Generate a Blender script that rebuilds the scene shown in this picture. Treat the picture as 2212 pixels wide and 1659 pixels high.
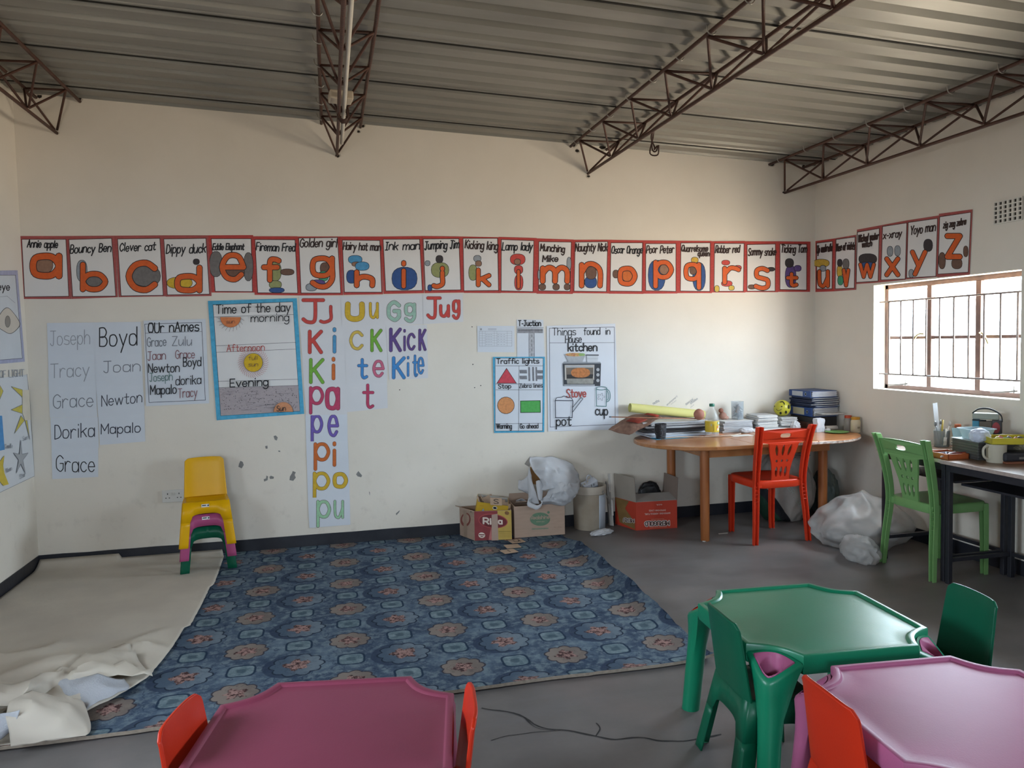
import bpy, bmesh, math, random
from math import sin, cos, pi, radians, sqrt
from mathutils import Vector, Matrix, noise

for o in list(bpy.data.objects):
    bpy.data.objects.remove(o, do_unlink=True)
S = bpy.context.scene
COL = S.collection
rnd = random.Random(7)

# ------------------------------------------------------------------ camera
W = 5.886                      # room width; the far wall is y = 0, the left wall x = 0
CAM = Vector((1.93779, -5.69233, 1.45504))
FPX, CX, CY = 1665.95, 1106.0, 829.5
RIGHT = Vector((0.97275979, -0.23078894, -0.02179134))
UP = Vector((0.03409156, 0.04944297, 0.99819495))
FWD = Vector((0.22929493, 0.97174681, -0.05596409))
cd = bpy.data.cameras.new('camera')
cam = bpy.data.objects.new('camera', cd)
COL.objects.link(cam)
cd.sensor_fit = 'HORIZONTAL'
cd.sensor_width = 36.0
cd.lens = 36.0 * FPX / 2212.0
cd.clip_start = 0.05
cam.matrix_world = Matrix(((RIGHT.x, UP.x, -FWD.x, CAM.x), (RIGHT.y, UP.y, -FWD.y, CAM.y),
                           (RIGHT.z, UP.z, -FWD.z, CAM.z), (0, 0, 0, 1)))
S.camera = cam

# ------------------------------------------------------------------ daylight
SKY_STRENGTH, GROUND_STRENGTH = 10.5, 9.0
world = bpy.data.worlds.new('daylight')
S.world = world
world.use_nodes = True
wn = world.node_tree
wn.nodes.clear()
def wnode(t, **k):
    n = wn.nodes.new(t)
    for a, b in k.items():
        setattr(n, a, b)
    return n
tc = wnode('ShaderNodeTexCoord')
sx = wnode('ShaderNodeSeparateXYZ')
wn.links.new(tc.outputs['Generated'], sx.inputs[0])
mr = wnode('ShaderNodeMapRange')
mr.inputs[1].default_value = -0.20
mr.inputs[2].default_value = 0.0
wn.links.new(sx.outputs[2], mr.inputs[0])
bg1 = wnode('ShaderNodeBackground')
bg1.inputs[0].default_value = (1.0, 0.84, 0.66, 1)      # sunlit sandy yard
# ground glow set by direction: full towards +x, dimmed elsewhere to darken the left
gx = wnode('ShaderNodeMapRange')
gx.inputs[1].default_value, gx.inputs[2].default_value = -0.1, 0.45
gx.inputs[3].default_value, gx.inputs[4].default_value = 2.4, GROUND_STRENGTH
wn.links.new(sx.outputs[0], gx.inputs[0])
wn.links.new(gx.outputs[0], bg1.inputs[1])
bg2 = wnode('ShaderNodeBackground')
bg2.inputs[0].default_value = (0.71, 0.845, 1.0, 1)      # hazy sky
bg2.inputs[1].default_value = SKY_STRENGTH
mx = wnode('ShaderNodeMixShader')
wn.links.new(mr.outputs[0], mx.inputs[0])
wn.links.new(bg1.outputs[0], mx.inputs[1])
wn.links.new(bg2.outputs[0], mx.inputs[2])
wo = wnode('ShaderNodeOutputWorld')
wn.links.new(mx.outputs[0], wo.inputs[0])

S.view_settings.view_transform = 'Standard'
S.view_settings.look = 'None'
S.view_settings.gamma = 1.0
S.view_settings.use_curve_mapping = False
S.view_settings.exposure = EXPOSURE = 2.25

# windows: (y0, y1, z0, z1) openings; the first is the one in view
WIN_R = [(-1.972, -0.715, 1.04, 1.806), (-4.95, -3.69, 1.04, 1.806)]
WIN_L = [(-4.30, -3.00, 1.04, 1.85)]
FILL_N = [(0.9, 1.9, 1.15, 1.80)]          # unseen opening added for fill light in the wall behind the camera: (x0, x1, z0, z1)
ROOM_Y = -7.4
WALL_T = 0.2
def portal(x, y0, y1, z0, z1, sgn):
    l = bpy.data.lights.new('window_portal', 'AREA')
    l.shape = 'RECTANGLE'
    l.size = y1 - y0
    l.size_y = z1 - z0
    l.cycles.is_portal = True
    o = bpy.data.objects.new('window_portal', l)
    COL.objects.link(o)
    o.location = (x, (y0 + y1) / 2, (z0 + z1) / 2)
    o.rotation_euler = (radians(90), 0, radians(90) * sgn)   # shines into the room
for w in WIN_R:
    portal(W + WALL_T + 0.01, *w, 1)
for w in WIN_L:
    portal(-WALL_T - 0.01, *w, -1)

for x0, x1, z0, z1 in FILL_N:
    portal(0, x0, x1, z0, z1, 1)
    o = COL.objects[-1]
    o.location = ((x0 + x1) / 2, ROOM_Y - 0.01, (z0 + z1) / 2)
    o.rotation_euler = (radians(90), 0, 0)

# ------------------------------------------------------------------ places: photo pixel -> point of a known plane of the room
def ray(u, v):
    return RIGHT * ((u - CX) / FPX) + UP * ((CY - v) / FPX) + FWD
def FL(u, v, z=0.0):
    d = ray(u, v)
    return CAM + d * ((z - CAM.z) / d.z)
def BW(u, v, off=0.0):
    d = ray(u, v)
    return CAM + d * ((-off - CAM.y) / d.y)
def RW(u, v, off=0.0):
    d = ray(u, v)
    return CAM + d * ((W - off - CAM.x) / d.x)
def LW(u, v, off=0.0):
    d = ray(u, v)
    return CAM + d * ((off - CAM.x) / d.x)

# ------------------------------------------------------------------ materials
def lin(h):
    h = h.lstrip('#')
    r = []
    for i in (0, 2, 4):
        c = int(h[i:i + 2], 16) / 255
        r.append(c / 12.92 if c <= 0.04045 else ((c + 0.055) / 1.055) ** 2.4)
    return (*r, 1.0)
MATS = {}
def mat(h, rough=0.6, vary=0.06, scale=8.0, bump=0.0, bscale=60.0, metal=0.0, spec=0.4, alpha=1.0, trans=0.0, coat=0.0, h2=None, stretch=None, detail=4.0, sss=0.0, back=0.0):
    key = (h, rough, vary, scale, bump, bscale, metal, spec, alpha, trans, coat, h2, stretch, back)
    if key in MATS:
        return MATS[key]
    m = bpy.data.materials.new('paint_' + h.strip('#') + '_%d' % len(MATS))
    m.use_nodes = True
    nt = m.node_tree
    b = nt.nodes['Principled BSDF']
    b.inputs['Roughness'].default_value = rough
    b.inputs['Metallic'].default_value = metal
    b.inputs['Specular IOR Level'].default_value = spec
    b.inputs['Coat Weight'].default_value = coat
    c = lin(h)
    co = None
    if vary or bump:
        tcn = nt.nodes.new('ShaderNodeTexCoord')
        co = tcn.outputs['Object']
        if stretch:
            mp = nt.nodes.new('ShaderNodeMapping')
            mp.inputs['Scale'].default_value = stretch
            nt.links.new(co, mp.inputs[0])
            co = mp.outputs[0]
    if vary or h2:
        nz = nt.nodes.new('ShaderNodeTexNoise')
        nz.inputs['Scale'].default_value = scale
        nz.inputs['Detail'].default_value = detail
        nt.links.new(co, nz.inputs['Vector'])
        rp = nt.nodes.new('ShaderNodeValToRGB')
        rp.color_ramp.elements[0].position = 0.3
        rp.color_ramp.elements[1].position = 0.7
        if h2:
            d = lin(h2)
            rp.color_ramp.elements[0].color = d
            rp.color_ramp.elements[1].color = c
        else:
            rp.color_ramp.elements[0].color = (*[x * (1 - vary) for x in c[:3]], 1)
            rp.color_ramp.elements[1].color = (*[min(1, x * (1 + vary)) for x in c[:3]], 1)
        nt.links.new(nz.outputs[0], rp.inputs[0])
        nt.links.new(rp.outputs[0], b.inputs['Base Color'])
    else:
        b.inputs['Base Color'].default_value = c
    if bump:
        n2 = nt.nodes.new('ShaderNodeTexNoise')
        n2.inputs['Scale'].default_value = bscale
        nt.links.new(co, n2.inputs['Vector'])
        bp = nt.nodes.new('ShaderNodeBump')
        bp.inputs['Strength'].default_value = bump
        bp.inputs['Distance'].default_value = 0.01
        nt.links.new(n2.outputs[0], bp.inputs['Height'])
        nt.links.new(bp.outputs[0], b.inputs['Normal'])
    if trans:      # clear or milky plastic: part of the light goes straight through
        out = nt.nodes['Material Output']
        tr = nt.nodes.new('ShaderNodeBsdfTransparent')
        ms = nt.nodes.new('ShaderNodeMixShader')
        ms.inputs[0].default_value = trans
        nt.links.new(b.outputs[0], ms.inputs[1])
        nt.links.new(tr.outputs[0], ms.inputs[2])
        nt.links.new(ms.outputs[0], out.inputs[0])
    if back:       # thin paper lets some light through
        out = nt.nodes['Material Output']
        tl = nt.nodes.new('ShaderNodeBsdfTranslucent')
        tl.inputs[0].default_value = c
        ms = nt.nodes.new('ShaderNodeMixShader')
        ms.inputs[0].default_value = back
        nt.links.new(b.outputs[0], ms.inputs[1])
        nt.links.new(tl.outputs[0], ms.inputs[2])
        nt.links.new(ms.outputs[0], out.inputs[0])
    MATS[key] = m
    return m

# ------------------------------------------------------------------ mesh builder
class MB:
    def __init__(s):
        s.v, s.f, s.m, s.mats = [], [], [], []
    def mi(s, m):
        if m is None:
            return 0
        if m not in s.mats:
            s.mats.append(m)
        return s.mats.index(m)
    def face(s, pts, m=None):
        k = len(s.v)
        s.v += [tuple(p) for p in pts]
        s.f.append(tuple(range(k, k + len(pts))))
        s.m.append(s.mi(m))
    def grid(s, rows, m=None, closed_u=False, closed_v=False, cap=(False, False)):
        k = len(s.v)
        n = len(rows[0])
        for r in rows:
            s.v += [tuple(p) for p in r]
        R = len(rows)
        i = s.mi(m)
        for a in range(R if closed_v else R - 1):
            for c in range(n if closed_u else n - 1):
                s.f.append((k + a * n + c, k + a * n + (c + 1) % n, k + ((a + 1) % R) * n + (c + 1) % n, k + ((a + 1) % R) * n + c))
                s.m.append(i)
        if cap[0]:
            s.f.append(tuple(k + c for c in reversed(range(n)))); s.m.append(i)
        if cap[1]:
            s.f.append(tuple(k + (R - 1) * n + c for c in range(n))); s.m.append(i)
    def box(s, c, d, rz=0.0, m=None, rx=0.0, ry=0.0):
        M = Matrix.Translation(c) @ Matrix.Rotation(rz, 4, 'Z') @ Matrix.Rotation(ry, 4, 'Y') @ Matrix.Rotation(rx, 4, 'X')
        k = len(s.v)
        for z in (-.5, .5):
            for x, y in ((-.5, -.5), (.5, -.5), (.5, .5), (-.5, .5)):
                s.v.append(tuple(M @ Vector((x * d[0], y * d[1], z * d[2]))))
        i = s.mi(m)
        for q in ((3, 2, 1, 0), (4, 5, 6, 7), (0, 1, 5, 4), (1, 2, 6, 5), (2, 3, 7, 6), (3, 0, 4, 7)):
            s.f.append(tuple(k + x for x in q)); s.m.append(i)
    def tube(s, pts, r, n=8, m=None, closed=False):
        pts = [Vector(p) for p in pts]
        rows = []
        prev = None
        L = len(pts)
        for i, p in enumerate(pts):
            if closed:
                t = pts[(i + 1) % L] - pts[i - 1]
            else:
                t = pts[min(i + 1, L - 1)] - pts[max(i - 1, 0)]
            t.normalize()
            if prev is None:
                a = Vector((0, 0, 1)) if abs(t.z) < 0.9 else Vector((1, 0, 0))
                prev = t.cross(a).normalized()
            u = (prev - t * prev.dot(t)).normalized()
            prev = u
            w = t.cross(u)
            rr = r[i] if isinstance(r, (list, tuple)) else r
            rows.append([p + (u * cos(2 * pi * k / n) + w * sin(2 * pi * k / n)) * rr for k in range(n)])
        s.grid(rows, m, closed_u=True, closed_v=closed, cap=(not closed, not closed))
    def lathe(s, prof, c=(0, 0, 0), n=24, m=None, sx=1.0, sy=1.0, cap=(True, True)):
        rows = [[(c[0] + r * sx * cos(2 * pi * k / n), c[1] + r * sy * sin(2 * pi * k / n), c[2] + z) for k in range(n)] for r, z in prof]
        s.grid(rows, m, closed_u=True, cap=cap)
    def prism(s, poly, z0, z1, m=None, M=None):
        M = M or Matrix()
        a = [M @ Vector((x, y, z0)) for x, y in poly]
        b = [M @ Vector((x, y, z1)) for x, y in poly]
        s.grid([a, b], m, closed_u=True, cap=(True, True))
    def xform(s, M, k=0):
        s.v[k:] = [tuple(M @ Vector(p)) for p in s.v[k:]]
    def build(s, name, m=None, parent=None, smooth=False, bevel=0.0, solid=0.0, subsurf=0, weld=False, seg=2, M=None, off=0.0, pre=0.0):
        me = bpy.data.meshes.new(name)
        me.from_pydata(s.v, [], s.f)
        ms = s.mats or ([m] if m else [])
        if m and s.mats and m not in s.mats:
            pass
        for x in ms:
            me.materials.append(x)
        if s.mats:
            me.polygons.foreach_set('material_index', s.m)
        if weld:
            bm = bmesh.new(); bm.from_mesh(me)
            bmesh.ops.remove_doubles(bm, verts=bm.verts, dist=1e-5)
            bmesh.ops.recalc_face_normals(bm, faces=bm.faces)
            bm.to_mesh(me); bm.free()
        if smooth:
            me.polygons.foreach_set('use_smooth', [True] * len(me.polygons))
            if hasattr(me, 'set_sharp_from_angle') and smooth is not True:
                me.set_sharp_from_angle(angle=radians(smooth))
        me.update()
        o = bpy.data.objects.new(name, me)
        COL.objects.link(o)
        if parent:
            o.parent = parent
        if M is not None:
            o.matrix_local = M
        if pre:
            d = o.modifiers.new('rounding', 'BEVEL'); d.width = pre; d.segments = 3; d.limit_method = 'ANGLE'; d.angle_limit = radians(35); d.harden_normals = bool(smooth)
        if subsurf:
            d = o.modifiers.new('subdivision', 'SUBSURF'); d.levels = d.render_levels = subsurf
        if solid:
            d = o.modifiers.new('thickness', 'SOLIDIFY'); d.thickness = solid; d.offset = off
        if bevel:
            d = o.modifiers.new('bevel', 'BEVEL'); d.width = bevel; d.segments = seg; d.limit_method = 'ANGLE'; d.angle_limit = radians(35); d.harden_normals = bool(smooth)
        return o

def tag(o, label=None, cat=None, group=None, kind=None):
    if label: o['label'] = label
    if cat: o['category'] = cat
    if group: o['group'] = group
    if kind: o['kind'] = kind
    return o
def thing(name, label, cat, loc=(0, 0, 0), rz=0.0, group=None):
    o = bpy.data.objects.new(name, None)
    COL.objects.link(o)
    o.empty_display_size = 0.1
    o.location = loc
    o.rotation_euler = (0, 0, rz)
    return tag(o, label, cat, group)
def dup(root, loc=None, rz=None, label=None, mats=None):
    def cp(o, par):
        c = o.copy()
        COL.objects.link(c)
        c.parent = par
        if mats and o.type == 'MESH':
            me = c.data
            if any(x in mats for x in me.materials):
                c.data = me = me.copy()
                for i, x in enumerate(me.materials):
                    if x in mats:
                        me.materials[i] = mats[x]
        for ch in [x for x in COL.objects if x.parent == o]:
            cp(ch, c)
        return c
    r = cp(root, None)
    if loc is not None: r.location = loc
    if rz is not None: r.rotation_euler = (0, 0, rz)
    if label: r['label'] = label
    return r
def plate(outline, holes, depth, name='plate'):
    """flat plate with holes: 2-D outlines in, mesh (verts, faces) out, lying in xy, z from -depth/2 to depth/2"""
    cu = bpy.data.curves.new(name, 'CURVE')
    cu.dimensions = '2D'
    cu.fill_mode = 'BOTH'
    cu.extrude = depth / 2
    for pl in [outline] + holes:
        sp = cu.splines.new('POLY')
        sp.points.add(len(pl) - 1)
        for i, p in enumerate(pl):
            sp.points[i].co = (p[0], p[1], 0, 1)
        sp.use_cyclic_u = True
    o = bpy.data.objects.new(name, cu)
    COL.objects.link(o)
    bpy.context.view_layer.update()
    me = bpy.data.meshes.new_from_object(o.evaluated_get(bpy.context.evaluated_depsgraph_get()))
    v = [tuple(x.co) for x in me.vertices]
    f = [tuple(p.vertices) for p in me.polygons]
    bpy.data.objects.remove(o, do_unlink=True)
    bpy.data.curves.remove(cu)
    bpy.data.meshes.remove(me)
    return v, f
def ell(cx, cy, rx, ry, n=20, p=2.0):
    r = []
    for k in range(n):
        a = 2 * pi * k / n
        c, s_ = cos(a), sin(a)
        r.append((cx + rx * math.copysign(abs(c) ** (2 / p), c), cy + ry * math.copysign(abs(s_) ** (2 / p), s_)))
    return r
def crom(pts, n=6, closed=False):
    pts = [Vector(p) for p in pts]
    L = len(pts)
    out = []
    for i in range(L if closed else L - 1):
        g = lambda k: pts[k % L] if closed else pts[max(0, min(L - 1, k))]
        a, b, c, d = g(i - 1), g(i), g(i + 1), g(i + 2)
        for t in range(n):
            t /= n
            out.append(0.5 * ((2 * b) + (c - a) * t + (2 * a - 5 * b + 4 * c - d) * t * t + (3 * b - a - 3 * c + d) * t ** 3))
    if not closed:
        out.append(pts[-1])
    return out

# ------------------------------------------------------------------ node expressions for patterns
class E:
    nt = None
    def __init__(s, x): s.x = x
    def _op(op, a, b=None, c=None):
        n = E.nt.nodes.new('ShaderNodeMath')
        n.operation = op
        for i, q in enumerate((a, b, c)):
            if q is None: continue
            if isinstance(q, E): E.nt.links.new(q.x, n.inputs[i])
            else: n.inputs[i].default_value = q
        return E(n.outputs[0])
    def __add__(s, o): return E._op('ADD', s, o)
    def __radd__(s, o): return E._op('ADD', o, s)
    def __sub__(s, o): return E._op('SUBTRACT', s, o)
    def __rsub__(s, o): return E._op('SUBTRACT', o, s)
    def __mul__(s, o): return E._op('MULTIPLY', s, o)
    def __rmul__(s, o): return E._op('MULTIPLY', o, s)
    def __truediv__(s, o): return E._op('DIVIDE', s, o)
    def f(s, op, b=None, c=None): return E._op(op, s, b, c)
    def lt(s, o, soft=None):
        if soft is None: return E._op('LESS_THAN', s, o)
        return ((o - s) / soft + 0.5).clamp()
    def clamp(s):
        r = E._op('MINIMUM', E._op('MAXIMUM', s, 0.0), 1.0)
        return r
def mixc(f, a, b):
    n = E.nt.nodes.new('ShaderNodeMix')
    n.data_type = 'RGBA'
    if isinstance(f, E): E.nt.links.new(f.x, n.inputs[0])
    else: n.inputs[0].default_value = f
    for i, q in ((6, a), (7, b)):
        if isinstance(q, str): n.inputs[i].default_value = lin(q)
        elif isinstance(q, E): E.nt.links.new(q.x, n.inputs[i])
        else: n.inputs[i].default_value = q
    return E(n.outputs[2])
def start(name, rough=0.8, spec=0.3):
    m = bpy.data.materials.new(name)
    m.use_nodes = True
    E.nt = m.node_tree
    b = E.nt.nodes['Principled BSDF']
    b.inputs['Roughness'].default_value = rough
    b.inputs['Specular IOR Level'].default_value = spec
    t = E.nt.nodes.new('ShaderNodeTexCoord')
    sp = E.nt.nodes.new('ShaderNodeSeparateXYZ')
    E.nt.links.new(t.outputs['Object'], sp.inputs[0])
    return m, b, t.outputs['Object'], E(sp.outputs[0]), E(sp.outputs[1]), E(sp.outputs[2])
def nz(co, scale, detail=4.0, rough=0.55, stretch=None):
    if stretch:
        mp = E.nt.nodes.new('ShaderNodeMapping')
        mp.inputs['Scale'].default_value = stretch
        E.nt.links.new(co, mp.inputs[0]); co = mp.outputs[0]
    n = E.nt.nodes.new('ShaderNodeTexNoise')
    n.inputs['Scale'].default_value = scale
    n.inputs['Detail'].default_value = detail
    n.inputs['Roughness'].default_value = rough
    E.nt.links.new(co, n.inputs['Vector'])
    return E(n.outputs[0])
def setc(b, e): E.nt.links.new(e.x, b.inputs['Base Color'])
def bumpit(b, h, strength=0.2, dist=0.005):
    n = E.nt.nodes.new('ShaderNodeBump')
    n.inputs['Strength'].default_value = strength
    n.inputs['Distance'].default_value = dist
    E.nt.links.new(h.x, n.inputs['Height'])
    E.nt.links.new(n.outputs[0], b.inputs['Normal'])

# ------------------------------------------------------------------ setting: materials
def wall_mat():
    m, b, co, x, y, z = start('cream_plaster', 0.75, 0.25)
    big = nz(co, 1.3, 5, 0.6)
    fine = nz(co, 9, 5, 0.65)
    c = mixc(((big - 0.35) * 2.2).clamp(), 'd8d0c3', 'e2dace')
    # grubby scuffs, mostly where children reach
    low = ((1.1 - z) * 0.9).clamp()
    c = mixc(((fine - 0.56) * 5).clamp() * (low * 0.35), c, '9d948a')
    setc(b, c)
    bumpit(b, nz(co, 22, 6, 0.6), 0.16, 0.006)
    return m
def floor_mat():
    m, b, co, x, y, z = start('polished_cement', 0.42, 0.4)
    a = nz(co, 2.2, 6, 0.62)
    d = nz(co, 3.0, 4, 0.6, (0.4, 2.4, 1))
    c = mixc(((a - 0.32) * 2.6).clamp(), '5a5655', '75706e')
    c = mixc(((d - 0.5) * 3).clamp() * 0.5, c, '737275')
    red = nz(co, 1.1, 3, 0.5)
    c = mixc(((red - 0.55) * 5).clamp() * 0.25, c, '7a5550')
    setc(b, c)
    rr = E._op('ADD', (a * 0.35), 0.28)
    E.nt.links.new(rr.x, b.inputs['Roughness'])
    bumpit(b, nz(co, 45, 5, 0.6), 0.08, 0.004)
    return m
def roof_mat():
    m, b, co, x, y, z = start('galvanised_sheet', 0.42, 0.5)
    a = nz(co, 1.2, 5, 0.6, (0.5, 3, 1))
    c = mixc(((a - 0.3) * 2.4).clamp(), '75726b', '8f8c84')
    setc(b, c)
    b.inputs['Metallic'].default_value = 0.25
    return m
def carpet_mat():
    m, b, co, x, y, z = start('floral_carpet', 0.95, 0.1)
    wob = nz(co, 6, 3, 0.6)
    wob2 = nz(co, 30, 3, 0.6)
    DX, DY = 0.2407, 0.2308
    u = (x - 1.989) / DX
    v = (y + 0.055) / DY
    def cell(off_u, off_v):
        # offset from the nearest motif centre, in metres
        p = (u - off_u) / 2.0 + 0.5
        q = (v - off_v) / 2.0 + 0.5
        a = (p - p.f('FLOOR') - 0.5) * (2 * DX)
        c = (q - q.f('FLOOR') - 0.5) * (2 * DY)
        return a, c
    def polar(a, c):
        r = (a * a + c * c).f('SQRT')
        t = c.f('ARCTAN2', a)
        return r, t
    mott = nz(co, 26, 5, 0.7)
    big = nz(co, 5, 3, 0.5)
    col = mixc(((big - 0.4) * 4).clamp(), '3d4b5f', '5a6a7a')
    col = mixc(((mott - 0.47) * 6).clamp() * 0.7, col, '77858c')
    col = mixc(((0.42 - mott) * 7).clamp() * 0.8, col, '222d3e')
    scroll = ((wob * 14.0 + wob2 * 1.2).f('SINE')).f('ABSOLUTE')
    col = mixc(scroll.lt(0.13, 0.15) * 0.55, col, '22304a')
    flow = nz(co, 60, 3, 0.7)
    def medallion(col, off, R, lobes, fill, fill2, edge, ring, ringc):
        a, c = cell(*off)
        r, t = polar(a, c)
        sc = R * (0.86 + 0.16 * ((t * (lobes / 2.0)).f('COSINE').f('ABSOLUTE')))
        rr = r + (wob2 - 0.5) * 0.012
        if ring:
            off_r, off_t = polar(a + 0.022, c + 0.004)
            col = mixc((off_r + (wob2 - 0.5) * 0.015).lt(R * 1.12, 0.006) * 0.85, col, ringc)
        col = mixc(rr.lt(sc + 0.008, 0.004), col, edge)
        f_ = mixc(((a / R) * 0.9 + (big - 0.5) * 2 + 0.45).clamp(), fill2, fill)
        f_ = mixc(((mott - 0.5) * 5).clamp() * 0.8, f_, fill2)
        f_ = mixc(scroll.lt(0.10, 0.15) * 0.3, f_, edge)
        col = mixc(rr.lt(sc, 0.004), col, f_)
        petals = R * (0.46 + 0.10 * (t * 5.0 + wob * 10).f('SINE'))
        blot = mixc(((flow - 0.40) * 7).clamp(), '3e2a2a', '9c7c76')
        blot = mixc(((0.45 - mott) * 9).clamp(), blot, '382c2e')
        col = mixc((r + (flow - 0.5) * 0.06).lt(petals, 0.006), col, blot)
        return col
    col = medallion(col, (1, 1), 0.116, 10, '6c7883', '4a596a', '252f3f', True, '2f3b50')
    col = medallion(col, (0, 0), 0.094, 9, '716762', '81766f', '3a3840', False, None)
    for off in ((0, 1), (1, 0)):
        a, c = cell(*off)
        aa, cc = a.f('ABSOLUTE'), c.f('ABSOLUTE')
        d = (aa.f('POWER', 4.0) + cc.f('POWER', 4.0)).f('POWER', 0.25) + (wob2 - 0.5) * 0.008
        col = mixc(d.lt(0.064, 0.004), col, '25364a')
        col = mixc(d.lt(0.054, 0.004), col, mixc(((mott - 0.4) * 4).clamp(), '566872', '7b8a90'))
        col = mixc((d + (flow - .5) * 0.02).lt(0.022, 0.01) * 0.8, col, '41535f')
    setc(b, col)
    bumpit(b, nz(co, 220, 3, 0.6), 0.5, 0.003)
    return m
def wood_mat(name, c1, c2, axis='x', rough=0.35, sc=1.0, coat=0.0):
    m, b, co, x, y, z = start(name, rough, 0.45)
    st = {'x': (1.2, 14, 14), 'y': (14, 1.2, 14), 'z': (14, 14, 1.2)}[axis]
    a = nz(co, 1.6 * sc, 5, 0.6, st)
    k = nz(co, 5 * sc, 3, 0.5)
    c = mixc(((a - 0.3) * 2.5).clamp(), c1, c2)
    c = mixc(((0.33 - k) * 9).clamp() * 0.5, c, '5a3018')
    setc(b, c)
    b.inputs['Coat Weight'].default_value = coat
    return m
M_WALL, M_FLOOR, M_ROOF, M_CARPET = wall_mat(), floor_mat(), roof_mat(), carpet_mat()
M_SKIRT = mat('1d1f27', 0.45, 0.2, 6, 0.1, 30, h2='2c2d33')
M_RUST = mat('412a22', 0.6, 0.2, 14, 0.2, 90, h2='503226')
M_CREAM = mat('d8d3c8', 0.5, 0.03)

# ------------------------------------------------------------------ setting: shell
Z0, SL = 3.1343, -0.0503
def ceil_z(x): return Z0 + SL * x
def structure(o):
    o['kind'] = 'structure'
    return o
def gridwall(mb, fixed, holes, y0, y1, ztop, sgn, m):
    """wall in the y-z plane at x=fixed with window openings, plus reveals WALL_T deep going outwards"""
    ys = sorted({y0, y1, *[h[0] for h in holes], *[h[1] for h in holes]})
    zs = sorted({0.0, ztop, *[h[2] for h in holes], *[h[3] for h in holes]})
    inh = lambda y, z: any(h[0] < y < h[1] and h[2] < z < h[3] for h in holes)
    for X in (fixed, fixed + sgn * WALL_T):
        for a, c in zip(ys, ys[1:]):
            for d, e in zip(zs, zs[1:]):
                if not inh((a + c) / 2, (d + e) / 2):
                    mb.face([(X, a, d), (X, c, d), (X, c, e), (X, a, e)], m)
    X1 = fixed + sgn * WALL_T
    for h in holes:
        mb.face([(fixed, h[0], h[2]), (fixed, h[1], h[2]), (X1, h[1], h[2]), (X1, h[0], h[2])], m)
        mb.face([(fixed, h[0], h[3]), (fixed, h[1], h[3]), (X1, h[1], h[3]), (X1, h[0], h[3])], m)
        mb.face([(fixed, h[0], h[2]), (fixed, h[0], h[3]), (X1, h[0], h[3]), (X1, h[0], h[2])], m)
        mb.face([(fixed, h[1], h[2]), (fixed, h[1], h[3]), (X1, h[1], h[3]), (X1, h[1], h[2])], m)
b = MB()
b.face([(-.2, ROOM_Y - .2, 0), (W + .2, ROOM_Y - .2, 0), (W + .2, .2, 0), (-.2, .2, 0)])
FLOOR = structure(b.build('floor', M_FLOOR))
b = MB()
n = 60
b.grid([[(-.2 + (W + .4) * i / n, 0, z if z == 0 else ceil_z(-.2 + (W + .4) * i / n) + 0.036) for i in range(n + 1)] for z in (0, 1)])
b.face([(-.2, .2, 0), (W + .2, .2, 0), (W + .2, .2, 3.2), (-.2, .2, 3.2)])
WALL_FAR = structure(b.build('wall_far', M_WALL))
b = MB()
gridwall(b, W, WIN_R, ROOM_Y, 0.0, ceil_z(W) + 0.036, 1, M_WALL)
WALL_R = structure(b.build('wall_right', M_WALL))
b = MB()
gridwall(b, 0.0, WIN_L, ROOM_Y, 0.0, ceil_z(0) + 0.036, -1, M_WALL)
WALL_L = structure(b.build('wall_left', M_WALL))
b = MB()
(nx0, nx1, nz0, nz1), = FILL_N
for x0, x1, z0, z1 in ((-.2, nx0, 0, 3.2), (nx1, W + .2, 0, 3.2), (nx0, nx1, 0, nz0), (nx0, nx1, nz1, 3.2)):
    b.face([(x0, ROOM_Y, z0), (x1, ROOM_Y, z0), (x1, ROOM_Y, z1), (x0, ROOM_Y, z1)])
structure(b.build('wall_near', M_WALL))
# ribbed roof sheets: ribs run across the room, a dark slit where two sheets lap
prof = []
y = -0.26 + 0.69
while y > ROOM_Y - 0.3:
    for k in range(4):
        yy = y - 0.1725 * k
        if k == 0:
            prof += [(yy + 0.003, 0.0), (yy + 0.0029, 0.06), (yy - 0.0109, 0.06), (yy - 0.011, -0.006), (yy - 0.03, -0.006), (yy - 0.034, 0.0)]
        else:
            prof += [(yy, 0.0)]
        prof += [(yy - 0.095, 0.0), (yy - 0.112, 0.034), (yy - 0.150, 0.034), (yy - 0.167, 0.0)]
    y -= 0.69
b = MB()
rows = []
for i in range(13):
    x = -.25 + (W + .5) * i / 12
    rows.append([(x, p, ceil_z(x) + h) for p, h in prof if p < 0.21])
b.grid(rows)
b.face([(-.3, .25, 3.26), (W + .3, .25, 3.26 - .3), (W + .3, ROOM_Y - .3, 3.26 - .3), (-.3, ROOM_Y - .3, 3.26)])
CEIL = structure(b.build('ceiling', M_ROOF))
b = MB()          # black strips painting the shade of the gaps where sheets lap
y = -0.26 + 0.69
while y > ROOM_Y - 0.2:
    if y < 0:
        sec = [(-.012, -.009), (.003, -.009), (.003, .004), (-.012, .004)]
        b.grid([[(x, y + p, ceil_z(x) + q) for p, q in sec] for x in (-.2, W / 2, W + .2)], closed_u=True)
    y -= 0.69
b.build('lap_shade', mat('17150f', .9, 0), CEIL)
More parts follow.
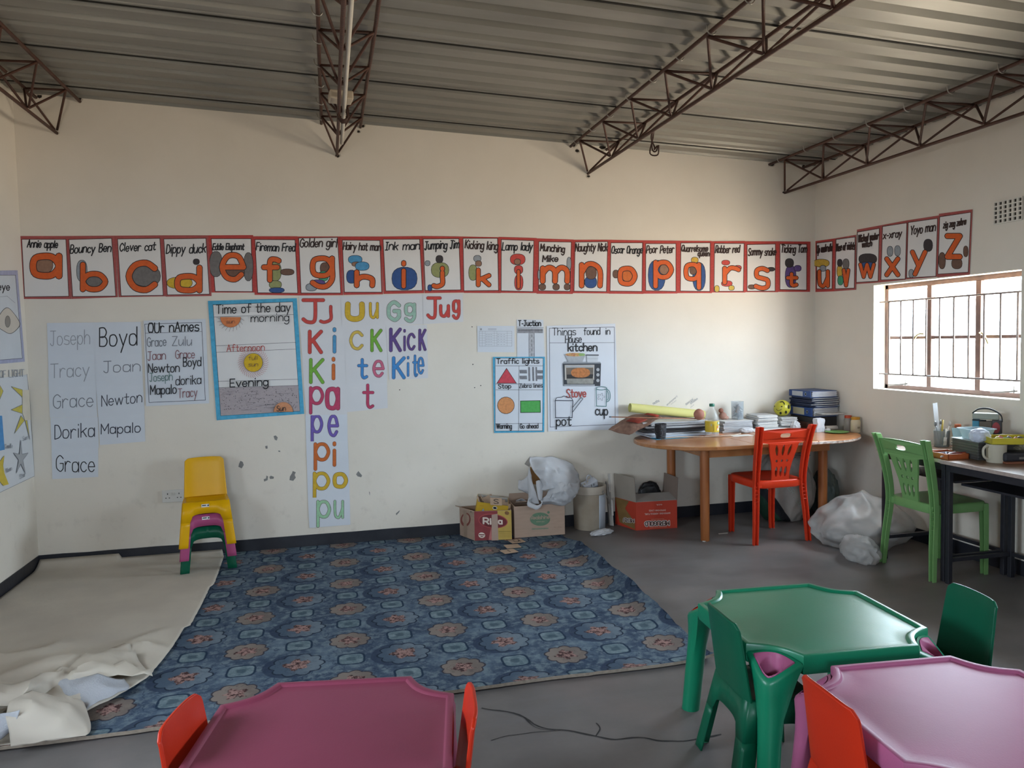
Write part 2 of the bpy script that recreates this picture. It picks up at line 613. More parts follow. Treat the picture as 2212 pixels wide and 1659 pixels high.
# painted skirting bands
HB = 0.09
def skirting(name, p0, p1, nrm):
    b = MB()
    p0, p1, nrm = Vector(p0), Vector(p1), Vector(nrm)
    L = 40
    low = [p0.lerp(p1, i / L) + nrm * 0.006 for i in range(L + 1)]
    b.grid([low, [p + Vector((0, 0, HB + 0.004 * noise.noise(p * 5))) for p in low], [p - nrm * 0.006 + Vector((0, 0, HB + 0.004 * noise.noise(p * 5))) for p in low]])
    return structure(b.build(name, M_SKIRT))
skirting('baseboard_far', (0, 0, 0), (W, 0, 0), (0, -1, 0))
skirting('baseboard_left', (0, 0, 0), (0, ROOM_Y, 0), (1, 0, 0))
skirting('baseboard_right', (W, 0, 0), (W, ROOM_Y, 0), (-1, 0, 0))

# windows: steel frame, two mullions, one transom, welded burglar bars, glass
M_STEEL = mat('6a5650', 0.5, 0.12, 20, h2='7a6258')
M_BAR = mat('6e6462', 0.5, 0.12, 20)
def glass_mat():
    m = bpy.data.materials.new('window_glass')
    m.use_nodes = True
    nt = m.node_tree
    nt.nodes.clear()
    t = nt.nodes.new('ShaderNodeBsdfTransparent'); g = nt.nodes.new('ShaderNodeBsdfGlossy')
    t.inputs[0].default_value = (0.96, 0.97, 0.96, 1)
    g.inputs['Roughness'].default_value = 0.02
    x = nt.nodes.new('ShaderNodeMixShader'); x.inputs[0].default_value = 0.06
    o = nt.nodes.new('ShaderNodeOutputMaterial')
    nt.links.new(t.outputs[0], x.inputs[1]); nt.links.new(g.outputs[0], x.inputs[2]); nt.links.new(x.outputs[0], o.inputs[0])
    return m
M_GLASS = glass_mat()
def window(name, x, sgn, y0, y1, z0, z1, full):
    root = bpy.data.objects.new(name, None)
    COL.objects.link(root)
    root['kind'] = 'structure'
    root.location = (x, (y0 + y1) / 2, z0)
    Mi = Matrix.Translation(-root.location)
    xf = x + sgn * 0.115
    f = MB()
    t = 0.032
    cy_, cz = (y0 + y1) / 2, (z0 + z1) / 2
    for yy in (y0 + t / 2, y1 - t / 2): f.box((xf, yy, cz), (0.03, t, z1 - z0))
    for zz in (z0 + t / 2, z1 - t / 2): f.box((xf, cy_, zz), (0.03, y1 - y0, t))
    f.xform(Mi); f.build('window_frame', M_STEEL, root, bevel=0.003)
    L = y1 - y0
    for k in (1, 2):
        f = MB()
        yy = y1 - L * (0.345 if k == 1 else 0.675)
        f.box((xf, yy, cz), (0.034, 0.042, z1 - z0 - 2 * t))
        f.xform(Mi); f.build('mullion', M_STEEL, root, bevel=0.003)
    f = MB(); f.box((xf, cy_, z0 + (z1 - z0) * 0.49), (0.026, L - 2 * t, 0.022))
    f.xform(Mi); f.build('transom', M_STEEL, root, bevel=0.002)
    f = MB()
    f.box((xf + sgn * 0.004, cy_, cz), (0.004, L - 2 * t, z1 - z0 - 2 * t))
    f.xform(Mi); f.build('glass_pane', M_GLASS, root)
    xb = x + sgn * 0.055
    for zz in (z0 + 0.11, z1 - 0.125):
        f = MB(); f.tube([(xb, y0 - .0, zz), (xb, y1 + .0, zz)], 0.0065)
        f.xform(Mi); f.build('burglar_bar', M_BAR, root, smooth=True)
    nb = 10
    for k in range(nb):
        yy = y1 - 0.095 - (L - 0.19) * k / (nb - 1) * 1.02
        f = MB(); f.tube([(xb, yy, z0 + 0.11), (xb, yy, z1 - 0.125)], 0.0065)
        f.xform(Mi); f.build('burglar_bar', M_BAR, root, smooth=True)
    if full:
        for yy, d in ((y1 - L * .345 + .03, 1), (y1 - L * .675 - .03, -1)):
            f = MB()
            f.tube(crom([(xf - sgn * 0.03, yy, z0 + .40), (xf - sgn * .045, yy + d * .03, z0 + .40), (xf - sgn * .05, yy + d * .06, z0 + .375), (xf - sgn * .05, yy + d * .085, z0 + .33)]), 0.006, 6)
            f.xform(Mi); f.build('window_handle', mat('b8a878', 0.35, metal=0.7), root, smooth=True)
        for ya in (y1 - 0.07, y0 + 0.28):
            f = MB()
            f.box((xf - sgn * .03, ya - .09, z0 + .035), (0.012, 0.2, 0.012), ry=0, rx=radians(-6))
            f.tube([(xf - sgn * .03, ya - .16, z0 + .03), (xf - sgn * .03, ya - .16, z0 + .075)], 0.005, 6)
            f.xform(Mi); f.build('casement_stay', mat('8c8884', 0.4, metal=0.6), root)
    return root
window('window_1', W, 1, *WIN_R[0], True)
window('window_2', W, 1, *WIN_R[1], False)
window('window_3', 0, -1, *WIN_L[0], False)
b = MB()
for x in (nx0 + .015, nx1 - .015): b.box((x, ROOM_Y, (nz0 + nz1) / 2), (.03, .03, nz1 - nz0))
for z in (nz0 + .015, nz1 - .015): b.box(((nx0 + nx1) / 2, ROOM_Y, z), (nx1 - nx0, .03, .03))
structure(b.build('fill_opening', M_STEEL))  # frame of the added fill opening, never in view
# ================================================================== hand-lettered sheets on the walls
# single-stroke hand: two base-36 digits per point (x, y); baseline y=6, x-height 16, capital 22; '~' = curved stroke
GL = {
 'a': (10, '~ab8f5g1f0b175687ab|aga6'), 'b': (10, '0m06|0b~0b2f5g8fab8756270b'), 'c': (9, '~9e6g2f0b276698'), 'd': (10, '~ab8f5g1f0b175687ab|ama6'),
 'e': (10, '0bab|~ab8f5g2f0b276698'), 'f': (9, '~al8m5m4j4c46', '0g9g'), 'g': (10, '~ab8f5g1f0b175687ab|~agaba4703002'),
 'h': (10, '0m06|~0c3g7gada6'), 'i': (2, '1g16|1k1l'), 'j': (5, '~5g5b53200 1'.replace(' ', '') + '|5k5l'), '!': (5, '~5g5b532001'), 'k': (9, '0m06|9g0b|3d96'), 'l': (2, '1m16'),
 'm': (16, '0g06|~0c3g6g8d86|~8cbgegg dg6'.replace(' ', '')), 'n': (10, '0g06|~0c3g7gada6'), 'o': (10, '~ab8f5g1f0b175687ab'), 'p': (10, '0g00|~ab8f5g2f0b275687ab'),
 'q': (10, '~ab8f5g1f0b175687ab|aga0'), 'r': (8, '0g06|~0c3g6g8f'), 's': (9, '~9f5g1f1c5b9a956 07'.replace(' ', '').replace('95607', '9756') + '07'), 't': (9, '~4l4d486697|0g9g'),
 'u': (10, '~0g0b1756 89ac'.replace(' ', '') + '|aga6'), 'v': (10, '0g56|56ag'), 'w': (16, '0g46|468g|8gc6|c6gg'), 'x': (10, '0ga6|ag06'), 'y': (10, '0g56|ag20'), 'z': (10, '0gag|ag06|06a6'),
 'A': (12, '066m|6mc6|2cac'), 'B': (10, '0m06|~0m6m9i6e0e|~0e7eaa760 6'.replace(' ', '')), 'C': (11, '~bi6m1i0e1a66ba'), 'D': (10, '0m06|~0m6laeaa6706'), 'E': (10, '0m06|0mam|0e8e|06a6'),
 'F': (10, '0m06|0mam|0e8e'), 'G': (11, '~bj6m1j0e19669 7b9'.replace(' ', '') + '|bebd|b9be|be6e'), 'H': (11, '0m06|bmb6|0ebe'), 'I': (6, '3m36|0m6m|0666'), 'J': (10, '0mam|~6m6a562608'),
 'K': (10, '0m06|am0d|3fa6'), 'L': (9, '0m06|0696'), 'M': (13, '060m|0m6b|6bdm|dmd6'), 'N': (11, '060m|0mb6|b6bm'), 'O': (12, '~ceal6m2l0e2767 a7ce'.replace(' ', '')), 'P': (10, '0m06|~0m7mai7d0d'),
 'Q': (12, '~ceal6m2l0e2767a7ce|8ac6'), 'R': (10, '0m06|~0m7mai7d0d|5da6'), 'S': (10, '~ak6m1k1g5ea9 86 16 08'.replace(' ', '').replace('861608', '8626') + '08'), 'T': (12, '0mcm|6m66'), 'U': (11, '~0m0a3686bab m'.replace(' ', '')),
 'V': (12, '0m66|66cm'), 'W': (18, '0m56|569m|9md6|d6im'), 'X': (11, '0mb6|bm06'), 'Y': (12, '0m6d|cm6d|6d66'), 'Z': (11, '0mbm|bm06|06b6'), '-': (8, '1c7c'), '*': (8, '0g86|8g06'), '.': (2, '1617'), ',': (2, '1704'), "'": (2, '1m1j'),
 '1': (4, '0j3m|3m36'), '2': (10, '~0i5ma i a f06'.replace(' ', '') + '|06a6'), '5': (10, '9m1m|1m0e|~0e6faa560 7'.replace(' ', '')), '6': (10, '~9m3h0b567 6ab5e0b'.replace(' ', '')), '0': (11, '~be9l5m1l0e175697be'),
}
def glyph(ch):
    g = GL.get(ch)
    if g is None:
        return None
    w, s = g[0], '|'.join(g[1:])
    out = []
    for st in s.split('|'):
        parts = st.split('~') if '~' in st[1:] and not st.startswith('~') else [st]
        sm = st.startswith('~')
        st = st.replace('~', '')
        if len(parts) == 2:
            st, sm = parts[1], True
        p = [(int(st[i], 36), int(st[i + 1], 36)) for i in range(0, len(st) - 1, 2)]
        p = [(x, y_) for x, y_ in p]
        if sm and len(p) > 2:
            cl = p[0] == p[-1]
            q = crom([(x, y_, 0) for x, y_ in (p[:-1] if cl else p)], 4, closed=cl)
            p = [(a.x, a.y) for a in q]
            if cl: p.append(p[0])
        out.append(p)
    return w, out

class Sheet:
    """things drawn on one sheet of paper that hangs on a wall; coordinates are photo pixels (through a zoom transform), mapped to the wall plane"""
    def __init__(s, plane, off=0.002, tr=(0, 0, 1)):
        s.mb = MB(); s.plane = plane; s.off = off; s.k = 0; s.tr = tr
        s.rev = False
    def pt(s, p, o): 
        return s.plane(s.tr[0] + p[0] / s.tr[2], s.tr[1] + p[1] / s.tr[2], o)
    def lay(s):
        s.k += 1
        return s.off + 0.0012 + 0.00006 * s.k
    def base(s, quad, m, bow=0.0):
        """paper with a real thickness, very slightly bowed"""
        a, b_, c, d = quad
        n = 6
        rows, back = [], []
        for j in range(n + 1):
            t = j / n
            r, q = [], []
            for i in range(n + 1):
                u_ = i / n
                x = (a[0] * (1 - u_) + b_[0] * u_) * (1 - t) + (d[0] * (1 - u_) + c[0] * u_) * t
                y_ = (a[1] * (1 - u_) + b_[1] * u_) * (1 - t) + (d[1] * (1 - u_) + c[1] * u_) * t
                r.append(s.pt((x, y_), s.off + 0.001)); q.append(s.pt((x, y_), s.off))
            rows.append(r); back.append(q)
        s.mb.grid(rows, m)
        edge = rows[0] + [r[-1] for r in rows[1:]] + rows[-1][-2::-1] + [r[0] for r in rows[-2:0:-1]]
        eb = back[0] + [r[-1] for r in back[1:]] + back[-1][-2::-1] + [r[0] for r in back[-2:0:-1]]
        s.mb.grid([edge, eb], m, closed_u=True)
    def poly(s, pts, m):
        o = s.lay()
        s.mb.face([s.pt(p, o) for p in pts], m)
    def fan(s, pts, m):
        o = s.lay()
        cx_ = sum(p[0] for p in pts) / len(pts); cy_ = sum(p[1] for p in pts) / len(pts)
        c = s.pt((cx_, cy_), o)
        q = [s.pt(p, o) for p in pts]
        for i in range(len(q)):
            s.mb.face([c, q[i], q[(i + 1) % len(q)]], m)
    def stroke(s, pts, w, m):
        o = s.lay()
        P = [Vector((p[0], p[1])) for p in pts]
        Q = [P[0]]
        for p in P[1:]:
            if (p - Q[-1]).length > 1e-4: Q.append(p)
        if len(Q) < 2:
            Q.append(Q[0] + Vector((w * .3, 0)))
        closed = len(Q) > 3 and (Q[0] - Q[-1]).length < w * 0.3
        h = w / 2
        Lf, Rt = [], []
        n = len(Q)
        if not closed:   # rounded ends
            t0 = (Q[0] - Q[1]).normalized(); t1 = (Q[-1] - Q[-2]).normalized()
            n0 = Vector((-t0.y, t0.x)); n1 = Vector((-t1.y, t1.x))
            for k in (0.0, 0.5, 0.85):
                a = math.acos(max(-1, min(1, k)))
                c = Q[0] + t0 * h * (math.sin(pi / 2 - math.acos(1 - k) if False else pi / 2 * (1 - k)))
                e = h * cos(pi / 2 * (1 - k))
                Lf.append(c - n0 * e); Rt.append(c + n0 * e)
        for i in range(n):
            if closed:
                a, c = Q[(i - 1) % (n - 1)], Q[(i + 1) % (n - 1)]
            else:
                a, c = Q[max(i - 1, 0)], Q[min(i + 1, n - 1)]
            d1 = (Q[i] - a); d2 = (c - Q[i])
            d1 = d1.normalized() if d1.length > 1e-6 else d2.normalized()
            d2 = d2.normalized() if d2.length > 1e-6 else d1
            t = (d1 + d2)
            if t.length < 1e-3: t = d1
            t.normalize()
            nn = Vector((-t.y, t.x))
            k = 1 / max(0.55, nn.dot(Vector((-d1.y, d1.x))))
            Lf.append(Q[i] + nn * h * k); Rt.append(Q[i] - nn * h * k)
        if not closed:
            for k in (0.85, 0.5, 0.0):
                c = Q[-1] + t1 * h * sin(pi / 2 * (1 - k))
                e = h * cos(pi / 2 * (1 - k))
                Lf.append(c + n1 * e); Rt.append(c - n1 * e)
        s.mb.grid([[s.pt(p, o) for p in Lf], [s.pt(p, o) for p in Rt]], m)
    def text(s, t, p0, p1, cap, m, w, slant=0.0, jit=0.0, up=None):
        """write t from p0 to p1 along the baseline, capital height cap"""
        p0, p1 = Vector(p0), Vector(p1)
        d = p1 - p0
        gl = [glyph(c) for c in t]
        gap = 3.2
        tot = sum((g[0] if g else 7) + gap for g in gl) - gap
        ax = d / tot
        upv = Vector(up) if up else Vector((0, -1))
        if d.x < 0 and not up: upv = Vector((0, 1))
        x = 0
        for g in gl:
            if g:
                dy = rnd.uniform(-jit, jit)
                for st in g[1]:
                    s.stroke([p0 + ax * (x + q[0]) + upv * ((q[1] - 6 + dy) / 16 * cap) + d.normalized() * slant * (q[1] - 6) / 16 * cap for q in st], w, m)
            x += (g[0] if g else 7) + gap
    def big(s, ch, bb, w, fill, line, lw):
        """one fat coloured letter with a drawn outline inside the box bb"""
        g = glyph(ch)
        xs = [q[0] for st in g[1] for q in st]; ys = [q[1] for st in g[1] for q in st]
        x0, x1, y0, y1 = min(xs), max(xs), min(ys), max(ys)
        a0, b0, a1, b1 = bb
        h = w / 2 + lw
        def mp(q):
            fx = 0.5 if x1 == x0 else (q[0] - x0) / (x1 - x0)
            fy = 0.5 if y1 == y0 else (q[1] - y0) / (y1 - y0)
            return (a0 + h + fx * (a1 - a0 - 2 * h), b1 - h - fy * (b1 - b0 - 2 * h))
        S_ = [[mp(q) for q in st] for st in g[1]]
        if line:
            for st in S_: s.stroke(st, w + 2 * lw, line)
        for st in S_: s.stroke(st, w, fill)
    def blob(s, x0, y0, x1, y1, m, line=None, lw=4, p=2.4):
        e = ell((x0 + x1) / 2, (y0 + y1) / 2, (x1 - x0) / 2, (y1 - y0) / 2, 18, p)
        if line: s.fan(ell((x0 + x1) / 2, (y0 + y1) / 2, (x1 - x0) / 2 + lw, (y1 - y0) / 2 + lw, 18, p), line)
        s.fan(e, m)
    def outline(s, pts, w, m):
        for a, c in zip(pts, pts[1:] + pts[:1]): s.stroke([a, c], w, m)
    def done(s, name, label, cat, group=None):
        c = Vector((0, 0, 0))
        for p in s.mb.v[:4]: c += Vector(p) / 4
        xs = [p[0] for p in s.mb.v]; ys = [p[1] for p in s.mb.v]; zs = [p[2] for p in s.mb.v]
        o0 = Vector(((min(xs) + max(xs)) / 2, (min(ys) + max(ys)) / 2, min(zs)))
        s.mb.xform(Matrix.Translation(-o0))
        ob = s.mb.build(name)
        ob.location = o0
        return tag(ob, label, cat, group)

PAPER = mat('d9d6d4', 0.7, 0.03, 5)
PAPER_B = mat('cfd3da', 0.7, 0.03, 5)
RED_P = mat('b0403c', 0.7, 0.14, 30, stretch=(1, 1, 3))
RED_P2 = mat('a2504e', 0.7, 0.12, 30, stretch=(1, 1, 3))
INK = mat('17151a', 0.6, 0)
INK_B = mat('2e1a17', 0.6, 0)
ORANGE = mat('cf5a20', 0.65, 0.10, 40)
PEN = {k: mat(v, 0.7, 0.12, 45) for k, v in dict(red='c0453f', pink='c0627c', rose='b53e60', yellow='c9a62e', sage='96b7a6', blue='4b90bb', blue2='3f83c0', green='6ea53a', mint='98c39c',
     purple='5b4580', violet='6d5aa8', orange='c4662c', ochre='c9ad4e', olive='8f9260', grey='6f6a68', brown='6b4f42', dark='3a3436', skin='8d6a56', navy='2f4f86', gold='c4a03c', steel='8f959b', teal='3f9a73', sky='49a0c4').items()}
CY_LINE = mat('5a3a3a', 0.7, 0)

# ---- the alphabet row: outer corners, inner corners, captions, letter; zoom transforms first
Z1, Z2, Z3, Z4 = (0, 480, 3.95), (540, 480, 3.95), (1000, 480, 3.95), (1440, 420, 2.8653)
Z5, Z6, Z7 = (0, 860, 3.95), (560, 860, 3.95), (960, 820, 3.95)
ALPHA = [
 ('a', Z1, [(165,118),(580,118),(608,655),(200,655)], [(188,148),(560,148),(585,630),(213,635)], [('Annie apple',(232,212),(490,218),62)], (250,258,535,490), 52, [('skin',300,300,450,432)]),
 ('b', Z1, [(580,118),(980,115),(1005,640),(610,655)], [(590,150),(950,140),(985,628),(622,632)], [('Bouncy Ben',(598,262),(945,252),70)], (680,335,925,600), 42, [('steel',655,325,742,505),('grey',735,420,890,550)]),
 ('c', Z1, [(980,115),(1388,112),(1415,632),(1012,640)], [(1005,145),(1362,140),(1390,622),(1035,626)], [('Clever cat',(1020,248),(1325,238),68)], (1070,318,1350,607), 48, [('grey',1130,375,1368,545)]),
 ('d', Z1, [(1388,112),(1776,112),(1805,630),(1415,635)], [(1400,145),(1755,140),(1785,612),(1430,618)], [('Dippy duck',(1418,265),(1752,258),75)], (1485,360,1730,610), 44, [('yellow',1425,470,1640,565),('dark',1650,315,1700,360)]),
 ('e', Z1, [(1776,112),(2160,110),(2180,600),(1805,600)], [(1805,143),(2140,143),(2152,590),(1838,588)], [('Eddie Elephant',(1815,235),(2080,235),52)], (1868,253,2105,515), 42, [('grey',1790,250,1895,465),('grey',2080,260,2158,500),('brown',1905,372,2085,480)]),
 ('f', Z2, [(20,120),(405,120),(425,625),(40,620)], [(45,150),(382,153),(405,603),(68,600)], [('Fireman Fred',(52,240),(382,250),65)], (92,290,272,520), 40, [('olive',170,340,265,500),('olive',165,500,268,565),('navy',165,560,292,600),('brown',262,400,375,450)]),
 ('g', Z2, [(405,122),(765,122),(795,622),(425,625)], [(418,138),(745,132),(772,602),(438,602)], [('Golden girl',(425,212),(740,210),70)], (508,282,730,577), 40, [('brown',600,345,685,440),('teal',585,420,668,500),('purple',520,492,640,552),('steel',478,525,570,585)]),
 ('h', Z2, [(765,122),(1118,122),(1135,615),(800,620)], [(790,155),(1105,158),(1122,595),(808,595)], [('Hairy hat man',(795,235),(1112,240),62)], (885,400,1072,565), 40, [('blue',840,285,955,352),('skin',870,340,940,375),('navy',825,410,908,520),('blue',900,340,1015,410)]),
 ('i', Z2, [(1118,122),(1470,118),(1485,605),(1140,612)], [(1138,148),(1445,147),(1468,580),(1160,585)], [('Ink man',(1155,235),(1445,232),66)], (1285,322,1338,570), 34, [('navy',1212,385,1425,577)]),
 ('j', Z2, [(1470,118),(1810,122),(1825,600),(1490,605)], [(1480,145),(1780,143),(1797,575),(1498,580)], [('Jumping Jim',(1490,232),(1782,222),68)], (1545,370,1668,572), 34, [('olive',1548,345,1695,470),('dark',1588,285,1645,345),('steel',1495,330,1535,370),('navy',1518,535,1552,585)]),
 ('k', Z2, [(1810,122),(2125,128),(2140,605),(1825,603)], [(1820,140),(2110,140),(2118,580),(1828,583)], [('Kicking king',(1835,222),(2112,235),68)], (1926,385,2062,557), 32, [('olive',1868,365,1938,495),('steel',1910,285,1970,335),('skin',1925,330,1975,375)]),
 ('l', Z3, [(305,125),(630,135),(628,605),(305,603)], [(330,150),(603,160),(595,590),(328,583)], [('Lamp lady',(335,240),(590,240),66)], (456,400,492,572), 24, [('red',405,272,530,362),('skin',440,315,490,360),('red',440,370,510,440),('red',442,450,512,578)]),
 ('m', Z3, [(630,138),(945,148),(938,612),(628,610)], [(650,168),(922,172),(912,588),(648,582)], [('Munching',(660,245),(865,255),58),('Mike',(680,335),(810,335),52)], (655,362,918,530), 40, [('brown',650,528,705,577),('brown',768,528,822,577),('brown',865,528,912,577),('steel',888,300,922,405),('steel',640,410,660,485)]),
 ('n', Z3, [(945,150),(1250,150),(1245,608),(938,605)], [(960,172),(1233,168),(1222,590),(950,586)], [('Naughty Nick',(958,245),(1230,245),64)], (988,330,1198,567), 38, [('navy',1040,462,1140,560),('brown',1050,382,1138,485)]),
 ('o', Z3, [(1250,150),(1540,155),(1540,612),(1245,610)], [(1265,178),(1530,178),(1525,588),(1258,585)], [('Oscar Orange',(1268,265),(1530,265),60)], (1316,370,1492,550), 36, [('brown',1280,410,1330,475),('orange',1360,405,1455,505)]),
 ('p', Z3, [(1540,155),(1835,158),(1830,608),(1540,610)], [(1562,185),(1815,185),(1815,588),(1562,582)], [('Poor Peter',(1565,262),(1798,262),62)], (1620,318,1802,570), 36, [('navy',1582,325,1725,580),('skin',1680,362,1765,445)]),
 ('q', Z3, [(1835,158),(2120,160),(2125,605),(1830,605)], [(1862,180),(2108,178),(2105,588),(1858,585)], [('Quarrelsome',(1865,250),(2088,250),52),('queen',(2005,290),(2100,290),44)], (1880,338,2037,582), 34, [('navy',1962,345,2068,582),('gold',1950,300,2006,346),('brown',1935,365,1992,445)]),
 ('r', Z4, [(275,290),(485,288),(488,607),(275,607)], [(298,305),(478,305),(473,598),(295,598)], [('Robber red',(302,360),(450,360),44)], (343,438,462,562), 24, [('red',342,408,390,436),('red',340,535,405,568),('ochre',298,565,325,603),('ochre',385,565,418,592),('red',420,440,462,468)]),
 ('s', Z4, [(485,290),(690,290),(690,605),(488,605)], [(500,312),(672,308),(670,597),(500,597)], [('Sammy snake',(505,378),(676,375),44)], (535,442,645,597), 24, [('brown',505,560,550,585),('dark',625,452,668,474)]),
 ('t', Z4, [(690,290),(890,292),(888,603),(690,603)], [(703,308),(866,310),(865,590),(703,587)], [('Ticking Tom',(708,360),(866,360),46)], (735,478,818,578), 20, [('purple',735,440,800,575),('dark',735,398,785,450),('purple',790,440,832,475)]),
 ('u', Z4, [(921,289),(1042,272),(1037,600),(921,604)], [(930,303),(1025,292),(1022,583),(930,583)], [('Up umbrella',(928,362),(1022,350),44)], (930,462,1012,582), 20, [('gold',908,402,1006,448),('steel',950,440,985,475)]),
 ('v', Z4, [(1042,272),(1172,250),(1173,590),(1037,600)], [(1050,280),(1165,265),(1160,578),(1045,583)], [('Vase of violets',(1048,350),(1163,338),44)], (1083,455,1138,577), 18, [('gold',1055,440,1088,510),('teal',1060,505,1092,560),('dark',1058,402,1086,445),('grey',1092,400,1128,460)]),
 ('w', Z4, [(1178,218),(1330,190),(1318,545),(1172,555)], [(1182,235),(1315,212),(1307,535),(1175,543)], [('Wicked water',(1184,298),(1310,275),42),('witch',(1208,328),(1268,320),36)], (1185,420,1296,524), 18, [('dark',1190,368,1300,432),('navy',1200,420,1290,455)]),
 ('x', Z4, [(1330,190),(1490,160),(1480,528),(1318,545)], [(1338,200),(1485,178),(1475,522),(1328,528)], [('x-xray',(1340,275),(1452,262),44)], (1346,382,1448,514), 24, [('steel',1366,322,1400,382),('steel',1412,318,1446,380)]),
 ('y', Z4, [(1490,160),(1685,130),(1676,510),(1480,526)], [(1497,175),(1675,150),(1665,505),(1487,515)], [('Yoyo man',(1508,250),(1662,222),52)], (1505,340,1616,510), 24, [('dark',1592,278,1645,352),('steel',1500,465,1528,514)]),
 ('z', Z4, [(1685,120),(1893,92),(1875,495),(1676,513)], [(1692,140),(1882,112),(1865,480),(1680,492)], [('zig zag zebra',(1712,210),(1850,185),40)], (1718,238,1834,405), 30, [('brown',1685,360,1725,460),('brown',1765,395,1828,460),('brown',1838,320,1865,385)]),
]
for i, (ch, tr, outer, inner, caps, bb, w, blobs) in enumerate(ALPHA):
    right = i >= 20
    sh = Sheet(RW if right else BW, 0.0015 + 0.0016 * (i % 2), tr)
    k = tr[2] / 3.95
    sh.base(outer, RED_P2 if (i < 4 or i > 20) else RED_P)
    cx_ = sum(p[0] for p in inner) / 4; cy_ = sum(p[1] for p in inner) / 4
    grow = lambda p, g: (p[0] + g * (1 if p[0] > cx_ else -1), p[1] + g * (1 if p[1] > cy_ else -1))
    sh.poly([grow(p, 4.5 * k) for p in inner], INK_B)
    sh.poly([grow(p, -0.5) for p in inner], PAPER)
    for bl in blobs:
        sh.blob(*bl[1:], PEN[bl[0]], INK, 4 * k)
    sh.big(ch, bb, w, ORANGE, INK, 6 * k)
    cm = INK if i in (1, 3, 4, 5, 8, 9, 11, 14) or i < 4 else INK_B
    for t, p0, p1, cap in caps:
        sh.text(t, p0, p1, cap, cm, 10 * k, 0.12, 0.8)
    side = 'on the right wall' if right else 'on the far wall'
    first = {0: ', by the left corner', 25: ', above the window', 19: ', next to the corner', 20: ', next to the corner'}.get(i, '')
    sh.done('alphabet_poster', 'red bordered poster with orange letter %s %s%s' % (ch, side, first), 'poster', 'alphabet posters with red borders')

# ---- name cards
NAVY = mat('2d2f3c', 0.6, 0)
GREYI = mat('70737b', 0.6, 0)
FAINT = mat('8d9097', 0.6, 0)
dz = 1501
NC = [
 ('Joseph', [(400,860),(805,855),(812,1130),(410,1135)], (430,1050),(765,1040), 122, FAINT, 6, 'faint grey name, top of the outer column of name cards'),
 ('Boyd', [(805,855),(1200,850),(1210,1125),(812,1130)], (850,1062),(1168,1048), 155, INK, 10, 'bold black name, top of the inner column of name cards'),
 ('Tracy', [(410,1135),(812,1130),(820,1400),(415,1405)], (432,1330),(760,1310), 118, FAINT, 7, 'grey name, second from the top in the outer column of name cards'),
 ('Joan', [(812,1130),(1210,1125),(1220,1395),(820,1400)], (885,1285),(1195,1272), 95, GREYI, 7, 'grey name, second from the top in the inner column of name cards'),
 ('Grace', [(415,1405),(820,1400),(830,1660),(425,1665)], (455,1590),(795,1570), 118, GREYI, 7, 'grey name, third from the top in the outer column of name cards'),
 ('Newton', [(820,1400),(1220,1395),(1235,1636),(838,1660)], (868,1570),(1210,1535), 92, NAVY, 7, 'slim dark name, lower middle of the inner column of name cards'),
 ('Dorika', [(430,165+dz),(838,160+dz),(842,425+dz),(440,432+dz)], (468,352+dz),(806,325+dz), 118, NAVY, 8, 'dark name, fourth down the outer column of name cards'),
 ('Mapalo', [(840,158+dz),(1232,135+dz),(1240,370+dz),(852,400+dz)], (864,308+dz),(1198,290+dz), 84, NAVY, 8, 'slim dark name, bottom of the inner column of name cards'),
 ('Grace', [(440,432+dz),(838,425+dz),(838,672+dz),(446,692+dz)], (480,628+dz),(808,628+dz), 135, INK, 8, 'dark name, bottom of the outer column of name cards'),
]
for j, (t, q, p0, p1, cap, m, w, lab) in enumerate(NC):
    sh = Sheet(BW, 0.0012 + 0.0014 * (j % 2), Z1)
    sh.base(q, PAPER_B)
    sh.text(t, p0, p1, cap, m, w, 0.0, 0.4)
    sh.done('name_card', 'white card with ' + lab, 'card', 'handwritten name cards on the far wall')

MAROON = mat('7c474c', 0.6, 0)
TEALI = mat('55756f', 0.6, 0)
REDI = mat('a5382f', 0.6, 0)
# ---- list of names
sh = Sheet(BW, 0.003, Z1)
sh.base([(1225,840),(1755,825),(1785,1545),(1245,1570)], PAPER_B)
sh.outline([(1235,870),(1720,855),(1752,1518),(1272,1538)], 4, NAVY)
sh.stroke([(1240,947),(1722,932)], 3, NAVY)
for t, p0, p1, cap, m, w in [('OUr nAmes',(1265,943),(1695,925),82,INK,10), ('Grace',(1256,1062),(1418,1055),78,GREYI,7), ('Zulu',(1470,1055),(1635,1050),78,GREYI,6), ('Jaan',(1262,1178),(1412,1168),74,MAROON,6),
    ('Grace',(1498,1165),(1660,1158),72,MAROON,6), ('Newton',(1266,1284),(1530,1276),74,INK,8), ('Boyd',(1564,1230),(1715,1226),74,INK,8), ('Joseph',(1278,1360),(1470,1348),70,TEALI,6), ('dorika',(1500,1390),(1715,1378),76,INK,7),
    ('Mapalo',(1284,1470),(1505,1460),78,INK,8), ('Tracy',(1520,1500),(1682,1485),78,MAROON,6)]:
    sh.text(t, p0, p1, cap, m, w, 0.0, 0.4)
sh.done('names_poster', 'white poster listing handwritten names in several colours, beside the day chart', 'poster')

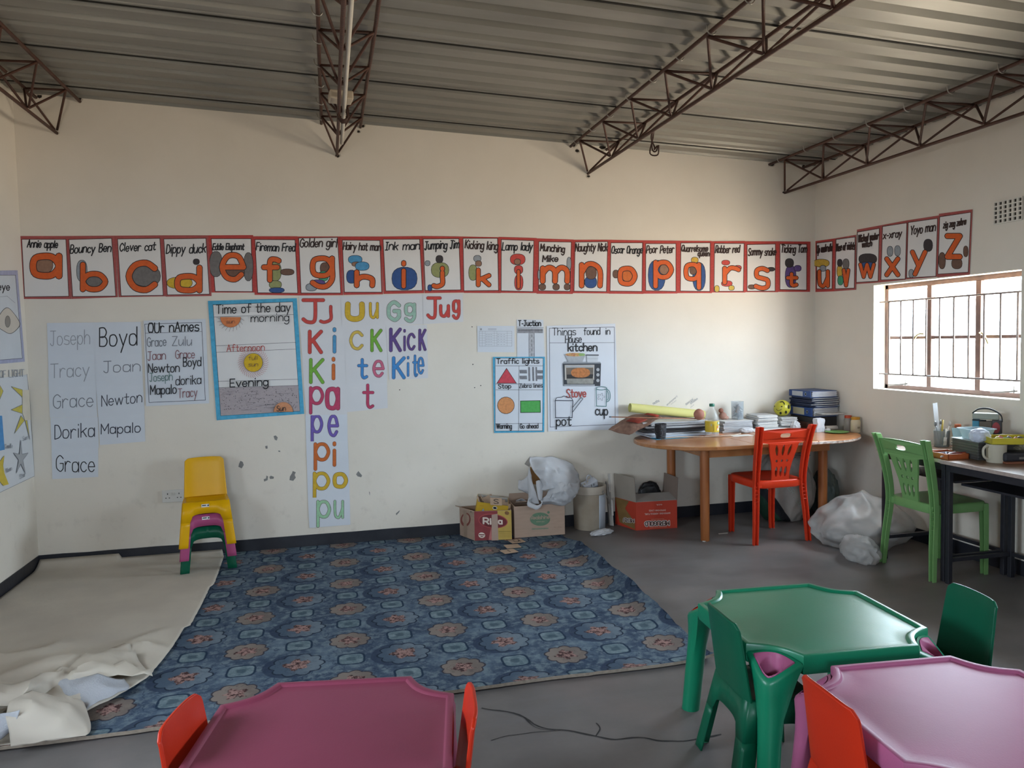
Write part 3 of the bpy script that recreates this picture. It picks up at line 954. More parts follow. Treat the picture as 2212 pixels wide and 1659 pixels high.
# ---- day chart with blue border
sh = Sheet(BW, 0.003)
sh.base([(449,650),(641,644),(657,894),(468,908)], PEN['sky'])
sh.poly([(459.5,658),(632.6,651.5),(648.2,888.5),(476.5,898.5)], INK)
sh.poly([(460.5,659),(632,652.5),(647.4,887.6),(477.3,897.5)], PAPER)
for a, c in [((461.5,684.5),(634,679.5)), ((467,747),(639,739.5)), ((468,761),(640,754)), ((471,824),(643.5,819)), ((472.5,837.5),(644.6,832.6))]:
    sh.stroke([a, c], 0.7, INK)
sh.poly([(473,838),(644.3,833),(647,887.3),(477.5,897)], mat('a89d9f', 0.7, 0.12, 60, stretch=(1, 1, 8)))
r2 = random.Random(3)
for _ in range(150):
    t, s_ = r2.random(), r2.random()
    x = 475 + t * 168 + s_ * 3; y_ = 839 - t * 4 + s_ * 53 - t * s_ * 4
    if (x - 612) ** 2 + (y_ - 890) ** 2 > 26 ** 2 and x < 642:
        sh.stroke([(x, y_), (x + r2.uniform(.5, 1.2), y_ + r2.uniform(-.3, .5))], r2.uniform(.6, 1.3), INK)
for _ in range(26):
    x = 476 + r2.random() * 130; y_ = 842 + r2.random() * 44; L = r2.uniform(8, 26)
    sh.stroke([(x, y_), (x + L / 2, y_ + r2.uniform(-1, 1.5)), (x + L, y_ - 1)], 0.35, NAVY)
arc = lambda cx_, cy_, r, a0, a1, n=14: [(cx_ + r * cos(a0 + (a1 - a0) * k / n), cy_ + r * sin(a0 + (a1 - a0) * k / n)) for k in range(n + 1)]
sh.fan(arc(498, 685, 22.5, 0, pi), CY_LINE); sh.fan(arc(498, 685.2, 21.8, 0, pi), mat('cf7a48', .7, .1, 60))
sh.fan(arc(612, 890, 21.5, pi, 2 * pi), INK); sh.fan(arc(612, 889.5, 20.8, pi, 2 * pi), mat('c98a63', .7, .1, 60))
for k in range(11):
    a = pi * (k + .5) / 11
    sh.stroke([(498 + 23 * cos(a), 685 + 23 * sin(a)), (498 + 30 * cos(a + .1), 685 + 31 * sin(a + .1))], 0.6, CY_LINE)
    if k % 2: sh.stroke([(612 + 22 * cos(a), 889 - 22 * sin(a)), (612 + 29 * cos(a + .15), 889 - 29 * sin(a + .15))], 0.6, INK)
for k in range(40):
    a = 2 * pi * k / 40
    sh.stroke([(547 + 21 * cos(a), 783 + 21 * sin(a)), (547 + 27 * cos(a + .12), 783 + 27 * sin(a + .12)), (547 + 33 * cos(a - .02), 783 + 33 * sin(a - .02))], 0.6, mat('b5574c', .7, 0))
sh.blob(527, 763.5, 567, 803, mat('d0a91c', .7, .08, 60), INK, 0.7, 2)
for t, p0, p1, cap, m, w in [('Time of the day',(467,677.5),(627,672.5),19,INK,2.2), ('morning',(542,695.5),(624,693),17,INK,1.8), ('Afternoon',(490,760),(571,757),15,REDI,1.5), ('Evening',(497,836),(579,832.5),17,INK,2.4),
    ('sun',(489,699),(507,698),8,CY_LINE,.8), ('full',(537,778),(556,777),9,CY_LINE,.8), ('sun',(537,792),(557,791),9,CY_LINE,.8), ('Sun',(598,888),(617,887),11,INK,1.3)]:
    sh.text(t, p0, p1, cap, m, w, 0, .3)
sh.done('day_chart', 'blue bordered chart of morning, afternoon and evening with drawn suns', 'poster')

# ---- letter and word cards
LC = [
 (Z2, [(420,630),(775,632),(785,885),(425,880)], [('J',(438,648,642,872),28,'red'),('!',(588,705,708,868),24,'red')], 'red capital and small J', 0),
 (Z2, [(775,632),(1130,625),(1130,880),(785,885)], [('U',(808,675,982,852),44,'yellow'),('u',(1014,680,1100,827),20,'yellow')], 'yellow capital and small U', 1),
 (Z2, [(1130,620),(1475,615),(1480,870),(1130,880)], [('G',(1164,665,1290,852),30,'sage'),('g',(1314,685,1420,860),26,'sage')], 'pale green capital and small G', 0),
 (Z2, [(1475,615),(1815,610),(1820,850),(1480,870)], [('J',(1503,632,1637,832),24,'red'),('u',(1612,698,1708,817),24,'red'),('g',(1722,658,1798,834),22,'red')], 'red word of three letters, end of the top row of letter cards', 1),
 (Z2, [(425,885),(788,885),(812,1130),(445,1135)], [('K',(493,916,624,1127),28,'red'),('i',(700,895,742,1122),26,'blue')], 'red K and blue i', 1),
 (Z2, [(788,885),(1160,880),(1175,1125),(812,1130)], [('c',(846,923,970,1094),22,'ochre'),('K',(1026,908,1132,1110),24,'green')], 'yellow c and green K', 0),
 (Z2, [(1160,880),(1510,875),(1515,1115),(1175,1125)], [('K',(1186,898,1297,1110),26,'purple'),('i',(1306,910,1332,1102),16,'purple'),('c',(1336,943,1414,1097),18,'purple'),('K',(1436,908,1507,1100),20,'purple')], 'purple word of four letters', 1),
 (Z2, [(445,1135),(812,1130),(825,1385),(460,1385)], [('K',(503,1158,637,1382),26,'green'),('i',(692,1148,733,1350),26,'orange')], 'green K and orange i', 0),
 (Z2, [(812,1130),(1175,1125),(1170,1370),(825,1385)], [('t',(913,1158,1010,1342),22,'blue2'),('e',(1043,1173,1150,1327),20,'pink')], 'blue t and pink e', 1),
 (Z2, [(1175,1127),(1515,1115),(1520,1330),(1190,1345)], [('K',(1210,1143,1330,1342),26,'blue2'),('i',(1336,1140,1362,1320),16,'blue2'),('t',(1383,1128,1436,1322),16,'blue2'),('e',(1425,1148,1490,1300),15,'blue2')], 'blue word of four letters', 0),
 (Z2, [(460,1385),(822,1383),(830,1640),(480,1648)], [('p',(503,1398,634,1642),24,'rose'),('a',(638,1403,770,1607),34,'rose')], 'deep pink p and a', 1),
 (Z2, [(822,1383),(1170,1370),(1175,1585),(830,1620)], [('t',(956,1376,1062,1594),22,'rose')], 'single red t', 0),
 (Z6, [(393,140),(750,105),(755,365),(400,370)], [('p',(438,140,547,384),22,'violet'),('e',(580,140,682,334),22,'violet')], 'violet p and e', 0),
 (Z6, [(400,370),(755,365),(765,600),(408,605)], [('p',(463,376,607,622),26,'orange'),('i',(623,368,660,587),26,'orange')], 'orange p and i', 1),
 (Z6, [(408,605),(765,600),(772,845),(415,850)], [('p',(456,626,607,867),26,'yellow'),('o',(625,630,759,774),30,'yellow')], 'yellow p and o', 0),
 (Z6, [(415,850),(772,845),(778,1080),(428,1108)], [('p',(486,868,614,1107),24,'mint'),('u',(633,868,724,1032),18,'mint')], 'mint green p and u, bottom of the long column', 1),
]
for tr, q, L, lab, odd in LC:
    sh = Sheet(BW, 0.0012 + 0.0016 * odd, tr)
    sh.base(q, PAPER_B if tr is Z6 else mat('d2d1d3', .7, .03, 5))
    for ch, bb, w, c in L:
        sh.big(ch, bb, w, PEN[c], CY_LINE, 3)
    sh.done('letter_card', 'letter card with ' + lab, 'card', 'coloured letter cards on the far wall')

# ---- printed timetable
sh = Sheet(BW, 0.002, Z3)
sh.base([(122,885),(440,885),(440,1110),(125,1108)], PAPER_B)
PRT = mat('8e9096', .6, 0)
sh.outline([(140,930),(418,930),(418,1058),(140,1058)], 2, PRT)
for y_ in (948, 968, 988, 1008, 1030): sh.stroke([(140, y_), (418, y_)], 1.4, PRT)
for x in (165, 190, 268, 290, 378): sh.stroke([(x, 930), (x, 1058)], 1.4, PRT)
for y_ in (958, 978, 998, 1020, 1045):
    for x in (195, 215, 235, 295, 320, 345): sh.stroke([(x, y_), (x + 14, y_)], 2.5, FAINT)
for y_ in (910, 918): sh.stroke([(215, y_), (285, y_)], 3, PRT)
sh.blob(148, 905, 162, 922, PRT, None)
sh.done('timetable_sheet', 'small white printed sheet with a faint table, left of the traffic posters', 'sheet')

# ---- road junction sheet
sh = Sheet(BW, 0.0015, Z3)
sh.base([(460,830),(685,832),(700,1155),(462,1155)], PAPER_B)
GR = mat('8b8b90', .7, .25, 60)
sh.stroke([(462, 896), (686, 900)], 3, INK)
sh.poly([(464,905),(682,908),(684,946),(464,946)], GR)
sh.stroke([(470,925),(680,922)], 3, INK)
sh.poly([(562,946),(608,946),(610,1150),(564,1150)], mat('a9a9ae', .7, .2, 60))
for x in (563, 609): sh.stroke([(x, 946), (x + 1, 1150)], 2.5, INK)
for y_ in range(960, 1140, 40): sh.stroke([(586, y_), (586, y_ + 20)], 3, INK)
sh.text('T-Juction', (474, 884), (664, 884), 46, INK, 8, 0, .3)
sh.done('road_sheet', 'white sheet with a drawn grey T shaped road, above the traffic chart', 'poster')

# ---- traffic chart
sh = Sheet(BW, 0.0045, Z7)
q = [((1064.6-960)*3.95,(771-820)*3.95), ((1177-960)*3.95,(770.6-820)*3.95), (852,448), (425,455)]
sh.base(q, PEN['sky'])
i0 = [((1070-960)*3.95,(774-820)*3.95), ((1172.7-960)*3.95,(774-820)*3.95), (835,435), (435,437)]
sh.poly([(i0[0][0]-3,i0[0][1]-3),(i0[1][0]+3,i0[1][1]-3),(838,438),(432,440)], INK)
sh.poly(i0, PAPER_B)
T3 = lambda x, y_: (x + 158, y_ - 1343)      # third zoom -> this zoom
for a, c in [(T3(280,1225),T3(680,1225)), (T3(280,1380),T3(680,1380)), (T3(280,1430),T3(680,1430)), ((435,377),(835,372)), (T3(478,1225),(632,435))]:
    sh.stroke([a, c], 3, INK)
sh.poly([T3(372,1243),T3(460,1376),T3(286,1376)], INK); sh.poly([T3(372,1251),T3(453,1372),T3(294,1372)], mat('c34350', .7, .12, 60))
GB = mat('77777c', .7, .2, 60)
for x0, y0, x1, y1 in [(482,1260,545,1290),(482,1310,545,1340),(632,1262,680,1290),(632,1308,680,1340),(556,1235,572,1355),(590,1235,606,1355),(618,1235,632,1355)]:
    sh.poly([T3(x0,y0),T3(x1,y0),T3(x1+3,y1),T3(x0+3,y1)], GB)
sh.blob(455, 150, 595, 290, mat('cd8a57', .7, .14, 60), INK, 4, 2)
sh.poly([(647,180),(820,177),(822,282),(648,284)], INK); sh.poly([(651,185),(815,181),(817,277),(653,279)], mat('4fa351', .7, .1, 60))
for t, p0, p1, cap, w in [('Traffic lights',T3(288,1207),T3(648,1204),42,7), ('Stop',T3(303,1418),T3(410,1416),36,6.5), ('Zebra lines',T3(482,1414),T3(678,1410),36,5), ('Warning',(445,418),(574,416),40,7), ('Go ahead',(645,416),(800,414),38,6)]:
    sh.text(t, p0, p1, cap, INK, w, 0, .3)
sh.done('traffic_chart', 'blue bordered chart with red triangle, orange circle and green rectangle', 'poster')

# ---- kitchen chart
sh = Sheet(BW, 0.003, Z7)
sh.base([T3(715,885),T3(1300,865),(1490,425),(885,442)], mat('d0d3da', .6, .03, 5))
sh.outline([T3(738,905),T3(1292,895),(1458,382),(902,405)], 3.5, NAVY)
sh.stroke([T3(742,1030),T3(1290,1027)], 3, NAVY)
for t, p0, p1, cap, m, w in [('Things',T3(765,965),T3(962,963),62,INK,6), ('found',T3(1032,962),T3(1170,958),58,INK,6), ('in',T3(1218,958),T3(1255,956),56,INK,6), ('House',T3(876,1030),T3(1012,1027),64,INK,6),
    ('kitchen',T3(898,1101),T3(1144,1098),66,INK,10), ('Stove',T3(886,1493),T3(1050,1490),68,REDI,9), ('cup',(1290,302),(1394,302),78,INK,9), ('pot',(955,392),(1082,392),78,INK,9)]:
    sh.text(t, p0, p1, cap, m, w, 0, .3)
OV = mat('34373e', .5, .05); SIL = mat('a6a8ac', .4, .1, 30)
sh.poly([T3(868,1190),T3(1172,1192),T3(1180,1210),T3(852,1210)], mat('8d9095', .5, 0))
sh.poly([T3(852,1207),T3(1178,1205),T3(1172,1398),T3(860,1398)], OV)
sh.poly([T3(868,1218),T3(1122,1216),T3(1120,1345),T3(870,1345)], mat('b3aca4', .5, .1, 20))
sh.poly([T3(880,1242),T3(1112,1240),T3(1108,1348),T3(884,1350)], mat('6d6258', .5, .15, 20))
sh.poly([T3(886,1300),T3(1112,1298),T3(1108,1332),T3(886,1334)], mat('2c2a2a', .5, .1, 20))
sh.blob(*T3(922,1243), *T3(1085,1326), mat('b5713d', .5, .25, 60), None)
sh.poly([T3(885,1335),T3(1115,1335),T3(1112,1380),T3(890,1380)], mat('8f8d86', .5, .2, 30))
sh.poly([T3(880,1226),T3(1110,1224),T3(1110,1236),T3(880,1238)], SIL)
for yy in (1258, 1302, 1350): sh.blob(*T3(1138, yy-15), *T3(1166, yy+15), SIL, INK, 3, 2)
sh.poly([T3(862,1385),T3(1125,1385),T3(1125,1396),T3(864,1396)], SIL)
sh.poly([T3(868,1125),T3(1046,1132),T3(1020,1192),T3(900,1192)], SIL)
sh.blob(*T3(875,1115), *T3(1040,1145), mat('a9584a', .5, .3, 80, h2='cdb36a'), None)
sh.blob(*T3(985,1118), *T3(1042,1142), mat('8aa868', .5, .2, 80), None)
sh.poly([T3(1055,1130),T3(1155,1132),T3(1150,1194),T3(1062,1194)], mat('c3c6cb', .4, .05)); sh.stroke([T3(1053,1133),T3(1156,1134)], 9, OV); sh.stroke([T3(1062,1165),T3(1150,1165)], 4, SIL)
TE = mat('2f6a66', .6, 0)
cup = [T3(1137,1418),T3(1140,1568),T3(1222,1572),T3(1228,1420)]
for a, c in zip(cup, cup[1:]): sh.stroke([a, c], 5, TE)
x, y_ = T3(1182, 1417); sh.stroke([(x + 46 * cos(a / 16 * 2 * pi), y_ + 14 * sin(a / 16 * 2 * pi)) for a in range(17)], 5, TE)
hx, hy = T3(1230, 1480); sh.stroke([(hx + 28 * sin(pi * a / 10), hy - 52 * cos(pi * a / 10)) for a in range(11)], 5, TE); sh.stroke([(hx + 14 * sin(pi * a / 10), hy - 36 * cos(pi * a / 10)) for a in range(11)], 4, TE)
fx, fy = T3(1178, 1490); sh.stroke([(fx + (24 + 9 * cos(5 * a * 2 * pi / 40)) * cos(a * 2 * pi / 40), fy + (24 + 9 * cos(5 * a * 2 * pi / 40)) * sin(a * 2 * pi / 40)) for a in range(41)], 2.5, GREYI)
pot = [(945,178),(948,325),(1090,325),(1096,180)]
for a, c in zip(pot, pot[1:] + pot[:1]): sh.stroke([a, c], 6, NAVY)
sh.stroke([(p.x, p.y) for p in crom([(945,178,0),(960,155,0),(1000,150,0),(1020,140,0),(1045,150,0),(1080,155,0),(1096,180,0)])], 5, NAVY)
for a, c in [((1092,240),(1165,152)),((1092,280),(1180,165)),((1165,152),(1180,165))]: sh.stroke([a, c], 5, NAVY)
sh.done('kitchen_chart', 'white chart of things found in a kitchen with an oven picture, above the table end', 'poster')

# ---- left wall charts
LIL = mat('a3a4bd', .7, .1, 30)
sh = Sheet(LW, 0.002, Z1)
sh.base([(-330,420),(150,410),(212,1190),(-300,1235)], LIL)
sh.poly([(-300,452),(133,450),(192,1162),(-275,1200)], INK); sh.poly([(-300,455),(130,453),(189,1159),(-272,1197)], mat('c9ccd0', .7, .03))
eye = [(p.x, p.y) for p in crom([(-30,870,0),(10,775,0),(60,732,0),(110,770,0),(166,860,0),(140,915,0),(90,948,0),(40,930,0)], 5, True)]
sh.fan([(75 + (a - 75) * 1.06, 845 + (c - 845) * 1.04) for a, c in eye], INK); sh.fan(eye, mat('c9bfb2', .7, .03))
sh.blob(45, 800, 86, 896, mat('8d867e', .7, .05), INK, 3, 2)
sh.text('the eye', (-150, 580), (82, 580), 62, INK, 8, 0, .3)
sh.stroke([(-10,640),(60,630),(130,690)], 3, FAINT)
sh.done('eye_chart', 'lilac bordered chart with a drawn eye on the left wall', 'poster')
sh = Sheet(LW, 0.0015, Z5)
sh.base([(-330,-130),(230,-200),(298,665),(-330,955)], mat('cfd0d2', .7, .03, 5))
sh.stroke([(230,-205),(255,20),(296,664)], 3, GREYI); sh.stroke([(-20,815),(296,664)], 3, GREYI)
sh.text('SOURCES OF LIGHT', (-220, -160), (205, -185), 60, FAINT, 5)
YL = mat('c9b84e', .7, .1, 40)
for tri in [[(95,-100),(190,-72),(205,5)], [(95,100),(192,55),(190,132)], [(125,300),(180,150),(210,190)], [(215,190),(232,190),(255,352)], [(0,-110),(28,-60),(0,10)]]:
    sh.poly(tri, YL); sh.outline(tri, 3, GREYI)
sh.poly([(192,-70),(250,-70),(262,185),(215,190),(192,130)], mat('d6cbb8', .7, .05))
sh.poly([(-40,150),(18,150),(40,440),(-30,455)], mat('4d8bc0', .7, .1, 40))
st = []
for k in range(10):
    a = -pi / 2 + k * pi / 5
    r_ = (155 if k % 2 == 0 else 45)
    st.append((178 + r_ * .42 * cos(a), 515 + r_ * sin(a)))
sh.fan(st, mat('a5a5a6', .7, .05)); sh.outline(st, 3, GREYI)
moon = arc(-30, 620, 130, -1.3, 1.3)[0:15]
sh.fan([(38,488),(25,560),(38,640),(75,735),(30,748),(-10,700),(-25,620),(0,540)], mat('cdb340', .7, .08, 40))
for t, p0, p1 in [('Candle',(45,430),(108,425)), ('Sun',(195,365),(240,350)), ('Moon',(52,640),(102,615)), ('Star',(172,690),(220,665))]:
    sh.text(t, p0, p1, 38, FAINT, 3)
sh.done('light_chart', 'white chart of sun, moon, star and candle on the left wall', 'poster')

# ---- pencil notes and chipped paint on the far wall itself (parts of the wall)
sh = Sheet(BW, -0.001, (1310, 840, 7.373))
for t, p0, p1, cap, m, w in [('maths',(748,252),(845,200),40,GREYI,5), ('environment',(965,268),(1135,125),30,FAINT,3), ('social',(1268,262),(1385,180),40,FAINT,4), ('studies',(1345,245),(1455,165),34,FAINT,4)]:
    sh.text(t, p0, p1, cap, m, w, up=(-.45, -.9))
for x, y_ in ((1030, 250), (1052, 232), (1075, 216), (1095, 200), (1338, 300), (1358, 286), (1378, 268)):
    sh.stroke([(x, y_), (x + 5, y_ - 16), (x + 10, y_ - 3), (x + 16, y_ - 20)], 3, FAINT)
wr = sh.mb.build('wall_writing', None, WALL_FAR)
sh = Sheet(BW, -0.001, Z6)
CHIP = mat('7f7e7c', .9, .1, 30)
CH = [[(122,325),(140,318),(158,335),(150,362),(132,355)], [(50,410),(70,405),(72,430),(55,432)], [(160,448),(178,448),(180,460),(165,458)], [(38,692),(58,685),(62,660),(75,668),(72,700),(42,712)], [(86,672),(100,662),(126,672),(122,688),(92,690)],
      [(262,668),(280,640),(285,622),(312,632),(302,655),(312,678),(290,706),(258,700)], [(826,650),(845,622),(878,660),(870,675),(840,668)], [(-172,560),(-160,535),(-140,545),(-132,570),(-142,588),(-150,600),(-178,585)], [(936,795),(944,805),(944,832),(940,820)], [(1165,985),(1200,955),(1195,972),(1170,1000)]]
for c in CH: sh.fan(c, CHIP)
sh.tr = Z3
for x, y_ in [(78,893),(152,1394),(100,1412),(85,1213),(-540,1430)]: sh.blob(x - 5, y_ - 4, x + 5, y_ + 4, INK)
sh.mb.build('paint_chip', None, WALL_FAR)
sh = Sheet(BW, -0.001)       # broken plaster where the trusses are let into the wall
r4 = random.Random(21)
for x, y_, r_ in [(699, 259, 7), (784, 272, 5), (775, 284, 4), (729, 337, 5), (1240, 313, 6), (1247, 326, 5), (1302, 318, 8), (1271, 381, 4), (1666, 356, 6), (1736, 358, 5), (1694, 416, 4), (85, 208, 6), (172, 214, 5), (123, 288, 4), (237, 213, 3), (648, 251, 3), (670, 253, 3)]:
    for q, mm in ((1.5, mat('bcb3a6', .9, .1, 40)), (1.0, mat('2a2420', .9, .2, 60))):
        sh.fan([(x + r_ * q * r4.uniform(.5, 1.2) * cos(a * pi / 4), y_ + r_ * q * .7 * r4.uniform(.5, 1.2) * sin(a * pi / 4)) for a in range(8)], mm)
sh.mb.build('plaster_chip', None, WALL_FAR)
# soil crack across the cement floor
b = MB()
def crack(pts, w):
    P = crom([Vector((p.x, p.y, 0.0012)) for p in pts], 5)
    L_, R_ = [], []
    for i, p in enumerate(P):
        t = (P[min(i + 1, len(P) - 1)] - P[max(i - 1, 0)]).normalized()
        n_ = Vector((-t.y, t.x, 0))
        q = p + n_ * noise.noise(p * 9) * 0.02
        ww = w * (0.4 + 0.8 * abs(noise.noise(p * 14 + Vector((3, 1, 0)))))
        L_.append(q + n_ * ww); R_.append(q - n_ * ww)
    b.grid([L_, R_])
crack([FL(1040,1530), FL(1110,1540), FL(1165,1568), FL(1215,1577), FL(1280,1588), FL(1330,1598), FL(1390,1592), FL(1440,1600), FL(1500,1598), FL(1560,1588)], 0.006)
crack([FL(1060,1600), FL(1100,1590), FL(1180,1580), FL(1215,1577)], 0.003)
crack([FL(1130,1550), FL(1160,1572), FL(1200,1577)], 0.003)
crack([FL(1285,1590), FL(1295,1575), FL(1290,1562)], 0.005)
b.build('floor_crack', mat('2a2828', .9, 0), FLOOR)
# ================================================================== roof trusses
M_PIPE = mat('c9c2b6', 0.5, 0.05)
M_WIRE = mat('3a2219', 0.6, 0.1)
M_HOOK = mat('9c9790', 0.4, 0.1, metal=0.6)
def truss(xb, zb, dl, dr, label, conduit=None):
    root = thing('roof_truss', label, 'roof truss', (xb, 0, zb), 0, 'rusty lattice roof trusses')
    y1 = ROOM_Y + 0.02
    def part(name, pts, r, m=M_RUST, n=7):
        b = MB(); b.tube([Vector(p) - root.location for p in pts], r, n); return b.build(name, m, root, smooth=True)
    zl, zr = ceil_z(xb + dl) - 0.022, ceil_z(xb + dr) - 0.022
    wv = lambda x, y, z, k: (x + 0.006 * noise.noise(Vector((y * .9, k, 0))), y, z + 0.004 * noise.noise(Vector((y * .8, k, 5))))
    ys = [0.0 - 0.37 * i for i in range(21)]
    part('bottom_chord', [wv(xb, y, zb, 1) for y in ys if y > y1], 0.0105)
    part('top_chord', [wv(xb + dl, y, zl, 2) for y in ys if y > y1], 0.0105)
    part('top_chord', [wv(xb + dr, y, zr, 3) for y in ys if y > y1], 0.0105)
    P = 0.492
    for s_, (d, z) in enumerate(((dl, zl), (dr, zr))):
        pts = []
        y = -0.0
        k = 0
        while y > y1 + 0.3:
            pts.append((xb + d * .04, y - 0.01, zb + .012)); pts.append((xb + d * .97, y - P * (0.43 if s_ == 0 else 0.55), z - .012)); y -= P
        # a bent bar: keep its corners crisp
        q = []
        for a, c in zip(pts, pts[1:]):
            a, c = Vector(a), Vector(c)
            q += [a.lerp(c, t) for t in (0.02, 0.5, 0.98)]
        part('lacing_bar', q, 0.0075, n=6)
    y = -0.21
    while y > y1 + 0.2:
        part('cross_bar', [(xb + dl, y, zl - .008), (xb + dr, y - 0.05, zr - .008)], 0.007, n=6)
        y -= P
    y = -0.16
    while y > y1 + 0.3:
        part('roof_hook', [p for p in crom([(xb + dl - .03, y, zl + .03), (xb + dl - .022, y, zl - .008), (xb + dl + .006, y, zl - .02), (xb + dl + .022, y, zl - .004)], 4)], 0.0035, M_HOOK, 5)
        y -= 0.345
    if conduit:
        part('conduit', [(xb + .03, y, zb + .022) for y in conduit], 0.0125, M_PIPE, 10)
    return root
truss(0.246, 2.883, -0.11, 0.15, 'rusty lattice truss beside the left wall')
t2 = truss(2.04, 2.80, -0.10, 0.17, 'rusty lattice truss with a coil of brown wire', [-0.25 - .35 * i for i in range(20)])
t3 = truss(3.915, 2.722, -0.135, 0.155, 'rusty lattice truss with dangling wire ends', [-1.17 - .35 * i for i in range(17)])
truss(5.607, 2.614, -0.14, 0.17, 'rusty lattice truss beside the window wall')
# lamp base and coil of flex on the second truss, loose wire ends on the third
def L(root, pts): return [Vector(p) - root.location for p in pts]
b = MB()
k0 = Vector((2.065, -1.03, 2.80))
r3 = random.Random(5)
pts = [k0 + Vector((.03 * cos(a * .8) + r3.uniform(-.006, .006), -.02 + .10 * (a / 50.) + .012 * sin(a * .37), -.005 + .034 * sin(a * .8) + r3.uniform(-.006, .006))) for a in range(50)]
b.tube(L(t2, crom(pts, 3)), 0.005, 6)
b.build('wire_coil', M_WIRE, t2, smooth=True)
b = MB()
b.box(Vector((2.05, -1.17, 2.845)) - t2.location, (.13, .11, .05), 0.1)
b.build('junction_box', mat('b9ab97', .5, .05), t2, bevel=.008)
b = MB()
for dx, dy, dz_ in ((0, 0, 0), (.012, .01, -.02), (-.01, -.012, .012)):
    b.tube(L(t3, crom([(3.945, -1.17, 2.742), (3.943 + dx, -1.14 + dy, 2.70), (3.95 - dx, -1.13 + dy, 2.63 + dz_), (3.965 + dx, -1.15, 2.615 + dz_), (3.975, -1.16 - dy, 2.65)], 5)), 0.0045, 6)
b.build('wire_end', M_WIRE, t3, smooth=True)

# ================================================================== small chairs and tables of moulded plastic
def plastic(h, rough=0.36):
    return mat(h, rough, 0.03, 5, 0.03, 200, spec=0.22)
P_GREENC = plastic('0b5039')
P_GREEN, P_PINK, P_RED, P_YEL = mat('0c7050', .34, .03, 5, .03, 200, spec=.4), plastic('a24a72'), plastic('b02a14'), plastic('d6a008')
P_PINK2 = plastic('9a5274', .45)
P_PINK3 = plastic('7d3a4e')
P_LIME = plastic('739e62', .36)
P_ORED = plastic('cc3a20', .3)
STICKER = mat('d8d8d6', .5, 0)
def small_chair(m, label, loc, rz, sticker=False, group=None, rear_arch=None):
    root = thing('child_chair', label, 'chair', loc, rz, group)
    H, B = 0.285, 0.543
    TF, TR, BF, BR = 0.142, 0.132, 0.172, 0.172     # half widths: seat front/rear, feet front/rear
    D = 0.262
    A = {'fl': (-TF, D, H), 'fr': (TF, D, H), 'rl': (-TR, .03, H), 'rr': (TR, .03, H)}
    F = {'fl': (-BF, D + .022, 0), 'fr': (BF, D + .022, 0), 'rl': (-BR, -.030, 0), 'rr': (BR, -.030, 0)}
    sides = [('fl', 'fr'), ('fr', 'rr'), ('rr', 'rl'), ('rl', 'fl')]
    ts, tt = 0.56, 0.74
    w = lambda t: 0.165 + 0.035 * t
    def P(a, c, s, t):
        x = Vector(A[a]).lerp(Vector(A[c]), s); y = Vector(F[a]).lerp(Vector(F[c]), s)
        bulge = 0.0
        return y.lerp(x, t)
    seat = MB()
    legs = {k: MB() for k in A}
    for a, c in sides:
        top = 1.0
        n = 14
        lo, hi = [], []
        for k in range(n + 1):
            s = w(ts) + (1 - 2 * w(ts)) * k / n
            u_ = 2 * k / n - 1
            tq = rear_arch if rear_arch and (a, c) == ('rr', 'rl') else tt
            hgt = ts + (tq - ts) * (1 - abs(u_) ** 3.2) ** (1 / 3.2)
            lo.append(P(a, c, s, hgt)); hi.append(P(a, c, s, top))
        seat.grid([lo, hi])
        for sd, nm in ((0, a), (1, c)):
            r1, r2 = [], []
            for k in range(7):
                t = ts * k / 6
                e = w(t)
                s0, s1 = (0, e) if sd == 0 else (1 - e, 1)
                r1.append(P(a, c, s0, t)); r2.append(P(a, c, s1, t))
            legs[nm].grid([r1, r2])
            e = w(ts)
            s0, s1 = (0, e) if sd == 0 else (1 - e, 1)
            seat.grid([[P(a, c, s0, ts), P(a, c, s0, 1)], [P(a, c, s1, ts), P(a, c, s1, 1)]])
    n = 10
    rows = []
    for j in range(n + 1):
        v = j / n
        r = []
        for i in range(n + 1):
            u_ = i / n
            p = Vector(A['rl']).lerp(Vector(A['rr']), u_).lerp(Vector(A['fl']).lerp(Vector(A['fr']), u_), v)
            p.z -= 0.012 * (sin(pi * u_) * sin(pi * min(1, v * 1.1))) ** 0.6
            r.append(p)
        rows.append(r)
    seat.grid(rows)
    seat.build('seat', m, root, smooth=40, weld=True, pre=.009, solid=.005, off=-1)
    for k, mb in legs.items():
        mb.build('leg', m, root, smooth=40, weld=True, pre=.008, solid=.005, off=-1)
    bk = MB()
    rows = []
    NR, NC_ = 16, 14
    for j in range(NR + 1):
        t = j / NR
        z = H - .004 + (B - H) * t
        hw = 0.134 - 0.014 * t
        if t > .93: hw -= 0.018 * (1 - sqrt(max(0, 1 - ((t - .93) / .07) ** 2)))
        r = []
        for i in range(NC_ + 1):
            u_ = 2 * i / NC_ - 1
            r.append((hw * u_, .03 - .034 * t + .012 * (u_ ** 4) * (1 - .3 * t) - (.004 * max(0, t - .9) * 10), z - (.004 * u_ * u_ if t > .9 else 0)))
        rows.append(r)
    bk.grid(rows)
    bk.build('backrest', m, root, smooth=True, solid=.011, bevel=.004)
    if sticker:
        s = MB()
        y = D + .0015 + .022 * .1
        s.box((.005, y + .001, H * .915), (.046, .0012, .019), rx=radians(-4))
        s.mats = []
        st = s.build('sticker', STICKER, root)
        s = MB(); s.box((.012, y + .0022, H * .92), (.024, .0008, .006), rx=radians(-4)); s.box((-.012, y + .0022, H * .915), (.008, .0008, .009), rx=radians(-4))
        s.build('printed_mark', mat('2a2c34', .5, 0), st)
    return root
c1 = FL(402, 1240, .018); c2 = FL(500, 1228, .018)
mid = (c1 + c2) / 2
rz_ = math.atan2(c2.y - c1.y, c2.x - c1.x)
fwd = Vector((sin(rz_), -cos(rz_), 0))
o_ = mid - fwd * (0.262 + .022)
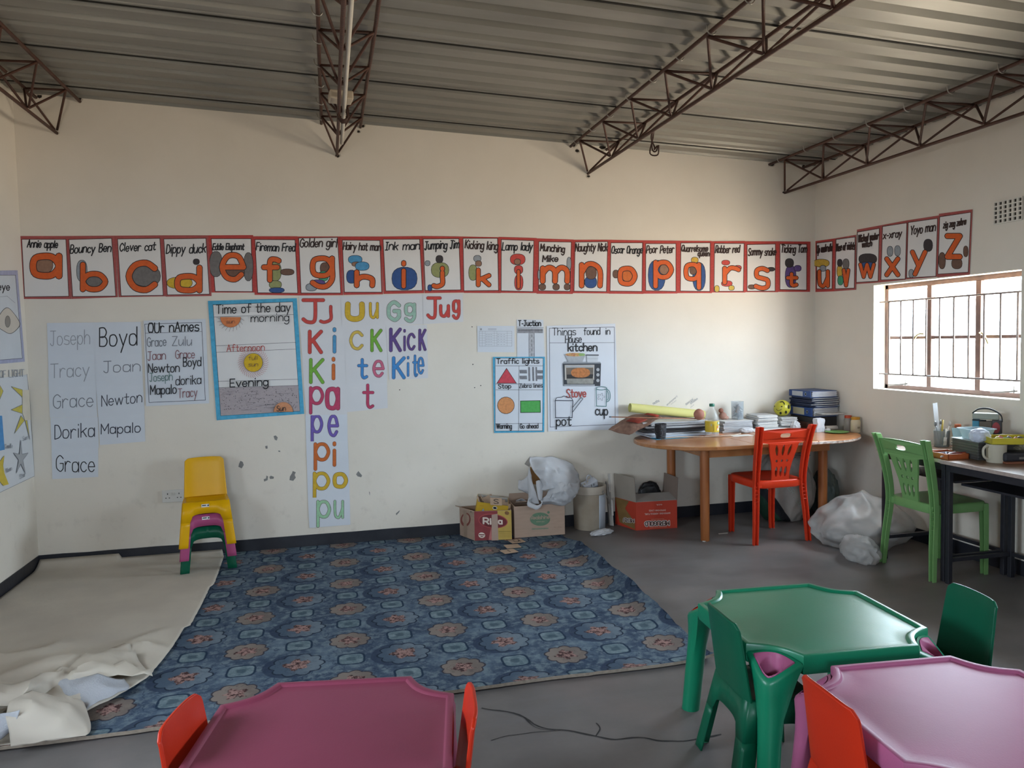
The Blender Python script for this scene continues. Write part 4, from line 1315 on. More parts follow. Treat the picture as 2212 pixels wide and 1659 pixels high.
for k, (m, lab, st) in enumerate([(P_GREENC, 'green plastic child chair at the bottom of the stack', False), (P_PINK, 'pink plastic child chair in the middle of the stack', True), (P_YEL, 'yellow plastic child chair on top of the stack', True)]):
    small_chair(m, lab, (o_.x + fwd.x * .010 * k, o_.y + fwd.y * .010 * k, 0.019 + 0.083 * k), rz_ + pi, st, 'stacked child chairs by the far wall', .985)

def small_table(m, ins, label, cx_, cy_, rz):
    root = thing('child_table', label, 'table', (cx_, cy_, 0), rz, 'low plastic child tables')
    H, c, ZT = 0.326, 0.128, 0.46
    def outline(g, nA=10):
        """octagon-like outline with scooped corners, inset by g"""
        pts = []
        for q in range(4):
            Mq = Matrix.Rotation(q * pi / 2, 3, 'Z')
            h = H - g
            A_, B_ = Vector((h, h - c + .25 * g, 0)), Vector((h - c + .25 * g, h, 0))
            ctr = Vector((H + .035, H + .035, 0))
            # scooped arc from A to B bulging towards the middle of the table
            for k in range(nA + 1):
                t = k / nA
                p = A_.lerp(B_, t) + Vector((-1, -1, 0)).normalized() * (0.024 * sin(pi * t))
                pts.append(Mq @ p)
            # straight side, some points
            nxt = Matrix.Rotation((q + 1) * pi / 2, 3, 'Z') @ Vector((h, h - c + .25 * g, 0))
            last = Mq @ B_
            for k in range(1, 6): pts.append(last.lerp(nxt, k / 6))
        return pts
    top = MB()
    lv = [(0.004, ZT - .062), (0.0, ZT - .05), (0.0, ZT - .006), (0.002, ZT - .001), (0.005, ZT), (0.016, ZT), (0.019, ZT - .0015), (0.023, ZT - .0065), (0.027, ZT - .0075), (0.06, ZT - .0065)]
    rows = [[(p.x, p.y, z) for p in outline(g)] for g, z in lv]
    top.grid(rows, closed_u=True)
    k = len(top.v)
    last = rows[-1]
    top.v.append((0, 0, ZT - .006)); nl = len(last)
    for i in range(nl):
        top.f.append((k - nl + i, k - nl + (i + 1) % nl, k)); top.m.append(0)
    top.build('tabletop', m, root, smooth=28, weld=True)
    for q in range(4):
        R_ = Matrix.Rotation(q * pi / 2, 3, 'Z')
        N = 28
        A_, B_ = Vector((H, H - c, 0)), Vector((H - c, H, 0))
        K = Vector((H + .004, H + .004, 0))
        dmid = ((A_ + B_) / 2).length - .024
        dK = K.length
        def zf(p):
            d = (p.x + p.y) / sqrt(2)
            return ZT - .010 - .085 * max(0, (d - dmid) / (dK - dmid)) ** 1.1
        ring = []
        for i in range(N):          # outer rim of the sloping corner: scooped edge, then round the outside
            t = i / N
            if t < .5:
                t2 = t / .5
                p = A_.lerp(B_, t2) + Vector((-1, -1, 0)).normalized() * (.022 * sin(pi * t2))
            else:
                t2 = (t - .5) / .5
                p = B_.lerp(K, t2 * 2) if t2 < .5 else K.lerp(A_, t2 * 2 - 1)
                rr = max(0, 1 - abs(t2 - .5) / .22)
                p = p - Vector((1, 1, 0)).normalized() * .016 * rr * rr
            ring.append(p)
        ctr = sum(ring, Vector()) / N
        ins_r = [ctr + (p - ctr) * .74 for p in ring]
        # frame round the insert + skirt + leg in one moulding
        leg = MB()
        z3 = lambda p, dz_=0: R_ @ Vector((p.x, p.y, zf(p) + dz_))
        rows = [[z3(p, -.006) for p in ins_r], [z3(ctr + (p - ctr) * .76, .002) for p in ring], [z3(ctr + (p - ctr) * .93, .001) for p in ring], [z3(p, -.008) for p in ring]]
        fc = Vector((H - .022, H - .022, 0))
        fo = Vector((H + .006, H + .006, 0))
        for t in (.12, .25, .4, .55, .7, .85, 1.0):
            rowp = []
            for i, p in enumerate(ring):
                a = p - ctr
                ang = math.atan2(a.y, a.x)
                rad = .040 - .006 * t
                cc = Vector((H - .045, H - .045, 0)).lerp(fo - Vector((.02, .02, 0)), t)
                tgt = cc + Vector((cos(ang), sin(ang), 0)) * rad
                m_ = min(1, t * 2.3) ** .8
                q_ = p.lerp(tgt, m_)
                zz = (zf(p) - .008) * (1 - t)
                zz = max(0, zz) if t < 1 else 0
                rowp.append(R_ @ Vector((q_.x, q_.y, zz)))
            rows.append(rowp)
        leg.grid(rows, closed_u=True, cap=(False, True))
        leg.build('leg', m, root, smooth=50, weld=True)
        # coloured cup insert
        im = ins[q % len(ins)]
        cup = MB()
        cc = ctr + Vector((.006, .006, 0))
        rc = .031
        circ = []
        for p in ins_r:
            a = p - cc
            circ.append(cc + a.normalized() * rc)
        zc = zf(cc)
        rows = [[z3(ctr + (p - ctr) * .99, -.003) for p in ins_r], [z3(ctr + (p - ctr) * .94, .004) for p in ins_r],
                [R_ @ Vector((p.x, p.y, zf(p) + .002)) for p in [cc + (x - cc) * 1.12 for x in circ]], [R_ @ Vector((p.x, p.y, zf(p) - .004)) for p in circ],
                [R_ @ Vector((cc.x + (p.x - cc.x) * .86, cc.y + (p.y - cc.y) * .86, zc - .065)) for p in circ]]
        cup.grid(rows, closed_u=True, cap=(False, True))
        cup.build('cup_holder', im, root, smooth=50, weld=True)
    return root
small_table(P_PINK3, [P_PINK], 'pink plastic child table in the lower middle, between two red chairs', 1.896, -3.707, math.atan2(-.168, .986))
small_table(P_GREEN, [P_RED, P_RED, P_PINK2, P_PINK2], 'green plastic child table with pink cup inserts', 3.559, -3.309, radians(-4.3))
small_table(P_PINK2, [P_PINK2, P_PINK2, P_PINK2, P_PINK2], 'pink plastic child table with scuffed top, in front of the green table', 3.541, -4.043, radians(-5.2))
def chair_at(m, lab, p, q, back_to, grp='child chairs at the low tables'):
    """p, q: the two ends of the back's top edge; back_to: +1 when the sitter looks towards +x"""
    p, q = Vector((*p, 0)), Vector((*q, 0))
    d = (q - p).normalized()          # runs towards -y
    f = Vector((-d.y, d.x, 0)) if back_to > 0 else Vector((d.y, -d.x, 0))
    if f.x * back_to < 0: f = -f
    c = (p + q) / 2 + f * .005
    return small_chair(m, lab, (c.x, c.y, 0.001), math.atan2(-f.x, f.y), False, grp)
chair_at(P_RED, 'red child chair left of the middle pink table', (1.553, -3.545), (1.508, -3.735), 1)
chair_at(P_RED, 'red child chair right of the middle pink table, with a pink reflection', (2.285, -3.66), (2.256, -3.895), -1)
chair_at(P_GREENC, 'green child chair pushed under the green table, back to the carpet', (3.186, -3.273), (3.166, -3.51), 1)
chair_at(P_RED, 'red child chair between the green table and the scuffed pink table', (3.158, -3.873), (3.148, -4.099), 1)
chair_at(P_GREENC, 'green child chair beyond the green table, near the dark desks', (4.138, -3.352), (4.113, -3.566), -1)

# ================================================================== grown-up plastic chairs
def tall_chair(m, label, loc, rz, group='tall plastic chairs with pierced backs'):
    root = thing('plastic_chair', label, 'chair', loc, rz, group)
    def channel(pts, w, d, nm):
        """leg of channel section: two flanges joined by a web, small ribs across the open side"""
        mb = MB()
        P = crom([Vector(p) for p in pts], 5)
        sec = [(-w/2, -d/2), (-w/2 + .008, -d/2), (-w/2 + .011, d/2 - .012), (w/2 - .011, d/2 - .012), (w/2 - .008, -d/2), (w/2, -d/2), (w/2, d/2 - .004), (w/2 - .006, d/2), (-w/2 + .006, d/2), (-w/2, d/2 - .004)]
        rows = []
        for i, p in enumerate(P):
            tp = i / (len(P) - 1)
            k = 0.82 + .28 * min(1, tp * 1.5) if nm != 'front_leg' else .8 + .3 * tp
            rows.append([(p.x + a * k, p.y + c * k, p.z) for a, c in sec])
        mb.grid(rows, closed_u=True, cap=(True, True))
        if nm == 'back_post':
            for z in (.30, .325, .35, .375, .40):
                i = min(range(len(P)), key=lambda q: abs(P[q].z - z))
                mb.box((P[i].x, P[i].y, z), (w * .8, d * .7, .004))
        return mb.build(nm, m, root, smooth=35, bevel=.0025)
    for s in (-1, 1):
        channel([(s*.208, .0, 0), (s*.196, .012, .2), (s*.183, .03, .42), (s*.186, .008, .6), (s*.196, -.034, .765), (s*.205, -.056, .830)], .042, .036, 'back_post')
        channel([(s*.168, .40, 0), (s*.166, .40, .2), (s*.168, .392, .40), (s*.168, .385, .43)], .042, .036, 'front_leg')
    seat = MB()
    n = 40
    def so(g, yo=0):
        pts = []
        for k in range(n):
            a = 2 * pi * k / n
            c_, s_ = cos(a), sin(a)
            x = math.copysign(abs(c_) ** .35, c_); y = math.copysign(abs(s_) ** .35, s_)
            hw = .195 + .004 * y
            pts.append((x * (hw - g), .215 + y * (.20 - g)))
        return pts
    lv = [(.012, .385), (.004, .388), (0, .40), (0, .432), (.004, .440), (.012, .443), (.05, .438), (.12, .432)]
    seat.grid([[(x, y, z) for x, y in so(g)] for g, z in lv], closed_u=True, cap=(True, True))
    seat.build('seat', m, root, smooth=50)
    out = []
    for k in range(13): 
        u_ = 1 - 2 * k / 12
        out.append((.19 * u_, .800 + .012 * (1 - u_ * u_)))
    out += [(-.188, .735), (-.186, .715), (-.15, .712), (-.118, .706), (-.112, .69), (-.095, .62), (-.078, .56), (-.068, .50), (-.066, .44), (-.066, .405),
            (.066, .405), (.066, .44), (.068, .50), (.078, .56), (.095, .62), (.112, .69), (.118, .706), (.15, .712), (.186, .715), (.188, .735)]
    holes = [ell(0, .763, .042, .016, 20, 3)]
    for s in (-1, 0, 1):
        e = ell(0, 0, .0125, .041, 18, 1.7); t = -.22 * s
        holes.append([(s*.05 + x * cos(t) - y * sin(t), .657 + x * sin(t) + y * cos(t)) for x, y in e])
        holes.append(ell(s*.041, .580, .0095, .0095, 14))
        holes.append([(s*.036 + x + y * .04 * s, .503 + y) for x, y in ell(0, 0, .0115, .038, 18, 1.7)])
    v, f = plate(out, holes, .011)
    mb = MB()
    for x, z, y in v:
        yy = -.045 + .075 * (max(0, (.80 - z)) / .38) ** .8 - .016 * (1 - (x / .2) ** 2) * max(0, (z - .6) / .2)
        mb.v.append((x, yy + y, z))
    mb.f = f; mb.m = [0] * len(f)
    mb.build('backrest', m, root)
    ra = MB()
    ra.grid([[(-.17, .028, .392), (.17, .028, .392)], [(-.18, .028, .432), (.18, .028, .432)]])
    ra.build('rear_rail', m, root, solid=.012, bevel=.003)
    return root
a, c = FL(1631, 1178), FL(1748, 1168)
tall_chair(P_ORED, 'red plastic chair with pierced back at the wooden table', ((a.x + c.x) / 2, (a.y + c.y) / 2 + .004, 0), 0.0)
a, c = FL(1908, 1217), FL(2003, 1256)
tall_chair(P_LIME, 'green plastic chair with pierced back at the dark desk', (a.x + .012, (a.y + c.y) / 2, 0), radians(-90))

# ================================================================== oval pine table
TZ = 0.70
PINE = wood_mat('varnished_pine', '9c6238', 'b57c4c', 'x', .28, 1, .25)
PINE_Z = wood_mat('varnished_pine_leg', '8a4f2a', 'a9693a', 'z', .35)
tb = thing('oval_table', 'oval varnished pine table in the corner, covered with papers', 'table', (4.98, -.467, 0))
ov = []
for k in range(24):
    a = -pi / 2 + pi * k / 23
    ov.append((.42 + .455 * cos(a), .452 * sin(a)))
for k in range(24):
    a = pi / 2 + pi * k / 23
    ov.append((-.42 + .455 * cos(a), .452 * sin(a)))
for side in (0, 1, 2):       # two halves with a leaf in the middle: fine seams between the boards
    lo, hi = [(-2, -.1755), (-.1745, .2995), (.3005, 2)][side]
    pl = [(x, y) for x, y in ov if lo <= x <= hi]
    yy = .452
    if side == 0: pl = [(x, y) for x, y in ov if x <= -.2 ]; pl = [(hi, yy)] + pl + [(hi, -yy)]
    elif side == 2: pl = [(x, y) for x, y in ov if x >= .31]; pl = [(lo, -yy)] + pl + [(lo, yy)]
    else: pl = [(lo, -yy), (hi, -yy), (hi, yy), (lo, yy)]
    b = MB(); b.prism(pl, TZ - .026, TZ); b.build('tabletop_board', PINE, tb, bevel=.005)
for nm, cx_, cy_, dx, dy in [('apron', 0.03, -.245, 1.0, .022), ('apron', 0.03, .385, 1.0, .022), ('apron', -.46, .09, .022, .6), ('apron', .53, .09, .022, .6)]:
    b = MB(); b.box((cx_, cy_, TZ - .066), (dx, dy, .078)); b.build(nm, PINE, tb, bevel=.002)
lf = FL(1528, 1170) - Vector(tb.location); lr = FL(1783, 1140) - Vector(tb.location)
for x, y in [(lf.x, lf.y + .033), (lr.x + .0, lr.y + .033), (4.542 - 4.98, .385), (lr.x, .385)]:
    b = MB(); b.lathe([(.030, 0), (.032, .004), (.033, .2), (.034, .55), (.034, TZ - .027)], (x, y, 0), 20); b.build('leg', PINE_Z, tb, smooth=40)
b = MB()     # veneer torn off the front edge
pts = [(-.02 + .86 * k / 30) for k in range(31)]
def edge_y(x): return -.4525 if x <= .42 else -(.452 * sqrt(max(0, 1 - ((x - .42) / .455) ** 2))) - .0005
b.grid([[(x + .0, edge_y(x) - .0006, TZ - .006 - (.003 * noise.noise(Vector((x * 30, 0, 0))))) for x in pts], [(x, edge_y(x) - .0006, TZ - .021 + .005 * noise.noise(Vector((x * 25, 3, 0)))) for x in pts]])
b.build('torn_edge', mat('cfc6bd', .8, .15, 40, h2='8a6a58'), tb)

# ================================================================== dark school desks along the window wall
M_DTOP = wood_mat('worn_desk_board', '66503f', '8a6c55', 'y', .35, 1)
M_DST = mat('22232a', .45, .15, 20, h2='2b2a30')
def desk(label, x0, x1, y0, y1, z):
    root = thing('school_desk', label, 'desk', ((x0 + x1) / 2, (y0 + y1) / 2, 0), 0, 'dark steel school desks')
    hx, hy = (x1 - x0) / 2, (y1 - y0) / 2
    b = MB(); b.box((0, 0, z - .011), (2 * hx, 2 * hy, .022)); b.build('desktop', M_DTOP, root, bevel=.003)
    b = MB(); b.box((-hx - .001, 0, z - .010), (.004, 2 * hy, .02)); b.build('edge_strip', mat('a99a92', .5, .15, 40), root)
    t = .028
    for sx in (-1, 1):
        for sy in (-1, 1):
            b = MB(); b.box((sx * (hx - .045), sy * (hy - .02), (z - .022) / 2), (t, t, z - .022)); b.build('leg', M_DST, root, bevel=.003)
    for sy in (-1, 1):
        b = MB(); b.box((0, sy * (hy - .02), .14), (2 * hx - .12, t * .8, t * .8)); b.build('stretcher', M_DST, root, bevel=.002)
        b = MB(); b.box((0, sy * (hy - .02), z - .045), (2 * hx - .06, t, .044)); b.build('rail', M_DST, root, bevel=.002)
    b = MB(); b.box((hx - .045, 0, .14), (t * .8, 2 * hy - .07, t * .8)); b.build('stretcher', M_DST, root, bevel=.002)
    b = MB(); b.box((-hx + .045, 0, z - .045), (t, 2 * hy - .07, .044)); b.build('rail', M_DST, root, bevel=.002)
    b = MB(); b.box((hx - .045, 0, z - .045), (t, 2 * hy - .07, .044)); b.build('rail', M_DST, root, bevel=.002)
    b = MB(); b.box((.04, 0, z - .145), (2 * hx - .16, 2 * hy - .05, .012)); b.build('book_shelf', M_DST, root)
    return root
DZ = 0.72
desk('dark steel desk behind the green chair, with a pen box and metal trays', 5.34, 5.85, -1.975, -1.44, DZ)
desk('dark steel desk at the picture edge, holding a mug and a yellow tray', 5.325, 5.85, -2.62, -1.985, DZ)
# ================================================================== carpet and loose vinyl sheet on the floor
def YP(u, v, y):
    d = ray(u, v)
    return CAM + d * ((y - CAM.y) / d.y)
b = MB()
nx, ny = 90, 66
XR, YF = 3.575, -2.605
M_JUTE = mat('9a8e80', .9, .15, 60)
def czf(x, y):
    z = .009 + .0018 * noise.noise(Vector((x * 1.7, y * 1.7, 0)))
    r = (x - (XR - .13)) / .13
    if r > 0: z += .085 * r ** 1.4 * (0.75 + .5 * noise.noise(Vector((y * 2.2, 4, 0)))) * min(1, max(.2, (y + 2.5) * 1.2)) * min(1, max(0, (-.36 - y) / .35))
    f = ((YF + .09) - y) / .09
    if f > 0: z += .014 * f * f
    return max(.006, z)
def cpt(i, j):
    u_, v_ = i / nx, j / ny
    y = -.012 + (YF + .012) * v_
    xr = XR + .018 * noise.noise(Vector((y * 3.1, 9, 0))) + .008 * noise.noise(Vector((y * 17, 2, 0)))
    x = .008 + (xr - .008) * u_
    y2 = y + v_ ** 8 * (.012 * noise.noise(Vector((x * 2.3, 7, 0))) + .005 * noise.noise(Vector((x * 15, 1, 0))))
    return Vector((x, y2, czf(x, y)))
rows = [[cpt(i, j) for i in range(nx + 1)] for j in range(ny + 1)]
b.grid(rows, M_CARPET)
rim = [r[-1] for r in rows] + rows[-1][-2::-1]
dn = []
for p in rim:
    q = p.copy()
    q.z = max(0.0006, p.z - .016)
    q.x -= .006; q.y += .004
    dn.append(q)
b.grid([rim, dn], M_JUTE)
CARPET = tag(b.build('carpet', None, smooth=60), 'blue floral carpet with frayed edges on the cement floor', 'carpet')

M_VINYL = mat('c8bfb1', .75, .06, 3, .12, 25, h2='b8afa3')
M_VBACK = mat('a8aab0', .8, .05, 10, .3, 120)
b = MB()
prof_ = [(-.02, 1.16), (-.13, 1.185), (-.5, 1.20), (-.79, 1.208), (-.80, 1.192), (-1.2, 1.195), (-1.49, 1.19), (-1.50, 1.165), (-1.8, 1.155), (-2.1, 1.12), (-2.3, 1.02), (-2.42, .93), (-2.5, .86), (-2.62, .80)]
def xr_(y):
    for (y0, x0), (y1, x1) in zip(prof_, prof_[1:]):
        if y <= y0 and y >= y1: return x0 + (x1 - x0) * (y - y0) / (y1 - y0)
    return prof_[-1][1]
def ridge(p): return (1 - abs(noise.noise(p)) * 2.2)
def vz(x, y):
    z = .0155 + .0015 * noise.noise(Vector((x * 2, y * 2, 3))) + .004 * min(1, max(0, (-.7 - y))) * (1 + noise.noise(Vector((x * 2, y * 2, 3))))
    if y > -.16: z += .05 * max(0, (y + .16) / .14) ** 2 * (1 if x < .5 else .45)
    k = min(1, max(0, (-1.45 - y) / .45)) * min(1, max(.1, (xr_(y) - x) / .12 + .1))
    z += k * (.06 * max(0, ridge(Vector((x * 1.6 + y * 1.1, y * 3.2 - x, 1)))) ** 2 + .014 * abs(noise.noise(Vector((x * 5, y * 9, 2)))))
    return z
rows = []
N1, N2 = 64, 90
for j in range(N2 + 1):
    y = -.02 - 2.58 * j / N2
    r = []
    for i in range(N1 + 1):
        xr = xr_(y) + .004 * noise.noise(Vector((y * 25, 3, 1)))
        x = .012 + (xr - .012) * i / N1
        r.append(Vector((x, y, max(vz(x, y), czf(x, y) + .003))))
    rows.append(r)
b.grid(rows, M_VINYL)
# torn flaps folded over at the near end, pale backing up
def flap(A, B, C, D, m, lift, seed, n=14, curl=0.0):
    rows = []
    for j in range(n + 1):
        t = j / n
        r = []
        for i in range(n + 1):
            s_ = i / n
            p = (A * (1 - s_) + B * s_) * (1 - t) + (D * (1 - s_) + C * s_) * t
            p = p.copy()
            p.z += lift * sin(pi * t) * (0.6 + .4 * sin(pi * s_)) + .010 * noise.noise(p * 7 + Vector((seed, 0, 0))) + .006 * abs(noise.noise(p * 16 + Vector((0, seed, 0))))
            r.append(p)
        rows.append(r)
    b.grid(rows, m)
def net(pts, m, seed, amp, n=6):
    """crumpled flap through a coarse net of (photo x, photo y, height) points"""
    rows = [crom([FL(u, v, z) for u, v, z in r], n) for r in pts]
    cols = [crom(list(c), n) for c in zip(*rows)]
    out = []
    for r in zip(*cols):
        q = []
        for p in r:
            w_ = p * 8 + Vector((seed, 0, 0))
            q.append(p + Vector((0, 0, 1.6 * amp * (1 - 2.4 * abs(noise.noise(w_))) + amp * .5 * noise.noise(w_ * 2.5))))
        out.append(q)
    b.grid(out, m)
net([[(-40,1500,.06),(60,1478,.10),(130,1452,.08),(190,1420,.06),(280,1400,.035)], [(-40,1530,.10),(50,1500,.13),(120,1478,.07),(180,1452,.10),(300,1425,.05)], [(-40,1570,.05),(40,1530,.07),(110,1500,.05),(170,1480,.06),(330,1462,.03)]], M_VINYL, 1, .018)
net([[(118,1488,.05),(150,1462,.085),(222,1462,.09),(268,1468,.05)], [(112,1496,.05),(160,1488,.07),(205,1486,.075),(280,1490,.035)], [(150,1512,.045),(182,1520,.05),(215,1508,.045),(262,1500,.03)], [(178,1538,.035),(190,1532,.035),(212,1520,.035),(240,1510,.03)]], M_VBACK, 4, .011)
net([[(20,1522,.12),(70,1500,.11),(120,1500,.09),(172,1518,.06),(186,1538,.045)], [(12,1548,.13),(70,1525,.14),(120,1530,.11),(175,1545,.07),(196,1562,.04)], [(20,1590,.07),(70,1575,.085),(130,1570,.07),(180,1572,.045),(190,1590,.026)], [(24,1620,.02),(75,1614,.022),(125,1606,.022),(165,1598,.022),(185,1594,.02)]], M_VINYL, 2, .012)
net([[(-40,1540,.12),(0,1545,.13),(43,1535,.15)], [(-40,1575,.09),(0,1575,.09),(34,1562,.11)], [(-40,1608,.05),(-5,1600,.05),(20,1580,.07)]], M_VBACK, 3, .004)
tag(b.build('vinyl_sheet', None, smooth=35, solid=.0015), 'cream vinyl sheet laid over the carpet in the left corner, crumpled at its near end', 'sheet')

# ================================================================== cardboard boxes, bucket, sacks along the wall
KRAFT = mat('a58d7c', .85, .05, 12, stretch=(1, 1, 6))
KRAFT_IN = mat('8c7462', .9, .06, 12)
def facemap(zq, pq, nrm):
    """zoomed-photo quad (TL, TR, BR, BL) -> the same corners of a real face"""
    def f(u, v, off):
        s_ = (u - zq[0][0]) / (zq[1][0] - zq[0][0])
        vt = zq[0][1] + (zq[1][1] - zq[0][1]) * s_; vb = zq[3][1] + (zq[2][1] - zq[3][1]) * s_
        t = (v - vt) / (vb - vt)
        p = (pq[0] * (1 - s_) + pq[1] * s_) * (1 - t) + (pq[3] * (1 - s_) + pq[2] * s_) * t
        return p + nrm * off
    return f
def open_box(name, label, cat, corners, h, z0, m, m_in, group=None):
    """corners: front-left, front-right, back-right, back-left; walls with thickness, open on top"""
    c = sum((Vector((x, y, 0)) for x, y in corners), Vector()) / 4
    root = thing(name, label, cat, (c.x, c.y, z0), 0, group)
    P = [Vector((x, y, 0)) - Vector((c.x, c.y, 0)) for x, y in corners]
    Q = [p * (1 - .009 / p.length) for p in P]
    b = MB()
    up = Vector((0, 0, h))
    b.grid([P, [p + up for p in P]], m, closed_u=True)
    b.grid([[p + up for p in P], [q + up for q in Q]], m, closed_u=True)
    b.grid([[q + up for q in Q], [q + Vector((0, 0, .005)) for q in Q]], m_in, closed_u=True)
    b.face(P[::-1], m); b.face([q + Vector((0, 0, .005)) for q in Q], m_in)
    b.build('box_body', None, root)
    return root, P
def boxprint(root, sh, name='print'):
    sh.mb.xform(Matrix.Translation(-Vector(root.location)))
    return sh.mb.build(name, None, root)
def bx_flap(root, a, c, d, m, name='flap'):
    """flap hinged along a-c, reaching out by d"""
    b = MB(); b.grid([[a, a.lerp(c, .5), c], [a + d + (c - a) * .02, a.lerp(c, .5) + d * 1.01, c + d - (c - a) * .02]])
    return b.build(name, m, root, solid=.004)
ZB1, ZB2 = (980, 970, 7.214), (1230, 980, 8.193)
CZ = .012
f0, f1 = FL(1025.5, 1168, CZ), FL(1106, 1165, CZ)
r1, P = open_box('cardboard_box', 'maroon and yellow printed carton holding a yellow box of cards', 'box', [(f0.x, f0.y), (f1.x, f1.y), (f1.x + .02, -.035), (f0.x - .075, -.05)], .215, CZ, KRAFT, KRAFT_IN, 'cartons along the far wall')
up = Vector((0, 0, .215))
n_ = Vector((f1.y - f0.y, -(f1.x - f0.x), 0)).normalized()
fm = facemap([(330, 985), (905, 905), (905, 1400), (330, 1435)], [f0 + up, f1 + up, f1, f0], n_)
sh = Sheet(fm, .0004, (0, 0, 1))
MAR, MAR2, YLB = mat('84393c', .8, .1, 20), mat('6c2c30', .8, .1, 20), mat('b79a4e', .8, .08, 20)
sh.poly([(332,985),(690,938),(690,1412),(332,1433)], MAR); sh.poly([(690,938),(903,908),(903,1400),(690,1412)], YLB)
sh.fan(ell(620, 1110, 225, 118, 26), mat('a34a48', .8, .05)); sh.fan(ell(620, 1112, 212, 104, 26), MAR2)
WHT = mat('d3c3b6', .8, .03)
sh.text('Ri', (472, 1160), (588, 1160), 88, WHT, 26); sh.text('a', (705, 1148), (755, 1148), 90, WHT, 24)
sh.fan(ell(440, 1345, 52, 44, 18), WHT); sh.stroke([(402,1338),(478,1336)], 15, MAR2); sh.stroke([(425,1365),(455,1364)], 12, MAR2)
sh.poly([(590,1215),(592,1415),(545,1418),(560,1330)], mat('b56c68', .8, .05))
for y_ in (1270, 1300, 1330, 1360): sh.stroke([(708, y_ + 4), (885, y_ - 6)], 7 if y_ == 1270 else 3, mat('7c6a34', .8, 0))
sh.fan(ell(835, 960, 35, 32, 14), mat('7a5838', .8, .3, 90))
sh.poly([(600,1010),(690,985),(695,1432),(590,1436)], mat('a88f80', .6, .05, 10))
boxprint(r1, sh)
bl_ = Vector((f0.x - .075, -.05, CZ))
n2 = Vector((-(f0.y - bl_.y), (f0.x - bl_.x), 0)).normalized() * -1
fm = facemap([(80, 860), (330, 985), (330, 1435), (90, 1330)], [bl_ + up, f0 + up, f0, bl_], n2)
sh = Sheet(fm, .0004, (0, 0, 1))
sh.fan(ell(185, 1090, 88, 110, 20), mat('7a4038', .8, .05)); sh.fan(ell(190, 1080, 62, 80, 20), KRAFT); sh.poly([(150,930),(205,950),(205,1380),(150,1360)], mat('96806e', .6, .05))
sh.text('1', (272, 985), (284, 988), 45, INK, 9)
boxprint(r1, sh, 'side_print')
bx_flap(r1, P[3] + up, P[0] + up, Vector((-.035, -.012, .012)), KRAFT)
# yellow snack box tilted inside it
yb_ = thing('snack_box', 'yellow open box tilted in the maroon printed carton, full of cards', 'box', (f0.x + .135, -.145, .145))
yb_.rotation_euler = (radians(17), radians(10), radians(-9))
YB = mat('c39c2c', .7, .05, 10); YBI = mat('b3aea6', .8, .05)
b = MB()
hx, hy, hz = .114, .062, .155
P4 = [Vector((-hx, -hy, 0)), Vector((hx, -hy, 0)), Vector((hx, hy, 0)), Vector((-hx, hy, 0))]
zt = Vector((0, 0, hz))
b.grid([P4, [p + zt for p in P4]], YB, closed_u=True); Q4 = [p * .985 for p in P4]
b.grid([[p + zt for p in P4], [p + zt for p in Q4]], YB, closed_u=True); b.grid([[p + zt for p in Q4], [p + Vector((0, 0, .004)) for p in Q4]], YBI, closed_u=True)
b.face(P4[::-1], YB); b.face([p + Vector((0, 0, .004)) for p in Q4], YBI)
b.build('box_body', None, yb_)
pl_ = lambda u, v, off: Vector((-hx + u * .001, -hy - off, hz - v * .001))
sh = Sheet(pl_, .0003, (0, 0, 1))
sh.fan(ell(132, 30, 17, 14, 16), PAPER); sh.fan(ell(132, 30, 13, 9, 16), INK)
sh.fan([(40,70),(50,45),(60,68),(75,78),(55,84)], mat('7f9cb5', .7, .05)); sh.stroke([(20,28),(50,26)], 5, mat('b98a28', .7, 0))
sh.mb.build('print', None, yb_)
pl_ = lambda u, v, off: Vector((hx - u * .001, hy * .985 - off, hz - v * .001))
sh = Sheet(lambda u, v, off: Vector((-hx + u * .001, hy * .98 - off, hz - v * .001)), .0005, (0, 0, 1))
sh.fan(ell(120, 35, 50, 22, 18), mat('7d97ad', .8, .2, 60)); sh.text('MIX', (160, 22), (95, 26), 30, INK, 7)
sh.mb.build('inner_print', None, yb_)
CARDB = mat('a98f78', .85, .06, 20)
def carton_card(label, loc, d, rot, letter=None, group='cardboard letter cards'):
    root = thing('cardboard_card', label, 'card', loc, 0, group)
    root.rotation_euler = rot
    b = MB(); b.box((0, 0, 0), (d[0], d[1], .003)); b.build('card', CARDB, root)
    if letter:
        sh = Sheet(lambda u, v, off: Vector((u * .001, -v * .001, .0015 + off)), 0, (0, 0, 1))
        sh.big(letter, (-d[0] * 220, -d[1] * 330, d[0] * 220, d[1] * 330), 5, INK, None, 0)
        sh.mb.build('written_letter', None, root)
    return root
Mx = Matrix.Translation(yb_.location) @ yb_.rotation_euler.to_matrix().to_4x4()
lab_in = 'brown cardboard card among the cards in the yellow box'
for k, (x, y, z, rot) in enumerate([(-.09,.0,.135,(1.1,.3,.9)), (-.075,.02,.14,(1.0,.5,1.1)), (-.05,.03,.12,(.9,.2,.7)), (-.03,.04,.13,(1.2,-.2,.5)), (.055,.0,.13,(1.25,.1,.15)), (.075,-.02,.125,(1.3,.1,.1)), (.095,-.03,.12,(1.35,.1,.05)), (-.02,-.02,.12,(.5,.3,.2))]):
    carton_card(lab_in, Mx @ Vector((x, y, z)), (.085, .06), rot)
carton_card('brown card marked with an S, topmost in the yellow box', Mx @ Vector((.02, -.045, .168)), (.085, .065), (.75, .1, -.1), 'S')
